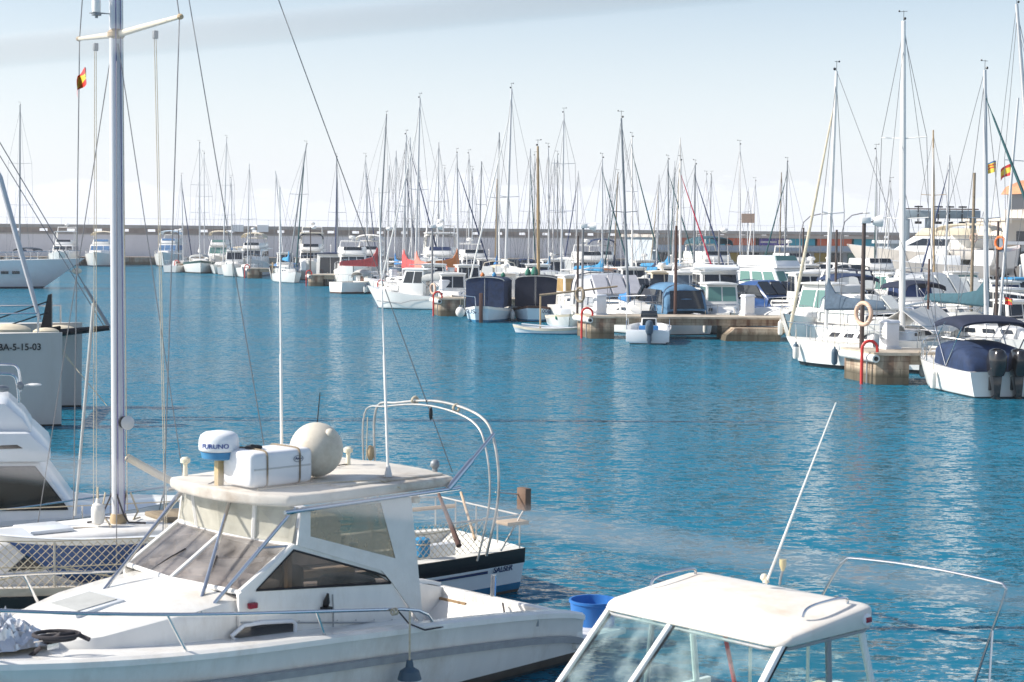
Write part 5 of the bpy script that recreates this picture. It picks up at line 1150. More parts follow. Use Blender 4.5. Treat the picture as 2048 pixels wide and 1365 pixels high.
# catamaran ashore, its white scoop sterns to the camera
p = wd(1945, 500, 128); cat = thing('catamaran', 'white catamaran propped ashore with rounded scoop sterns and cream bimini', 'catamaran', (p.x + 1.6, p.y + 4.3, 2.75), R(-30))
for s in (-1.75, 1.75):
    o = empty('hull_pair'); o.name = 'float'; o.parent = cat; o.location = (s, 0, 0)
    h = Hull(10.5, 1.75, 1.25, 1.8, 'sail'); build_hull(o, h, white, white, sw, white, white, stripe=.1)
    prof = [(-.82, 1.42), (.82, 1.42), (.86, .9), (.74, .35), (.45, -.02), (0, -.12), (-.45, -.02), (-.74, .35), (-.86, .9)]
    mb = MB(); mb.loft([[(x * .92, -6.05 + .62 * z, z) for x, z in prof], [(x, -5.9 + .6 * z, z) for x, z in prof], [(x, -4.7, z) for x, z in prof]]); mb.build('scoop_stern', white, o, bevel=.03)
MB().box(-1.0, 1.0, -4.2, 3.2, .7, 1.55).build('bridge_deck', sw, cat, bevel=.08)
frustum(cat, 'saloon', -1.5, 2.6, 2.0, 1.5, 1.5, 2.5, white, rf=1.2, inset=.2, bevel=.15)
canopy(cat, -4.4, -1.2, 2.1, 3.4, .5, creamc, 'bimini'); mb = MB()
for i in range(7): mb.tube([(-2.5 + i * .83, -4.8, 1.4), (-2.5 + i * .83, -4.8, 2.2)], .03, 6)
mb.tube([(-2.5, -4.8, 2.2), (2.5, -4.8, 2.2)], .03, 6); mb.build('guard_rail', steel, cat)
ashore(cat, [(-2.2, -3.5), (2.2, -3.5), (-1.3, 0), (2.2, 1.5)], 3.0)
for s in (-1.75, 1.75):
    mb = MB(); mb.loft([[(s - .08, -1.2, -1.6), (s + .08, -1.2, -1.6), (s + .08, 1.3, -1.6), (s - .08, 1.3, -1.6)], [(s - .2, -1.6, .1), (s + .2, -1.6, .1), (s + .2, 1.8, .1), (s - .2, 1.8, .1)]], sm=False); mb.build('keel', antit, cat)
p = wd(2046, 520, 122); r = thing('motor_yacht', 'white yacht with dark striped side propped ashore at the frame edge', 'motor yacht', (p.x + 1.5, p.y, 2.2), R(160))
h = Hull(9, 3.2, 1.5, 2.0); build_hull(r, h, white, navyjib, white, white, white, mid=white2); frustum(r, 'saloon', -3, 1.5, 1.3, 1.0, 1.5, 2.8, white, rf=1.2, bevel=.1); ashore(r, [(-1.0, -3), (1.0, -3), (-.9, 2), (.9, 2)], 2.2)
wm = wd(1888, 480, 126)
# flags above the yard
p = wd(1992, 322, 150); flag(p, 'yellow striped flag with dark corner flying beside the control tower', [2, 1, 0, 1, 0, 1, 1, 1], 1.0, .95, R(180), 6.0, .5)
p = wd(2025, 328, 148); flag(p, 'red and yellow flag flying above the tiled tower cap', [0, 0, 1, 1, 1, 1, 0, 0], 1.0, .95, R(180), 5.0, .5)
p = wd(1648, 568, 101); flag(p, 'small orange flag hanging at boxy white cabin boat', [0, 1, 1, 0, 0, 1, 1, 0], .4, .6, 0, .5, .3)
p = wd(2010, 595, 76); flag(p, 'orange red pennant beside dark teal boom cover', [0, 0, 1, 1, 0, 0, 0, 0], .35, .3, 0, None, .1)
p = wd(1496, 437, 170); o = thing('sign_board', 'small orange and white board on a pole over the shops', 'sign board', p, 0); MB().box(-.65, .65, -.03, .03, -.45, .45).build('panel', peach, o); MB().tube([(0, .05, -.45), (0, .05, -5.6)], .05, 6).build('pole', alu, o)
# ------------------------------------------------------------------ front boats
from mathutils.geometry import tessellate_polygon
def glassmat(name, tint, milk=0.0, milkc=(.7, .7, .68), gl=1.0):
    m = bpy.data.materials.new(name); m.use_nodes = True; nt = m.node_tree; b = nt.nodes['Principled BSDF']; o = nt.nodes['Material Output']
    t = nt.nodes.new('ShaderNodeBsdfTransparent'); t.inputs[0].default_value = (*tint, 1)
    g = nt.nodes.new('ShaderNodeBsdfGlossy'); g.inputs['Roughness'].default_value = .03 if not milk else .2
    lw = nt.nodes.new('ShaderNodeLayerWeight'); lw.inputs[0].default_value = .5; pw = nt.nodes.new('ShaderNodeMath'); pw.operation = 'POWER'; pw.inputs[1].default_value = 4.0; nt.links.new(lw.outputs['Facing'], pw.inputs[0]); f = nt.nodes.new('ShaderNodeMath'); f.operation = 'MULTIPLY_ADD'; f.inputs[1].default_value = .6; f.inputs[2].default_value = .035; nt.links.new(pw.outputs[0], f.inputs[0])
    mx = nt.nodes.new('ShaderNodeMixShader'); nt.links.new(f.outputs[0], mx.inputs[0])
    nt.nodes.remove(b); src = t.outputs[0]
    if milk:
        d = nt.nodes.new('ShaderNodeBsdfDiffuse'); d.inputs[0].default_value = (*milkc, 1)
        tc = nt.nodes.new('ShaderNodeTexCoord'); n = nt.nodes.new('ShaderNodeTexNoise'); n.inputs['Scale'].default_value = 3.5; n.inputs['Detail'].default_value = 6; nt.links.new(tc.outputs['Object'], n.inputs['Vector'])
        mr = nt.nodes.new('ShaderNodeMapRange'); mr.inputs[1].default_value = .3; mr.inputs[2].default_value = .7; mr.inputs[3].default_value = milk - .15; mr.inputs[4].default_value = milk + .15; nt.links.new(n.outputs['Fac'], mr.inputs['Value'])
        m2 = nt.nodes.new('ShaderNodeMixShader'); nt.links.new(mr.outputs[0], m2.inputs[0]); nt.links.new(t.outputs[0], m2.inputs[1]); nt.links.new(d.outputs[0], m2.inputs[2]); src = m2.outputs[0]
    nt.links.new(src, mx.inputs[1]); nt.links.new(g.outputs[0], mx.inputs[2]); nt.links.new(mx.outputs[0], o.inputs['Surface'])
    return m
smoke = glassmat('smoked_windscreen', (.78, .75, .74), .17, (.56, .53, .51))
sideg = glassmat('brown_side_glass', (.60, .54, .50), .14, (.34, .29, .25))
vinyl = glassmat('cloudy_vinyl', (.80, .80, .76), .55, (.66, .64, .56))
vinyl2 = glassmat('yellowed_vinyl', (.74, .70, .60), .40, (.46, .42, .33))
cleart = glassmat('pale_green_glass', (.86, .94, .93), .02, (.6, .7, .7))
dkteal = glassmat('dark_teal_glass', (.13, .17, .17), .25, (.07, .09, .09))

def sheet(outer, holes, fn, th):
    """flat sheet with openings: 2D outlines mapped to 3D by fn(a, b, w)"""
    polys = [[V((a, b, 0)) for a, b in outer]] + [[V((a, b, 0)) for a, b in h] for h in holes]
    tri = tessellate_polygon(polys); flat = [p for q in polys for p in q]; n = len(flat)
    mb = MB(); vs = [fn(p.x, p.y, 0) for p in flat] + [fn(p.x, p.y, th) for p in flat]
    fs = [tuple(t) for t in tri] + [tuple(i + n for i in reversed(t)) for t in tri]; o = 0
    for q in polys:
        k = len(q)
        for i in range(k): a, b = o + i, o + (i + 1) % k; fs.append((a, b, b + n, a + n))
        o += k
    mb.add(vs, fs, 0, False); return mb
def bars(segs, r=.02, n=8):
    mb = MB()
    for s in segs: mb.tube(s, r, n)
    return mb
def px_prism(fr, pts, x0, x1):   # side outline measured at x1, carried across the boat
    pp = [fr.onx(a, b, x1) for a, b in pts]; mb = MB(); mb.loft([[(x0, p.y, p.z) for p in pp], [(x1, p.y, p.z) for p in pp]], sm=False); return mb

stain_b = mat('rusty_bolt', (.25, .14, .07), .8)
# ================= fishing boat with hardtop, bow to the left
A = Frame(-2.17, 19.0, 135)
fb = thing('fishing_boat', 'large white fishing cruiser with stained hardtop, canvas side curtains and bow rail', 'fishing boat', (A.ox, A.oy, 0), R(135))
hA = Hull(8.2, 2.88, .57, 1.46); YA = 1.2; XA = -.11
hA.zs = lambda t: .57 + .6 * t ** .6
build_hull(fb, hA, oldwhite, antit, antif, oldwhite, oldwhite, cock=(.03, .262), depth=.42, n=33, stripe=.03)
for o in fb.children: o.data.transform(Matrix.Translation((XA, YA, 0)))
hbA = lambda y, s=0: hA.hby(y - YA) + (0 if not s else s * XA); zsA = lambda y: hA.zsy(y - YA)
ys = [-2.88 + i * 8.0 / 40 for i in range(41)]
for s in (-1, 1):
    mb = MB(); mb.loft([[(s * (hbA(y, s) * .975 - .01), y, zsA(y) - .33), (s * (hbA(y, s) * .985 + .028), y, zsA(y) - .32), (s * (hbA(y, s) * .99 + .028), y, zsA(y) - .255), (s * (hbA(y, s) * .985 - .01), y, zsA(y) - .245)] for y in ys]); mb.build('rubbing_strake', rubg, fb)
    mb = MB(); mb.loft([[(s * (hbA(y, s) * 1.0 - .16), y, zsA(y) + .0), (s * (hbA(y, s) + .02), y, zsA(y) - .03), (s * (hbA(y, s) + .02), y, zsA(y) + .025), (s * (hbA(y, s) - .03), y, zsA(y) + .05), (s * (hbA(y, s) - .15), y, zsA(y) + .045)] for y in ys[:40]]); mb.build('gunwale', oldwhite, fb, sharp=25)
# trunk cabin and foredeck
def csec(y, w_, zd, zt, r=.16): return [(-w_, y, zd), (-w_ + .02, y, zt - r), (-w_ + .06, y, zt - r * .35), (-w_ + .2, y, zt), (-w_ * .4, y, zt + .035), (0, y, zt + .05), (w_ * .4, y, zt + .035), (w_ - .2, y, zt), (w_ - .06, y, zt - r * .35), (w_ - .02, y, zt - r), (w_, y, zd)]
mb = MB(); mb.loft([csec(1.15, 1.0, .8, 1.40), csec(1.72, 1.0, .85, 1.42), csec(2.2, .98, .95, 1.38, .2), csec(2.7, .92, 1.0, 1.33, .22), csec(3.1, .82, 1.05, 1.26, .2), csec(3.4, .66, 1.08, 1.2, .12), csec(3.56, .45, 1.1, 1.15, .04)])
mb.build('foredeck_cabin', oldwhite, fb, sharp=40)
P2 = lambda pts: [(A.onx(a, b, -1.0).y, A.onx(a, b, -1.0).z) for a, b in pts]
port_hole = P2([(458, 1271), (482, 1250), (520, 1244), (578, 1241), (585, 1246), (584, 1266), (574, 1272), (480, 1281), (464, 1279)])
win = [(1.53, 1.455), (1.06, 1.80), (-.02, 1.43), (-.18, 1.365), (-.235, 1.29)]
for s in (-1, 1):
    fn = lambda a, b, w_, s=s: (s * (1.0 + w_), a, b)
    wall = [(1.72, .86), (1.74, 1.44), (1.05, 1.86), (-.10, 1.445), (-.26, 1.28), (-.66, .72)]
    sheet(wall, [win], fn, .035).build('cabin_side', oldwhite, fb)
    sheet(win, [], lambda a, b, w_, s=s: (s * (1.008 + w_), a, b), .012).build('side_window', sideg, fb)
    mb = MB(); mb.tube([(s * 1.04, a, b) for a, b in win], .012, 6, 0, True); mb.build('window_gasket', rubber, fb)
    mb = MB(); mb.tube([(s * 1.046, -.66, .80), (s * 1.046, 1.72, 1.16)], .008, 6); mb.build('side_moulding', rubg, fb)
    # porthole
    c = V((sum(a for a, b in port_hole) / 9, sum(b for a, b in port_hole) / 9, 0))
    MB().tube([(s * 1.045, a, b) for a, b in port_hole], .022, 8, 0, True).build('porthole_frame', white2, fb)
    sheet([(c.x + (a - c.x) * .96, c.y + (b - c.y) * .96) for a, b in port_hole], [], lambda a, b, w_, s=s: (s * (1.038 + w_), a, b), .006).build('porthole', glass_d, fb)
    # canvas curtain with a vinyl window
    curt = [(1.03, 1.85), (.97, 2.23), (-.50, 2.23), (-.60, 1.5), (-.70, .74), (-.24, 1.30), (-.10, 1.44)]
    vin = [(.86, 2.2), (-.08, 2.17), (-.29, 1.55), (.86, 1.92)]
    sheet(curt, [vin], lambda a, b, w_, s=s: (s * (1.036 + w_), a, b), .02).build('canvas_curtain', whitec, fb)
    sheet(vin, [], lambda a, b, w_, s=s: (s * (1.042 + w_), a, b), .008).build('vinyl_window', vinyl2, fb)
# windscreen: two panes and white frame
WB, WT = [(-1.0, 1.70, 1.45), (0, 1.84, 1.46), (1.0, 1.70, 1.45)], [(-1.0, 1.05, 1.84), (0, 1.20, 1.86), (1.0, 1.05, 1.84)]
MB().slab([WB[1], WB[0], WT[0], WT[1]], .01).build('windscreen', smoke, fb); MB().slab([WB[2], WB[1], WT[1], WT[2]], .01).build('windscreen', smoke, fb)
fr = bars([[WB[0], WB[1], WB[2]], [WT[0], WT[1], WT[2]]], .026)
for i in range(3): fr.tube([WB[i], WT[i]], .036 if i != 1 else .03, 8)
fr.build('windscreen_frame', white, fb)
mb = MB(); mb.tube([(a, b + .01, c - .028) for a, b, c in WB], .012, 6); mb.build('windscreen_gasket', rubber, fb)
UT = [(-1.0, .97, 2.22), (-.55, 1.18, 2.22), (0, 1.24, 2.22), (.55, 1.18, 2.22), (1.0, .97, 2.22)]
UB = [(-1.0, 1.05, 1.86), (-.5, 1.16, 1.87), (0, 1.22, 1.88), (.5, 1.16, 1.87), (1.0, 1.05, 1.86)]
for i in range(4): MB().slab([UB[i + 1], UB[i], UT[i], UT[i + 1]], .008).build('vinyl_window', vinyl, fb)
for i in (1, 3):
    MB().tube([V(UB[i]), V(UT[i])], .03, 6).build('curtain_seam', whitec, fb)
# interior: dark seats, helm and bulkhead
MB().box(-.96, .96, -.6, 1.15, .42, .46).build('cabin_floor', greyc, fb)
MB().box(-.9, -.35, -.2, .25, .46, 1.35).build('helm_seat', black, fb, bevel=.08); MB().box(.35, .9, -.2, .25, .46, 1.3).build('helm_seat', black, fb, bevel=.08)
mb = MB(); mb.torus((-.55, .95, 1.5), .17, .015, 'y'); mb.build('steering_wheel', black, fb)
MB().box(-.95, .95, 1.16, 1.5, 1.42, 1.50).build('dashboard', greyc, fb, bevel=.03)
MB().box(-.03, .03, .3, .36, .46, 2.22).build('roof_post', mat('tan_post', (.45, .36, .24), .7), fb)
# hardtop
out_ = [(-1.03, -1.16), (-1.05, .6), (-1.0, 1.10), (-.72, 1.30), (-.3, 1.39), (.1, 1.41), (.55, 1.37), (.93, 1.22), (1.05, .6), (1.05, -1.2), (.3, -1.26), (-.5, -1.24)]
mb = MB(); mb.prism(list(reversed(out_)), 2.235, lambda x, y: 2.35 + .03 * (1 - x * x)); mb.build('hardtop', roofwhite, fb, bevel=.035, seg=3)
mb = MB(); mb.prism([(-.92, -1.1), (.92, -1.14), (.9, .35), (-.9, .35)], 2.352, lambda x, y: 2.375 + .03 * (1 - x * x)); mb.build('roof_hatch_panel', roofwhite, fb, bevel=.012)
MB().tube([(-1.075, 1.20, 2.20), (-1.085, -.2, 2.215), (-1.075, -1.2, 2.22)], .024, 10).build('roof_rail', steel, fb)
MB().tube([(1.075, 1.15, 2.20), (1.075, -1.2, 2.22)], .024, 10).build('roof_rail', steel, fb)
q0, q1 = A.onx(898, 976, -1.07), A.onx(988, 868, -1.07); d = q1 - q0
MB().tube([q0 - d * .02, q0 + d * .5, q0 + d * .505, q1], [.036, .036, .024, .022], 10).build('outrigger_socket', steel, fb)
mb = MB(); mb.sphere((-.78, -1.1, 2.46), .055, 12); mb.tube([(-.78, -1.1, 2.37), (-.78, -1.1, 2.42)], .03, 8); mb.build('spotlight', alud, fb)
mb = MB(); mb.lathe([(.05, -.02), (.055, .03), (.02, .06)], 12, (-1.0, -.62, 2.13)); mb.build('horn', cream, fb)
# polished struts from the foredeck to the hardtop
for a, b in (((.28, 2.5, 1.33), (.62, 1.25, 2.25)), ((-.84, 2.12, 1.2), (-.16, 1.2, 2.25)), ((-.86, 2.08, 1.2), (-.98, 1.0, 2.22)), ((.84, 2.12, 1.2), (.98, 1.0, 2.22))):
    MB().tube([a, b], .021, 10).build('strut', steel, fb)
mb = MB()
for p in ((.28, 2.52, 1.345), (-.86, 2.12, 1.30), (.86, 2.12, 1.30)): mb.lathe([(.075, 0), (.075, .012), (.03, .03)], 14, p)
mb.build('strut_foot', steel, fb)
MB().tube([(-.92, 1.42, 1.85), (-1.0, 1.06, 1.84)], .014, 8).build('strut_brace', steel, fb)
# panel joints, non-slip patches, drains and screws
MB().tube([(-1.04, .55, .93), (-1.045, .55, 1.1), (-1.045, .56, 1.28)], .006, 5).build('panel_joint', rubg, fb)
mb = MB()
for k in range(9): mb.sphere((-1.047, -.5 + k * .25, .86 + .035 * k), .008, 6)
mb.build('screw_heads', steel, fb)
mb = MB()
for k in range(7): mb.sphere((-1.0 + .03 * 0, 1.0 - k * .3, 2.30), .012, 6)
mb.build('roof_bolts', stain_b, fb)
for a, b in ((-.5, .22), (.5, -.22)):
    MB().tube([(a, 1.77, 1.455), (a + b * .5, 1.60, 1.59), (a + b, 1.46, 1.69)], .008, 6).build('wiper', black, fb)
tag_ = None
MB().tube([(.10, 1.30, 2.37), (.35, .9, 2.395), (.42, .1, 2.40), (.2, -.5, 2.40), (.28, -.72, 2.39)], .007, 6).build('aerial_cable', roped, fb)
MB().tube([(-.62, 1.2, 2.385), (-.75, .4, 2.395), (-.9, -.2, 2.38), (-1.06, -.35, 2.30)], .008, 6).build('lashing_line', ropew, fb)
# deck hatch, bow rail
mb = MB(); mb.box(-.32, .30, 2.42, 2.98, 1.345, 1.40); o = mb.build('deck_hatch', white2, fb, bevel=.02)
o.rotation_euler = (R(-7), 0, 0); o.location = (0, 0, .31)
mb = MB(); mb.box(-.26, .24, 2.48, 2.92, 1.401, 1.41); h2 = mb.build('hatch_glass', greyc, fb); h2.rotation_euler = (R(-7), 0, 0); h2.location = (0, 0, .31)
for s in (-1, 1):
    pts = [(s * hbA(-.45, s) * .97, -.45, zsA(-.45) + .05), (s * hbA(-.4, s) * .97, -.38, zsA(-.4) + .13), (s * hbA(-.3, s) * .97, -.24, zsA(-.3) + .19)]
    pts += [(s * hbA(y, s) * .97, y, zsA(y) + lerp(.20, .55, (y + .3) / 5.2)) for y in [i * .45 for i in range(11)]] + [(s * .3, 5.15, 1.98), (0, 5.3, 1.99)]
    MB().tube(pts, .018, 10).build('bow_rail', steel, fb)
    for y, dy in ((1.02, .12), (2.62, .2), (4.25, .22)):
        yt = y + dy; MB().tube([(s * hbA(y, s) * .96, y, zsA(y) + .04), (s * hbA(yt, s) * .97, yt, zsA(yt) + lerp(.20, .55, (yt + .3) / 5.2))], .015, 8).build('stanchion', steel, fb)
# port light, bitts and small fittings
mb = MB(); mb.box(-1.09, -1.036, 1.54, 1.64, 1.285, 1.345); mb.build('port_light', [mat('dark_red_lens', (.25, .01, .03), .2)], fb, bevel=.012)
mb = MB(); mb.tube([(-1.05, .66, 1.17), (-1.07, .66, 1.22), (-1.09, .66, 1.31)], [.03, .035, .012], 8); mb.box(-1.12, -1.04, .62, .72, 1.12, 1.17); mb.build('fishing_rod_holder', black, fb)
# cockpit: bulkhead with locker, rod holders, tubes, transom
MB().box(-1.15, 1.1, -.72, -.685, .25, .66).build('cockpit_bulkhead', white2, fb)
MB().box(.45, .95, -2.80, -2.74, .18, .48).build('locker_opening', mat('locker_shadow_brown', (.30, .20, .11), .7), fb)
MB().tube([(.75, -2.1, .2), (.75, -2.12, .58)], .035, 10).build('rod_holder', steel, fb)
mb = MB(); mb.tube([(.1, -2.88, .6), (.1, -2.89, .86)], .036, 10); mb.build('rod_holder', steel, fb)
MB().box(-1.36, 1.14, -2.93, -2.80, .20, .60).build('transom', oldwhite, fb, bevel=.03)
MB().box(-1.1, 1.1, -4.0, -2.9, .16, .24).build('swim_platform', oldwhite, fb, bevel=.03)
MB().tube([(-.9, -2.2, .2), (-.2, -2.75, .58)], .012, 6).build('stay_cord', roped, fb)
mb = MB(); mb.tube([(-1.40, -2.28, .69), (-1.40, -1.92, .69)], .02, 8); mb.tube([(-1.40, -2.1, .6), (-1.40, -2.1, .69)], .025, 8); mb.build('cleat', alud, fb)
# radar
mb = MB(); mb.lathe([(.185, 0), (.205, .01), (.21, .05), (.205, .12), (.19, .165), (.15, .195), (.06, .21)], 32, (-.05, 1.27, 2.735)); rd = mb.build('radar_dome', mat('radome_plastic', (.80, .81, .82), .35), fb, sharp=60)
mb = MB(); mb.lathe([(.15, -.085), (.175, -.07), (.19, -.002)], 32, (-.05, 1.27, 2.735)); mb.build('base', mat('radome_blue', (.05, .22, .42), .5), rd)
mb = MB(); mb.box(-.085, -.015, 1.235, 1.305, 2.375, 2.655); mb.build('post', mat('tan_radar_post', (.50, .38, .20), .5), rd)
a0 = math.atan2(-1, .0)  # lettering faces the camera
dirc = (A.i.to_3x3() @ V((2.12, -20.3, 0))).normalized(); ang0 = math.atan2(dirc.y, dirc.x)
text_mb('FURUNO', .082, lambda u, v, w_: (-.05 + (.2105 + w_) * math.cos(ang0 - .15 + u * .9 / .21), 1.27 + (.2105 + w_) * math.sin(ang0 - .15 + u * .9 / .21), 2.80 + v * .8), .003).build('lettering', mat('lettering_blue', (.02, .05, .25), .5), rd)
# aerials
def aerial(base, toppx, x, r0=.014, r1=.008, m=mastw, name='whip_aerial', mount=True):
    T = A.onx(toppx[0], toppx[1], x); b = V(base); o = MB().tube([b, b.lerp(T, .42), b.lerp(T, .425), T], [r0, r0 * .9, r1, r1 * .8], 8).build(name, m, fb)
    if mount:
        mb = MB(); mb.lathe([(.045, 0), (.04, .03), (.02, .12)], 10, base); mb.build('mount', alu, o)
aerial((.15, .30, 2.38), (559, 374), .02, .017, .011); aerial((-.78, -.42, 2.385), (757, 376), -.62, .016, .009)
aerial((.3, -.25, 2.38), (640, 786), .3, .009, .007, black, mount=False)
for p in ((.28, -.74, 2.385), (.88, 1.05, 2.36)):
    mb = MB(); mb.lathe([(.028, 0), (.022, .1), (.026, .13), (.052, .14), (.055, .18), (.03, .2)], 14, p); mb.build('gps_aerial', mat('yellowed_plastic', (.70, .66, .52), .4), fb)

# life raft canister, buoy, tub, fender riding on it
P = A.m @ V((-.34, .86, 2.385)); lr = thing('life_raft', 'white life raft canister strapped on the hardtop beside the radar', 'life raft', P, R(135))
rows = []
for y in (-.40, -.385, -.34, -.12, .12, .34, .385, .40):
    k = 1 - .16 * (abs(y) > .39) - .05 * (.35 < abs(y) < .39)
    rows.append([(.255 * k * math.copysign(abs(math.cos(a)) ** .26, math.cos(a)), y, .19 + .185 * k * math.copysign(abs(math.sin(a)) ** .28, math.sin(a))) for a in [2 * math.pi * j / 28 for j in range(28)]])
sh_ = MB().loft(rows).build('shell', mat('canister_gelcoat', (.78, .78, .79), .35, var=.04, scale=3, dirt=(.4, .36, .28), dirt_amt=.2), lr, sharp=50)
mb = MB(); mb.loft([[(x * 1.012, y * 1.01, z) for x, y, z in ((-.255, -.36, z0), (.255, -.36, z0), (.255, .36, z0), (-.255, .36, z0))] for z0 in (.185, .205)], sm=False); mb.build('seam', mat('seam_grey', (.5, .5, .5), .6), lr, bevel=.004)
for y in (.2, -.22): MB().tube([(.262 * math.copysign(abs(math.cos(a)) ** .26, math.cos(a)), y, .19 + .192 * math.copysign(abs(math.sin(a)) ** .28, math.sin(a))) for a in [2 * math.pi * j / 28 for j in range(28)]], .010, 6, 0, True).build('strap', oldwood, lr)
mb = MB(); mb.torus((0, 0, 0), .06, .004, 'x', 24, 5)
mb.v = [(-.262, -.2 + y * 1.0, .27 + z * .55) for x, y, z in mb.v]; mb.tube([(-.264, -.16, .262), (-.264, -.175, .285), (-.264, -.185, .262), (-.264, -.20, .275), (-.264, -.215, .262), (-.264, -.23, .27), (-.264, -.245, .272)], .005, 5); mb.build('emblem', navyjib, lr)
MB().tube([(.1, .2, .385), (-.02, .22, .41), (-.08, .15, .40), (.05, .1, .395)], .02, 8).build('buckle', black, lr)
P = A.m @ V((-.32, .20, 2.395 + .292)); bo = thing('buoy', 'big dirty white ball buoy resting on the hardtop', 'buoy', P, R(20))
balm = mat('dirty_buoy_vinyl', (.66, .60, .50), .55, var=.14, scale=4, dirt=(.32, .24, .15), dirt_amt=.6)
mb = MB(); mb.sphere((0, 0, 0), (.288, .288, .292), 36); mb.build('body', balm, bo)
mb = MB(); mb.lathe([(.06, .285), (.05, .31), (.02, .33)], 14); o = mb.build('valve_cap', balm, bo); o.rotation_euler = (R(40), R(30), 0)
p = A.m @ V((-.66, -3.86, .10)); tb = thing('tub', 'blue plastic tub standing behind the transom of the fishing cruiser', 'tub', p)
mb = MB(); mb.lathe([(.22, 0), (.25, .02), (.285, .40), (.30, .41), (.30, .44), (.275, .44), (.245, .05), (.0, .04)], 28); mb.build('body', bluepl, tb, sharp=50)
P = A.m @ V((-1.68, .06, .24)); fender(P, 'white fender with dark blue cap hung on the fishing cruiser rail', .62, .125, mat('grey_white_fender', (.62, .64, .64), .5, var=.06, dirt=(.3, .3, .26), dirt_amt=.3), fendb, .52)
pts = [A.m @ V(q) for q in ((-1.56, .12, 1.13), (-1.6, .0, .98), (-1.57, -.25, .87), (-1.5, -.7, .84), (-1.5, -1.0, .82))]
tag(MB().tube(pts, .009, 6).build('cord', roped), 'thin dark cord drooping from bow rail along gunwale of fishing cruiser', 'cord')
mb = MB(); mb.torus((-1.53, .12, 1.115), .03, .012, 'y', 12, 6); mb.torus((-1.53, .16, 1.115), .03, .012, 'y', 12, 6); o = mb.build('rope_knot', ropew); o.matrix_world = A.m; tag(o, 'rope knot tied round the bow rail above the white fender', 'knot')
# black mooring rope on the bow cleat
c0 = A.m @ V((-.86, 3.72, 1.27)); c1 = wz(-160, 1440, .35)
pts = [c0 + V((.35, .05, .0)), c0 + V((.2, .1, .05)), c0 + V((.1, -.05, .06)), c0, c0.lerp(c1, .25) - V((0, 0, .06)), c0.lerp(c1, .6) - V((0, 0, .08)), c1]
tag(MB().tube(pts, .022, 8).build('mooring_rope', roped), 'black mooring rope running off the bow cleat of the fishing cruiser', 'mooring rope')
for k, r_ in enumerate((.12, .15)):
    pts = [c0 + V((r_ * 1.4 * math.cos(a) + .05, r_ * math.sin(a) + .05, .015 + k * .03)) for a in [2 * math.pi * j / 18 for j in range(18)]]
    tag(MB().tube(pts, .018, 8, 0, True).build('rope_coil', roped), ('small', 'larger')[k] + ' loop of black rope on the bow cleat of the fishing cruiser', 'rope')
mb = MB(); mb.box(-.92, -.80, 3.66, 3.78, 1.2, 1.25); mb.tube([(-.86, 3.55, 1.29), (-.86, 3.89, 1.29)], .018, 8); mb.build('bow_cleat', steel, fb)
# windlass wrapped in crumpled plastic on the bow
from mathutils import noise as mn
mb = MB(); rows = []
for i in range(41):
    u = i / 40; row = []
    for j in range(49):
        v = j / 48; env = (math.sin(math.pi * min(1, u)) * math.sin(math.pi * min(1, v))) ** .6 if 0 < u < 1 and 0 < v < 1 else 0
        q_ = V((u * 5, v * 7, 0)); r1 = abs(mn.noise(q_)) + .6 * abs(mn.noise(q_ * 2.3 + V((3, 1, 0)))) + .35 * abs(mn.noise(q_ * 5.1))
        row.append((-.62 + .72 * u + .05 * mn.noise(q_ * 1.7), 3.5 + 1.2 * v, 1.17 + env * (.12 + .34 * r1)))
    rows.append(row)
mb.loft(rows, False, sm=False); o = mb.build('plastic_sheet', mat('silver_plastic_film', (.66, .68, .72), .16, var=.12, scale=9, metal=.45), sharp=20); o.matrix_world = A.m; tag(o, 'crumpled silvery plastic sheet wrapped over the bow windlass of the fishing cruiser', 'plastic sheet')
mb = MB(); mb.box(-.55, .55, 3.5, 4.9, 1.15, 1.19); mb.build('anchor_locker', cream, fb, bevel=.02)

# ================= sailboat moored beyond it
Bf = Frame(-4.9, 21.7, 126)
sb = thing('sailboat', 'old white sailboat with black rubbing band, netted rails and curved stern arch', 'sailboat', (Bf.ox, Bf.oy, 0), R(126))
hB = Hull(11.2, 3.0, .64, 1.15, 'sail')
build_hull(sb, hB, white2, antib, antit, black, deckgrey, cock=(.03, .25), depth=.34, n=33, stripe=.2)
cabB = mat('weathered_cabin_paint', (.74, .73, .71), .5, var=.1, scale=3, dirt=(.4, .32, .22), dirt_amt=.4)
q = frustum(sb, 'coachroof', -2.7, 2.6, 1.0, .62, .72, 1.36, cabB, rf=.9, inset=.12, bevel=.08, zf=.8)
for sd in 'PS':
    for a in (.12, .34, .56): pane(sb, q[sd], a, .4, a + .13, .75, glass_d, 'cabin_window')
MB().box(-.35, .35, -1.2, -.5, 1.361, 1.42).build('companion_hatch', oldwood, sb, bevel=.02); MB().box(-.3, .3, .7, 1.25, 1.361, 1.41).build('deck_hatch', white2, sb, bevel=.02)
mastm2 = mat('worn_silver_mast', (.66, .67, .69), .4, metal=.12, var=.08, scale=.8, dirt=(.40, .30, .17), dirt_amt=.25, stretch=(6, 6, .5))
ms = MB(); ms.loft([[(.062 * math.cos(a), .085 * math.sin(a), z) for a in [2 * math.pi * j / 18 for j in range(18)]] for z in (1.36, 4, 8, 13.2)]); mast = ms.build('mast', mastm2, sb)
stain = mat('rust_stained_alloy', (.44, .33, .20), .6, var=.3, scale=8)
mb = MB(); mb.lathe([(.10, 0), (.11, .05), (.092, .12)], 16, (0, 0, 1.36)); mb.build('mast_foot', stain, mast)
mb = MB(); mb.lathe([(.075, -.05), (.105, -.02), (.105, .03), (.075, .07)], 16, (0, 0, 7.41)); mb.build('spreader_bracket', stain, mast)
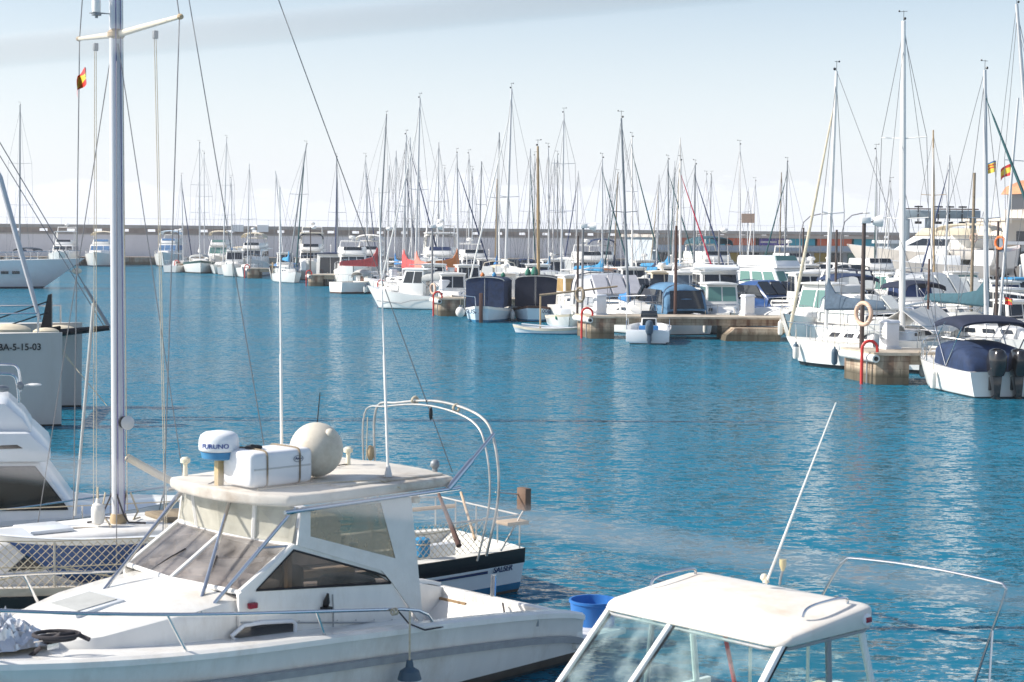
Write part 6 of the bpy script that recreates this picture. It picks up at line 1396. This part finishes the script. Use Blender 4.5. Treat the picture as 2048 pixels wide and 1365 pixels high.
for s in (-1, 1):
    o = MB().tube([(s * .07, -.02, 7.42), (s * .6, -.06, 7.45), (s * 1.5, -.14, 7.5)], [.042, .036, .026], 10).build('spreader', cream, mast)
    mb = MB(); mb.sphere((s * 1.52, -.14, 7.5), (.05, .04, .035), 10); mb.build('tip', stain, o)
mb = MB(); mb.lathe([(.05, 0), (.055, .05), (.055, .13), (.05, .17)], 14, (.03, .24, 7.66)); lt = mb.build('masthead_lamp', lampw, mast)
mb = MB(); mb.lathe([(.06, -.03), (.06, .0)], 14, (.03, .24, 7.66)); mb.lathe([(.06, .0), (.06, .03)], 14, (.03, .24, 7.83)); mb.tube([(.03, .24, 7.6), (.03, .24, 7.64)], .02, 8)
for z in (7.66, 7.84):
    mb.tube([(.0, .08, z), (.09, .31, z), (-.03, .31, z), (.0, .08, z)], .006, 5)
mb.build('lamp_guard', alud, lt)
mb = MB(); mb.lathe([(.05, .0), (.075, .02), (.06, .06), (.06, .10), (.09, .13), (.04, .15)], 18, (-.06, 0, 0), 0, 'x'); mb.v = [(-.05 - (x + .06), y - .05, z + 2.63) for x, y, z in mb.v]; mb.build('winch', [alu], mast)
mb = MB(); mb.lathe([(.075, 0), (.08, .05), (.07, .06)], 18, (0, 0, 0), 0, 'x'); mb.v = [(-.06 - x, y - .05, z + 2.63) for x, y, z in mb.v]; mb.build('winch_base', black, mast)
MB().tube([(0, -.12, 2.18), (0, -.5, 1.95), (0, -1.5, 1.42)], [.05, .05, .045], 12).build('boom_strut', cream, sb)
T = V((0, 0, 13.2))
for s in (-1, 1):
    MB().tube([(s * 1.36, .05, .82), (s * 1.5, -.14, 7.5), T], .0075, 6).build('shroud', wire, sb)
    MB().tube([(s * 1.33, -.45, .82), (s * .06, 0, 7.3)], .0065, 6).build('lower_shroud', wire, sb)
    MB().tube([(s * 1.33, .6, .84), (s * .06, .02, 7.3)], .0065, 6).build('lower_shroud', wire, sb)
e = Bf.ony(905, 945, -5.2); MB().tube([T, e.lerp(T, .055), e], .0075, 6).build('backstay', wire, sb)
k = e.lerp(T, .075); mb = MB(); mb.sphere(k, (.03, .03, .10), 10); mb.build('backstay_insulator', black, sb)
MB().tube([T, Bf.onx(548, 1010, -1.32)], .007, 6).build('running_backstay', wire, sb)
MB().tube([T, (0, 5.4, 1.2)], .008, 6).build('forestay', wire, sb)
for dx in (-.02, .03):
    MB().tube([(-.92 + dx, -.1, 7.36), (-.98 + dx, -.2, 1.0)], .005, 5).build('halyard', ropew, sb); MB().tube([(.88 + dx, -.1, 7.36), (.86 + dx * 2, -.05, 1.0)], .005, 5).build('halyard', ropew, sb)
for dx, dy in ((.11, .02), (-.11, -.03), (-.13, .06), (.03, -.13)): MB().tube([(dx, dy, 1.5), (dx * .8, dy * .8, 5.5), (dx * .6, dy * .6, 12.8)], .007, 5).build('halyard', ropew if dx > 0 else mat('blue_purple_rope', (.10, .09, .22), .8), sb)
for p in ((-.92, -.1, 7.36), (.88, -.1, 7.36)):
    mb = MB(); mb.box(p[0] - .03, p[0] + .03, p[1] - .03, p[1] + .03, p[2] - .07, p[2] + .03); mb.build('pulley_block', alud, sb, bevel=.01)
# rope clutter and white buoy at the mast foot
for k in range(5):
    a = k * 1.3; MB().tube([(.16 * math.cos(a), .16 * math.sin(a), 1.75), (.24 * math.cos(a + .4), .24 * math.sin(a + .4), 1.5), (.2 * math.cos(a + .8), .2 * math.sin(a + .8), 1.39), (.38 * math.cos(a + 1.2), .38 * math.sin(a + 1.2), 1.38)], .012, 6).build('halyard_tail', ropew if k % 2 else roped, sb)
fender(Bf.m @ V((-.12, .32, 1.52)), 'small white buoy lying at the mast foot of the old sailboat', ln=.28, r=.085, capm=fendw, rope=.15)
pt, pb = Bf.i @ wd(187, 607, 22.6), Bf.i @ wd(150, 1032, 22.2)
MB().tube([pb, pt], [.018, .022], 10).build('boat_hook_pole', greyc, sb)
# rails, nets, toe rail along the port side
yy = [-2.9, -1.5, -.1, 1.35, 2.8, 4.2]
for s in (-1, 1):
    top = []
    for y in yy:
        x = s * hB.hby(y) * .95; z = hB.zsy(y); MB().tube([(x, y, z), (x, y, z + .62)], .014, 8).build('stanchion', steel if s > 0 else mat('galvanised_tube', (.5, .46, .40), .45, metal=.5), sb); top.append((x, y, z + .62))
    MB().tube(top, .008, 6).build('lifeline', ropew, sb); MB().tube([(x, y, z - .3) for x, y, z in top], .008, 6).build('lifeline', ropew, sb)
    MB().tube([(s * hB.hby(1.35) * .95, 1.35, hB.zsy(1.35) + .33), (s * hB.hby(2.5) * .95, 2.5, hB.zsy(2.5) + .05)], .011, 6).build('brace', ropew, sb)
    MB().tube([(s * hB.hby(1.35) * .95, 1.35, hB.zsy(1.35) + .33), (s * hB.hby(0.2) * .95, .1, hB.zsy(.1) + .05)], .011, 6).build('brace', ropew, sb)
    mb = MB(); mb.loft([[(s * hB.hby(y) * .985, y, hB.zsy(y) + .0), (s * hB.hby(y) * .985, y, hB.zsy(y) + .09), (s * (hB.hby(y) * .985 - .05), y, hB.zsy(y) + .09), (s * (hB.hby(y) * .985 - .05), y, hB.zsy(y))] for y in [-2.6 + i * .4 for i in range(18)]]); mb.build('toe_rail', mat('pale_weathered_wood', (.52, .46, .37), .8, var=.3, scale=8, stretch=(1, .2, 1)), sb)
def net(y0, y1, h0, h1, step, s=-1, r=.0045):
    n = int((y1 - y0) / step); mb = MB()
    for d in (-1, 1):
        for i in range(-6, n + 7):
            a0, a1 = y0 + i * step, y0 + i * step + d * (h1 - h0) * 1.05
            # clip the strand to the panel
            t0, t1 = 0.0, 1.0
            for lim, sg in ((y0, 1), (y1, -1)):
                f0, f1 = (a0 - lim) * sg, (a1 - lim) * sg
                if f0 < 0 and f1 < 0: t0 = 2; break
                if f0 < 0: t0 = max(t0, f0 / (f0 - f1))
                elif f1 < 0: t1 = min(t1, f0 / (f0 - f1))
            if t0 >= t1: continue
            P = []
            for t in (t0, (t0 + t1) / 2, t1):
                y = lerp(a0, a1, t); P.append((s * hB.hby(y) * .95 + .004 * d, y, hB.zsy(y) + lerp(h0, h1, t)))
            mb.tube(P, r, 4)
    return mb
net(-.1, 4.2, .08, .61, .10).build('safety_net', ropew, sb)
net(-4.9, -2.9, .05, .50, .10).build('safety_net', ropew, sb)
MB().tube([(-hB.hby(y) * .95, y, hB.zsy(y) + .5 - .12 * math.sin((y + 4.9) / 2 * math.pi)) for y in [-4.9 + i * .2 for i in range(11)]], .008, 6).build('net_line', ropew, sb)
# stern arch
arc_m = mat('weathered_tube', (.60, .57, .53), .35, metal=.6, var=.2, scale=6)
pp = [Bf.ony(a, b, -4.75) for a, b in ((752, 820), (795, 806), (880, 804), (962, 834), (990, 890))]
arch = [(1.45, -4.75, .66), (1.62, -4.75, 1.5)] + [tuple(p) for p in pp] + [(-1.52, -4.75, 1.5), (-1.25, -4.75, .66)]
def smooth(pts, n=6):
    pts = [V(p) for p in pts]; o = []
    for i in range(len(pts) - 1):
        p0, p1, p2, p3 = pts[max(i - 1, 0)], pts[i], pts[i + 1], pts[min(i + 2, len(pts) - 1)]
        for k in range(n):
            t = k / n; o.append(.5 * ((2 * p1) + (p2 - p0) * t + (2 * p0 - 5 * p1 + 4 * p2 - p3) * t * t + (3 * p1 - p0 - 3 * p2 + p3) * t ** 3))
    return o + [pts[-1]]
MB().tube(smooth(arch), .019, 10).build('stern_arch', arc_m, sb)
MB().tube([p + V((.06 if p.x > 0 else -.02, .16, -.05)) for p in smooth(arch)], .014, 8).build('stern_arch', arc_m, sb)
mb = MB(); mb.torus((.55, -4.75, 2.62), .05, .022, 'x', 12, 6); mb.torus((-.5, -4.75, 2.6), .05, .022, 'x', 12, 6); mb.build('lashing', ropew, sb)
mb = MB(); mb.sphere((1.68, -4.7, 1.75), (.06, .06, .12), 10); mb.build('pulley', stain, sb)
MB().tube([(1.60, -4.6, 2.3), (1.6, -4.55, 1.0)], .008, 6).build('fall_line', ropew, sb)
for x in (-1.2, -.6, 0, .6, 1.2): MB().tube([(x * .88, -5.45, .66), (x * .88, -5.45, 1.12)], .013, 6).build('pushpit_post', arc_m, sb)
MB().tube([(-1.2, -4.2, 1.14), (-1.12, -5.1, 1.13), (-1.0, -5.48, 1.12), (1.0, -5.48, 1.12), (1.15, -4.2, 1.14)], .014, 8).build('pushpit_rail', arc_m, sb)
p = Bf.ony(1048, 998, -5.2); MB().box(p.x - .1, p.x + .1, p.y - .05, p.y + .05, p.z - .15, p.z + .15).build('outboard_bracket', mat('brown_block', (.16, .10, .07), .7, var=.25), sb, bevel=.01)
MB().tube([(p.x, p.y, p.z - .15), (p.x + .25, p.y + .2, .7)], .014, 6).build('bracket_post', arc_m, sb); MB().tube([(p.x + .08, p.y, p.z + .05), (-1.45, -4.75, p.z + .12)], .012, 6).build('bracket_arm', arc_m, sb)
p = Bf.ony(1030, 1046, -5.1); tanw = mat('tan_plank', (.50, .37, .25), .75, var=.2, scale=7)
MB().box(p.x - .08, p.x + .2, p.y - .18, p.y + .18, p.z - .025, p.z + .025).build('stern_seat', tanw, sb, bevel=.01)
a, b = Bf.ony(816, 1021, -4.0), Bf.ony(910, 1012, -4.6); MB().tube([a, b], .03, 6).build('plank_rail', tanw, sb)
a, b = Bf.ony(876, 985, -4.2), Bf.ony(918, 1092, -4.0); MB().tube([a, b], [.022, .04], 8).build('tiller', darkwood, sb)
a, b = Bf.ony(922, 985, -4.9), Bf.ony(950, 1080, -4.6); MB().tube([a, b], .02, 8).build('oar_shaft', tanw, sb)
for k, (x, y) in enumerate(((.3, -3.4), (-.35, -3.2), (-.6, -4.1))):
    mb = MB(); mb.lathe([(.06, 0), (.055, .08), (.07, .1), (.06, .13)], 14, (x, y, .72)); mb.build('winch', alu, sb)
MB().box(-.75, -.6, -4.6, -2.9, .36, .78).build('cockpit_coaming', white2, sb, bevel=.03); MB().box(.6, .75, -4.6, -2.9, .36, .78).build('cockpit_coaming', white2, sb, bevel=.03)
yl = [-3.0 - .19 * i for i in range(11)]
mb = MB(); mb.loft([[(-hB.hby(y) * .962 - .008, y, .385 - .002 * i), (-hB.hby(y) * .962 - .014, y, .385), (-hB.hby(y) * .962 - .014, y, .402), (-hB.hby(y) * .962 - .008, y, .404)] for i, y in enumerate(yl)]); mb.build('cove_line', navyjib, sb)
text_mb('SALSER', .115, lambda u, v, w_: (-hB.hby(-5.18 - u) * .965 - .012 - w_, -5.18 - u, .395 + v), .004, .25).build('name_lettering', navyjib, sb)
p = Bf.m @ Bf.onz(843, 1092, .82); bg_ = thing('rolled_bag', 'bright blue rolled bag lashed in the cockpit of the old sailboat', 'bag', (p.x, p.y, .80), R(30))
mb = MB(); mb.lathe([(.07, -.13), (.11, -.11), (.115, 0), (.11, .11), (.07, .13)], 14); mb.build('body', sky_c, bg_); mb = MB(); mb.torus((0, 0, .05), .117, .008, 'z', 18, 5); mb.build('cord', ropew, bg_)
# blue dinghy carried on the side deck
p = Bf.m @ Bf.onz(222, 1128, 1.0); dg = thing('dinghy', 'blue hulled dinghy with white rim carried behind the netting of old sailboat', 'dinghy', (p.x - .15, p.y + .25, .92), R(118))
hD = Hull(3.0, 1.2, .40, .52); build_hull(dg, hD, hullblue, hullblue, hullblue, white, white2, cock=(.06, .78), depth=.22, stripe=.07, rake=.35)
MB().box(-.45, .45, -.15, .1, .27, .3).build('thwart', oldwood, dg); MB().tube([(.25, -.9, .38), (.3, .8, .46)], .02, 8).build('oar', oldwood, dg)
# ensign on the flag halyard
p = wd(172, 138, 21.9); flag(p, 'small limp red and yellow flag on the flag halyard of the tall mast', [0, 0, 1, 1, 1, 1, 0, 0], .12, .20, R(200), None, .16)

# ================= white flybridge cruiser entering from the frame edge
F0 = Frame(-9.0, 25.2, -75)
my = thing('motor_yacht', 'white flybridge motor yacht with dark raked side window behind the old sailboat', 'motor yacht', (F0.ox, F0.oy, 0), R(-75))
hF = Hull(8.8, 3.1, .75, 1.0); build_hull(my, hF, white2, navyjib, antif, white, white, cock=(.04, .2), n=25)
px_prism(F0, [(-330, 926), (78, 926), (152, 1026), (240, 1034), (330, 1052), (330, 1085), (-330, 1092)], -1.05, 1.05).build('cabin', white2, my, bevel=.05)
sd = [F0.onx(a, b, 1.05) for a, b in ((-260, 936), (70, 934), (136, 1018), (-260, 1024))]
sheet([(p.y, p.z) for p in sd], [], lambda a, b, w_: (1.054 + w_, a, b), .012).build('side_window', dkteal, my)
sheet([(p.y, p.z) for p in sd], [], lambda a, b, w_: (-1.054 - w_, a, b), .012).build('side_window', dkteal, my)
mb = MB(); mb.tube([(1.07, p.y, p.z) for p in sd], .016, 6, 0, True); mb.build('window_gasket', rubber, my)
px_prism(F0, [(-340, 866), (58, 866), (98, 902), (104, 918), (92, 925), (-340, 928)], -1.2, 1.2).build('hardtop', white2, my, bevel=.05)
px_prism(F0, [(-340, 800), (10, 806), (46, 838), (66, 867), (-340, 867)], -1.0, 1.0).build('flybridge_coaming', white2, my, bevel=.06)
sd = [F0.onx(a, b, 1.2) for a, b in ((-60, 894), (34, 890), (46, 897), (-60, 901))]
sheet([(p.y, p.z) for p in sd], [], lambda a, b, w_: (1.203 + w_, a, b), .006).build('vent_slot', glass_d, my)
sd = [F0.onx(a, b, 1.05) for a, b in ((126, 1041), (154, 1039), (155, 1054), (128, 1057))]
sheet([(p.y, p.z) for p in sd], [], lambda a, b, w_: (1.054 + w_, a, b), .02).build('porthole', glass_d, my, bevel=.008)
pp = [F0.onx(a, b, .9) for a, b in ((-60, 748), (0, 748), (28, 752), (36, 775), (38, 806))]
MB().tube(smooth(pp), .022, 8).build('flybridge_rail', steel, my); MB().tube(smooth([p + V((-1.8, 0, 0)) for p in pp]), .022, 8).build('flybridge_rail', steel, my)
a = F0.onx(5, 778, .9); b = F0.onx(40, 772, .9); c = F0.onx(68, 770, .9)
mb = MB(); mb.sphere(c, (.06, .11, .022), 12); mb.tube([b, c], .012, 6); mb.build('wing_mirror', white, my); mb = MB(); mb.sphere(b, (.05, .06, .06), 10); mb.sphere(a, (.08, .1, .05), 10); mb.build('searchlight', alud, my)
rl = [F0.onx(a, b, 1.35) for a, b in ((-200, 1036), (0, 1020), (210, 992), (330, 975))]
MB().tube(smooth(rl), .014, 8).build('foredeck_rail', steel, my)
for p in rl[1:]: MB().tube([p, (p.x - .05, p.y - .12, .86)], .012, 6).build('stanchion', steel, my)

# ================= grey catamaran, two plumb bows
th = math.degrees(math.atan2(-.99, .145)); Gf = Frame(-12.2, 44.6, th)   # local y runs forward, to the right of the photograph
gc = thing('catamaran', 'big pale grey catamaran with plumb bows, black bowsprit and registration number', 'catamaran', (Gf.ox, Gf.oy, 0), R(th))
hG = Hull(15, 1.5, 2.3, 2.4, 'sail')
for x, yb in ((0, .7), (-5.0, .72)):
    o = empty('float'); o.parent = gc; o.location = (x, -7.5 + yb, 0)
    build_hull(o, hG, hullgrey, hullgrey, black, hullgrey, mat('pale_deck', (.62, .60, .57), .6), n=33, rake=.04, stripe=.05)
    rails(o, hG, -2, 6.9, .5, 6, .015, pulpit=False)
MB().tube([(-.1, -1.6, 2.15), (-4.9, -1.6, 2.15)], .14, 12).build('cross_beam', alu, gc)
MB().box(-4.9, -.1, -9.5, -5.5, 1.6, 2.6).build('bridge_deck', white2, gc, bevel=.15)
tp = lambda a, b, x: tuple(Gf.onx(a, b, x))
MB().loft([[tp(80, 662, -2.2), tp(103, 662, -2.2), (tp(103, 662, -2.2)[0] - .25, *tp(103, 662, -2.2)[1:]), (tp(80, 662, -2.2)[0] - .25, *tp(80, 662, -2.2)[1:])], [tp(96, 590, -2.2), tp(103, 588, -2.2), (tp(103, 588, -2.2)[0] - .2, *tp(103, 588, -2.2)[1:]), (tp(96, 590, -2.2)[0] - .2, *tp(96, 590, -2.2)[1:])]], sm=False).build('bow_post', black, gc)
e = Gf.onx(219, 656, -2.2); MB().tube([Gf.onx(96, 668, -2.2), e], [.11, .075], 10).build('bowsprit', black, gc)
mb = MB(); mb.hexa([tp(100, 664, -2.3), tp(120, 668, -2.3), tp(120, 660, -2.3), tp(100, 655, -2.3), tp(100, 664, -2.0), tp(122, 654, -2.0), tp(120, 652, -2.0), tp(100, 655, -2.0)]); mb.build('bow_fitting', black, gc)
mtop = V((-2.4, -9, 21))
MB().tube([(-2.4, -8.5, 2.6), mtop], .16, 12).build('mast', mastw, gc)
MB().tube([Gf.onx(79, 640, -2.2), Gf.onx(60, 570, -2.2), Gf.onx(0, 356, -2.2).lerp(mtop, .0), mtop], [.05, .065, .075, .04], 10).build('furled_sail', mat('grey_sailcloth', (.52, .53, .56), .8, var=.1), gc)
MB().tube([e, mtop + V((0, .2, -.3))], .014, 6).build('bowsprit_stay', wire, gc); MB().tube([e + V((0, -.15, .05)), mtop + V((0, .1, -.9))], .012, 6).build('bowsprit_stay', wire, gc)
a = e.lerp(mtop, .012); b = e.lerp(mtop, .06); MB().tube([e, a, b], [.05, .05, .035], 8).build('stay_fitting', alud, gc)
for x0, z in ((-40, 622), (-40, 642)): MB().tube([Gf.onx(97, 603 if z < 630 else 625, -2.2), Gf.onx(x0, z + 28, -2.2)], .02, 6).build('guy_line', black, gc)
for a, b, c in ((118, 690, 0), (118, 700, 0)): MB().tube([Gf.onx(a, b, 0), Gf.onx(150, 735, -.2), wd(219, 815, 22.5) * 0 + Gf.onx(214, 812, .5)], .012, 6).build('mooring_line', ropew, gc)
for a, b, x, s in ((18, 662, -1.0, .34), (118, 662, -4.6, .30), (92, 664, -.4, .2)):
    c = Gf.onx(a, b, x); mb = MB(); mb.sphere(c, (s, s * 1.7, s * .55), 14); mb.build('sail_bag', creamc, gc)
u0 = Gf.onx(24, 698, .72)
text_mb('6ª BA-5-15-03', .24, lambda u, v, w_: (.745 * hG.hby(min(u0.y + u + 6.8, 7.4)) / .75 * .985 + .012 + w_, u0.y + u * .93, u0.z + v), .006).build('registration_lettering', black, gc)

# ================= small hardtop cruiser at the bottom of the frame
Cf = Frame(1.87, 14.46, 133)
hc = thing('hardtop_cruiser', 'small white cruiser with domed cream hardtop, clear screens and tall tilted aerial', 'motorboat', (Cf.ox, Cf.oy, 0), R(133))
hH = Hull(5.6, 2.25, .62, .95); build_hull(hc, hH, white, white, antif, white, white, cock=(.05, .7), depth=.3, n=25)
dome = mat('domed_roof_gelcoat', (.73, .69, .63), .45, var=.09, scale=2.5, dirt=(.50, .34, .19), dirt_amt=.6, bump=.06)
def rrect(sx, y0, y1, r, bow=.12, n=8):
    pts = []
    for cx, cy, a0 in ((sx - r, y1 - r, 0), (-sx + r, y1 - r, 90), (-sx + r, y0 + r, 180), (sx - r, y0 + r, 270)):
        for k in range(n + 1):
            a = R(a0 + 90 * k / n); x, y = cx + r * math.cos(a), cy + r * math.sin(a)
            if y > (y0 + y1) / 2: y += bow * (1 - (x / sx) ** 2)
            pts.append((x, y))
    return pts
yc = -.04; rows = []
zt = lambda y: 1.985 - .125 * max(0, min(1, (y + .02) / .58)) ** 1.3
for dz, k, use in ((1.82, .955, 0), (1.825, .99, 0), (1.838, 1.0, 0), (-.022, .998, 1), (-.006, .992, 1), (.006, .975, 1), (.014, .94, 1), (.030, .78, 1), (.044, .5, 1), (.05, .2, 1)):
    rows.append([(x * k, yc + (y - yc) * k, dz if not use else max(zt(yc + (y - yc) * k) + dz, 1.842)) for x, y in rrect(.98, -.66, .58, .13, .12, 10)])
MB().loft(rows).build('hardtop', dome, hc, sharp=50)
rp = rrect(.98, -.66, .58, .16); MB().tube([(x * .97, yc + (y - yc) * .97, 1.80) for x, y in rp], .014, 6, 0, True).build('roof_trim', rubg, hc)
# screens
bt = {'sf': (.92, .52), 'cf': (.12, .66), 'pf': (-.92, .52), 'pr': (-.92, -.5), 'sr': (.92, -.5), 'pm': (-.935, -.05), 'sm': (.935, -.05)}
lo_ = {'sf': (.98, 1.38), 'cf': (.12, 1.62), 'pf': (-.98, 1.38), 'pr': (-1.0, -.7), 'sr': (1.0, -.7), 'pm': (-1.0, -.02), 'sm': (1.0, -.02)}
top = {k: V((x, y, 1.83)) for k, (x, y) in bt.items()}; bot = {k: V((x, y, .98)) for k, (x, y) in lo_.items()}
for a, b, n in (('cf', 'pf', 'windscreen'), ('sf', 'cf', 'windscreen'), ('pf', 'pm', 'side_window'), ('pm', 'pr', 'side_window'), ('sm', 'sf', 'side_window'), ('sr', 'sm', 'side_window')):
    MB().slab([bot[b], bot[a], top[a], top[b]], .006).build(n, cleart, hc)
for k, r_, m in (('sf', .03, white), ('cf', .028, white), ('pf', .034, white), ('pm', .026, alud), ('sm', .026, alud), ('pr', .03, white), ('sr', .03, white)):
    MB().tube([bot[k], top[k]], r_, 8).build('window_pillar', m, hc)
    if k in ('sf', 'cf', 'pf'): MB().tube([bot[k] + V((-.03, -.02, 0)), top[k] + V((-.03, -.02, 0))], .012, 6).build('pillar_gasket', rubber, hc)
cab = [(x, y) for x, y in ((-1.02, -.9), (1.02, -.9), (1.02, 1.4), (.12, 1.66), (-1.02, 1.4))]
for i in range(5):
    a, b = cab[i], cab[(i + 1) % 5]
    if i == 0: continue
    MB().slab([(a[0], a[1], .6), (b[0], b[1], .6), (b[0] * .98, b[1], .98), (a[0] * .98, a[1], .98)], .04).build('cabin_wall', white, hc)
frustum(hc, 'foredeck', 1.5, 2.3, .85, .45, .75, .98, white, rf=.3, bevel=.06)
MB().box(-.9, .9, 1.0, 1.35, .5, .74).build('dashboard', white, hc, bevel=.06)
mb = MB(); mb.torus((.45, .68, 1.12), .16, .014, 'y', 20, 6); mb.tube([(.29, .68, 1.12), (.61, .68, 1.12)], .012, 6); mb.build('steering_wheel', black, hc)
MB().box(.3, .6, 1.0, 1.2, .742, .9).build('instrument_pod', white, hc, bevel=.04); mb = MB(); mb.box(.1, .2, 1.0, 1.15, .742, .95); mb.build('compass', black, hc, bevel=.03)
MB().box(.2, .75, -.2, .2, .35, 1.05).build('helm_seat', blue, hc, bevel=.07)
for x, y in ((-.35, .2), (-.4, -.5)): MB().tube([(x, y, .4), (x, y, 1.8)], .014, 8).build('grab_pole', mastw, hc)
mb = MB(); mb.tube([(-.2, .35, 1.78), (-.28, .3, 1.35), (-.33, .28, 1.0)], .018, 8); mb.build('life_strap', redp, hc)
for x0 in (-.82, .82):
    MB().tube(smooth([(x0, -.45, 1.98), (x0, -.43, 2.06), (x0, -.1, 2.065), (x0, .08, 2.04), (x0, .13, 1.98)]), .012, 8).build('roof_handrail', steel, hc)
T = Cf.ony(1672, 806, -.35); MB().tube([(-.02, -.4, 2.06), V((-.02, -.4, 2.06)).lerp(T, .5), T], [.012, .010, .006], 8).build('whip_aerial', mastw, hc)
mb = MB(); mb.sphere((.0, -.4, 2.11), .035, 10); mb.lathe([(.03, 0), (.02, .05)], 10, (-.02, -.4, 2.07)); mb.build('aerial_mount', cream, hc)
mb = MB(); mb.tube([(-.15, -.42, 2.07), (-.16, -.42, 2.13), (-.18, -.42, 2.2)], .011, 6); nl = mb.build('light_stem', alud, hc)
mb = MB(); mb.lathe([(.012, 0), (.028, .04), (.03, .05), (.03, .1)], 12, (-.18, -.42, 2.19)); mb.build('lamp', mat('yellowed_lamp', (.62, .50, .22), .4), nl)
mb = MB(); mb.lathe([(.05, 0), (.05, .02), (.035, .03)], 18, (0, 0, 0), 0, 'x'); mb.v = [(-.975 - x, y - .5, z + 1.90) for x, y, z in mb.v]; nv = mb.build('port_light', white2, hc)
MB().box(-1.015, -.998, -.535, -.465, 1.878, 1.922).build('lens', MATS['dark_red_lens'], nv, bevel=.006)
ar = [Cf.ony(a, b, -2.55) for a, b in ((1640, 1200), (1668, 1150), (1690, 1122), (1715, 1118), (1850, 1135), (1985, 1163), (2008, 1172), (2010, 1190), (1985, 1260), (1950, 1365))]
MB().tube(smooth(ar, 5), .013, 10).build('stern_arch', steel, hc)
a = ar[8]; MB().tube([a, (a.x - .05, a.y + .12, a.z - .55)], .011, 8).build('arch_brace', steel, hc)
MB().box(-1.0, 1.0, -2.5, -2.1, .35, .7).build('stern_bench', creamc, hc, bevel=.06)
mb = MB(); pts = []
for i in range(70):
    a = i * .42; pts.append((-.62 + (.10 - .0004 * i) * math.cos(a), -.93 + (.10 - .0004 * i) * math.sin(a), 1.0 + .0017 * i))
o = MB().tube(pts, .014, 6).build('rope_coil', ropew); o.matrix_world = Cf.m; tag(o, 'coil of pale rope on the cabin side of small domed hardtop cruiser', 'rope')
MB().box(-.85, -.4, -1.1, -.8, .35, .985).build('side_locker', white, hc, bevel=.03)
# pale bow rail of the same cruiser and its rope
pts = [wz(a, b, .9) for a, b in ((860, 1364), (1000, 1345), (1120, 1343))]
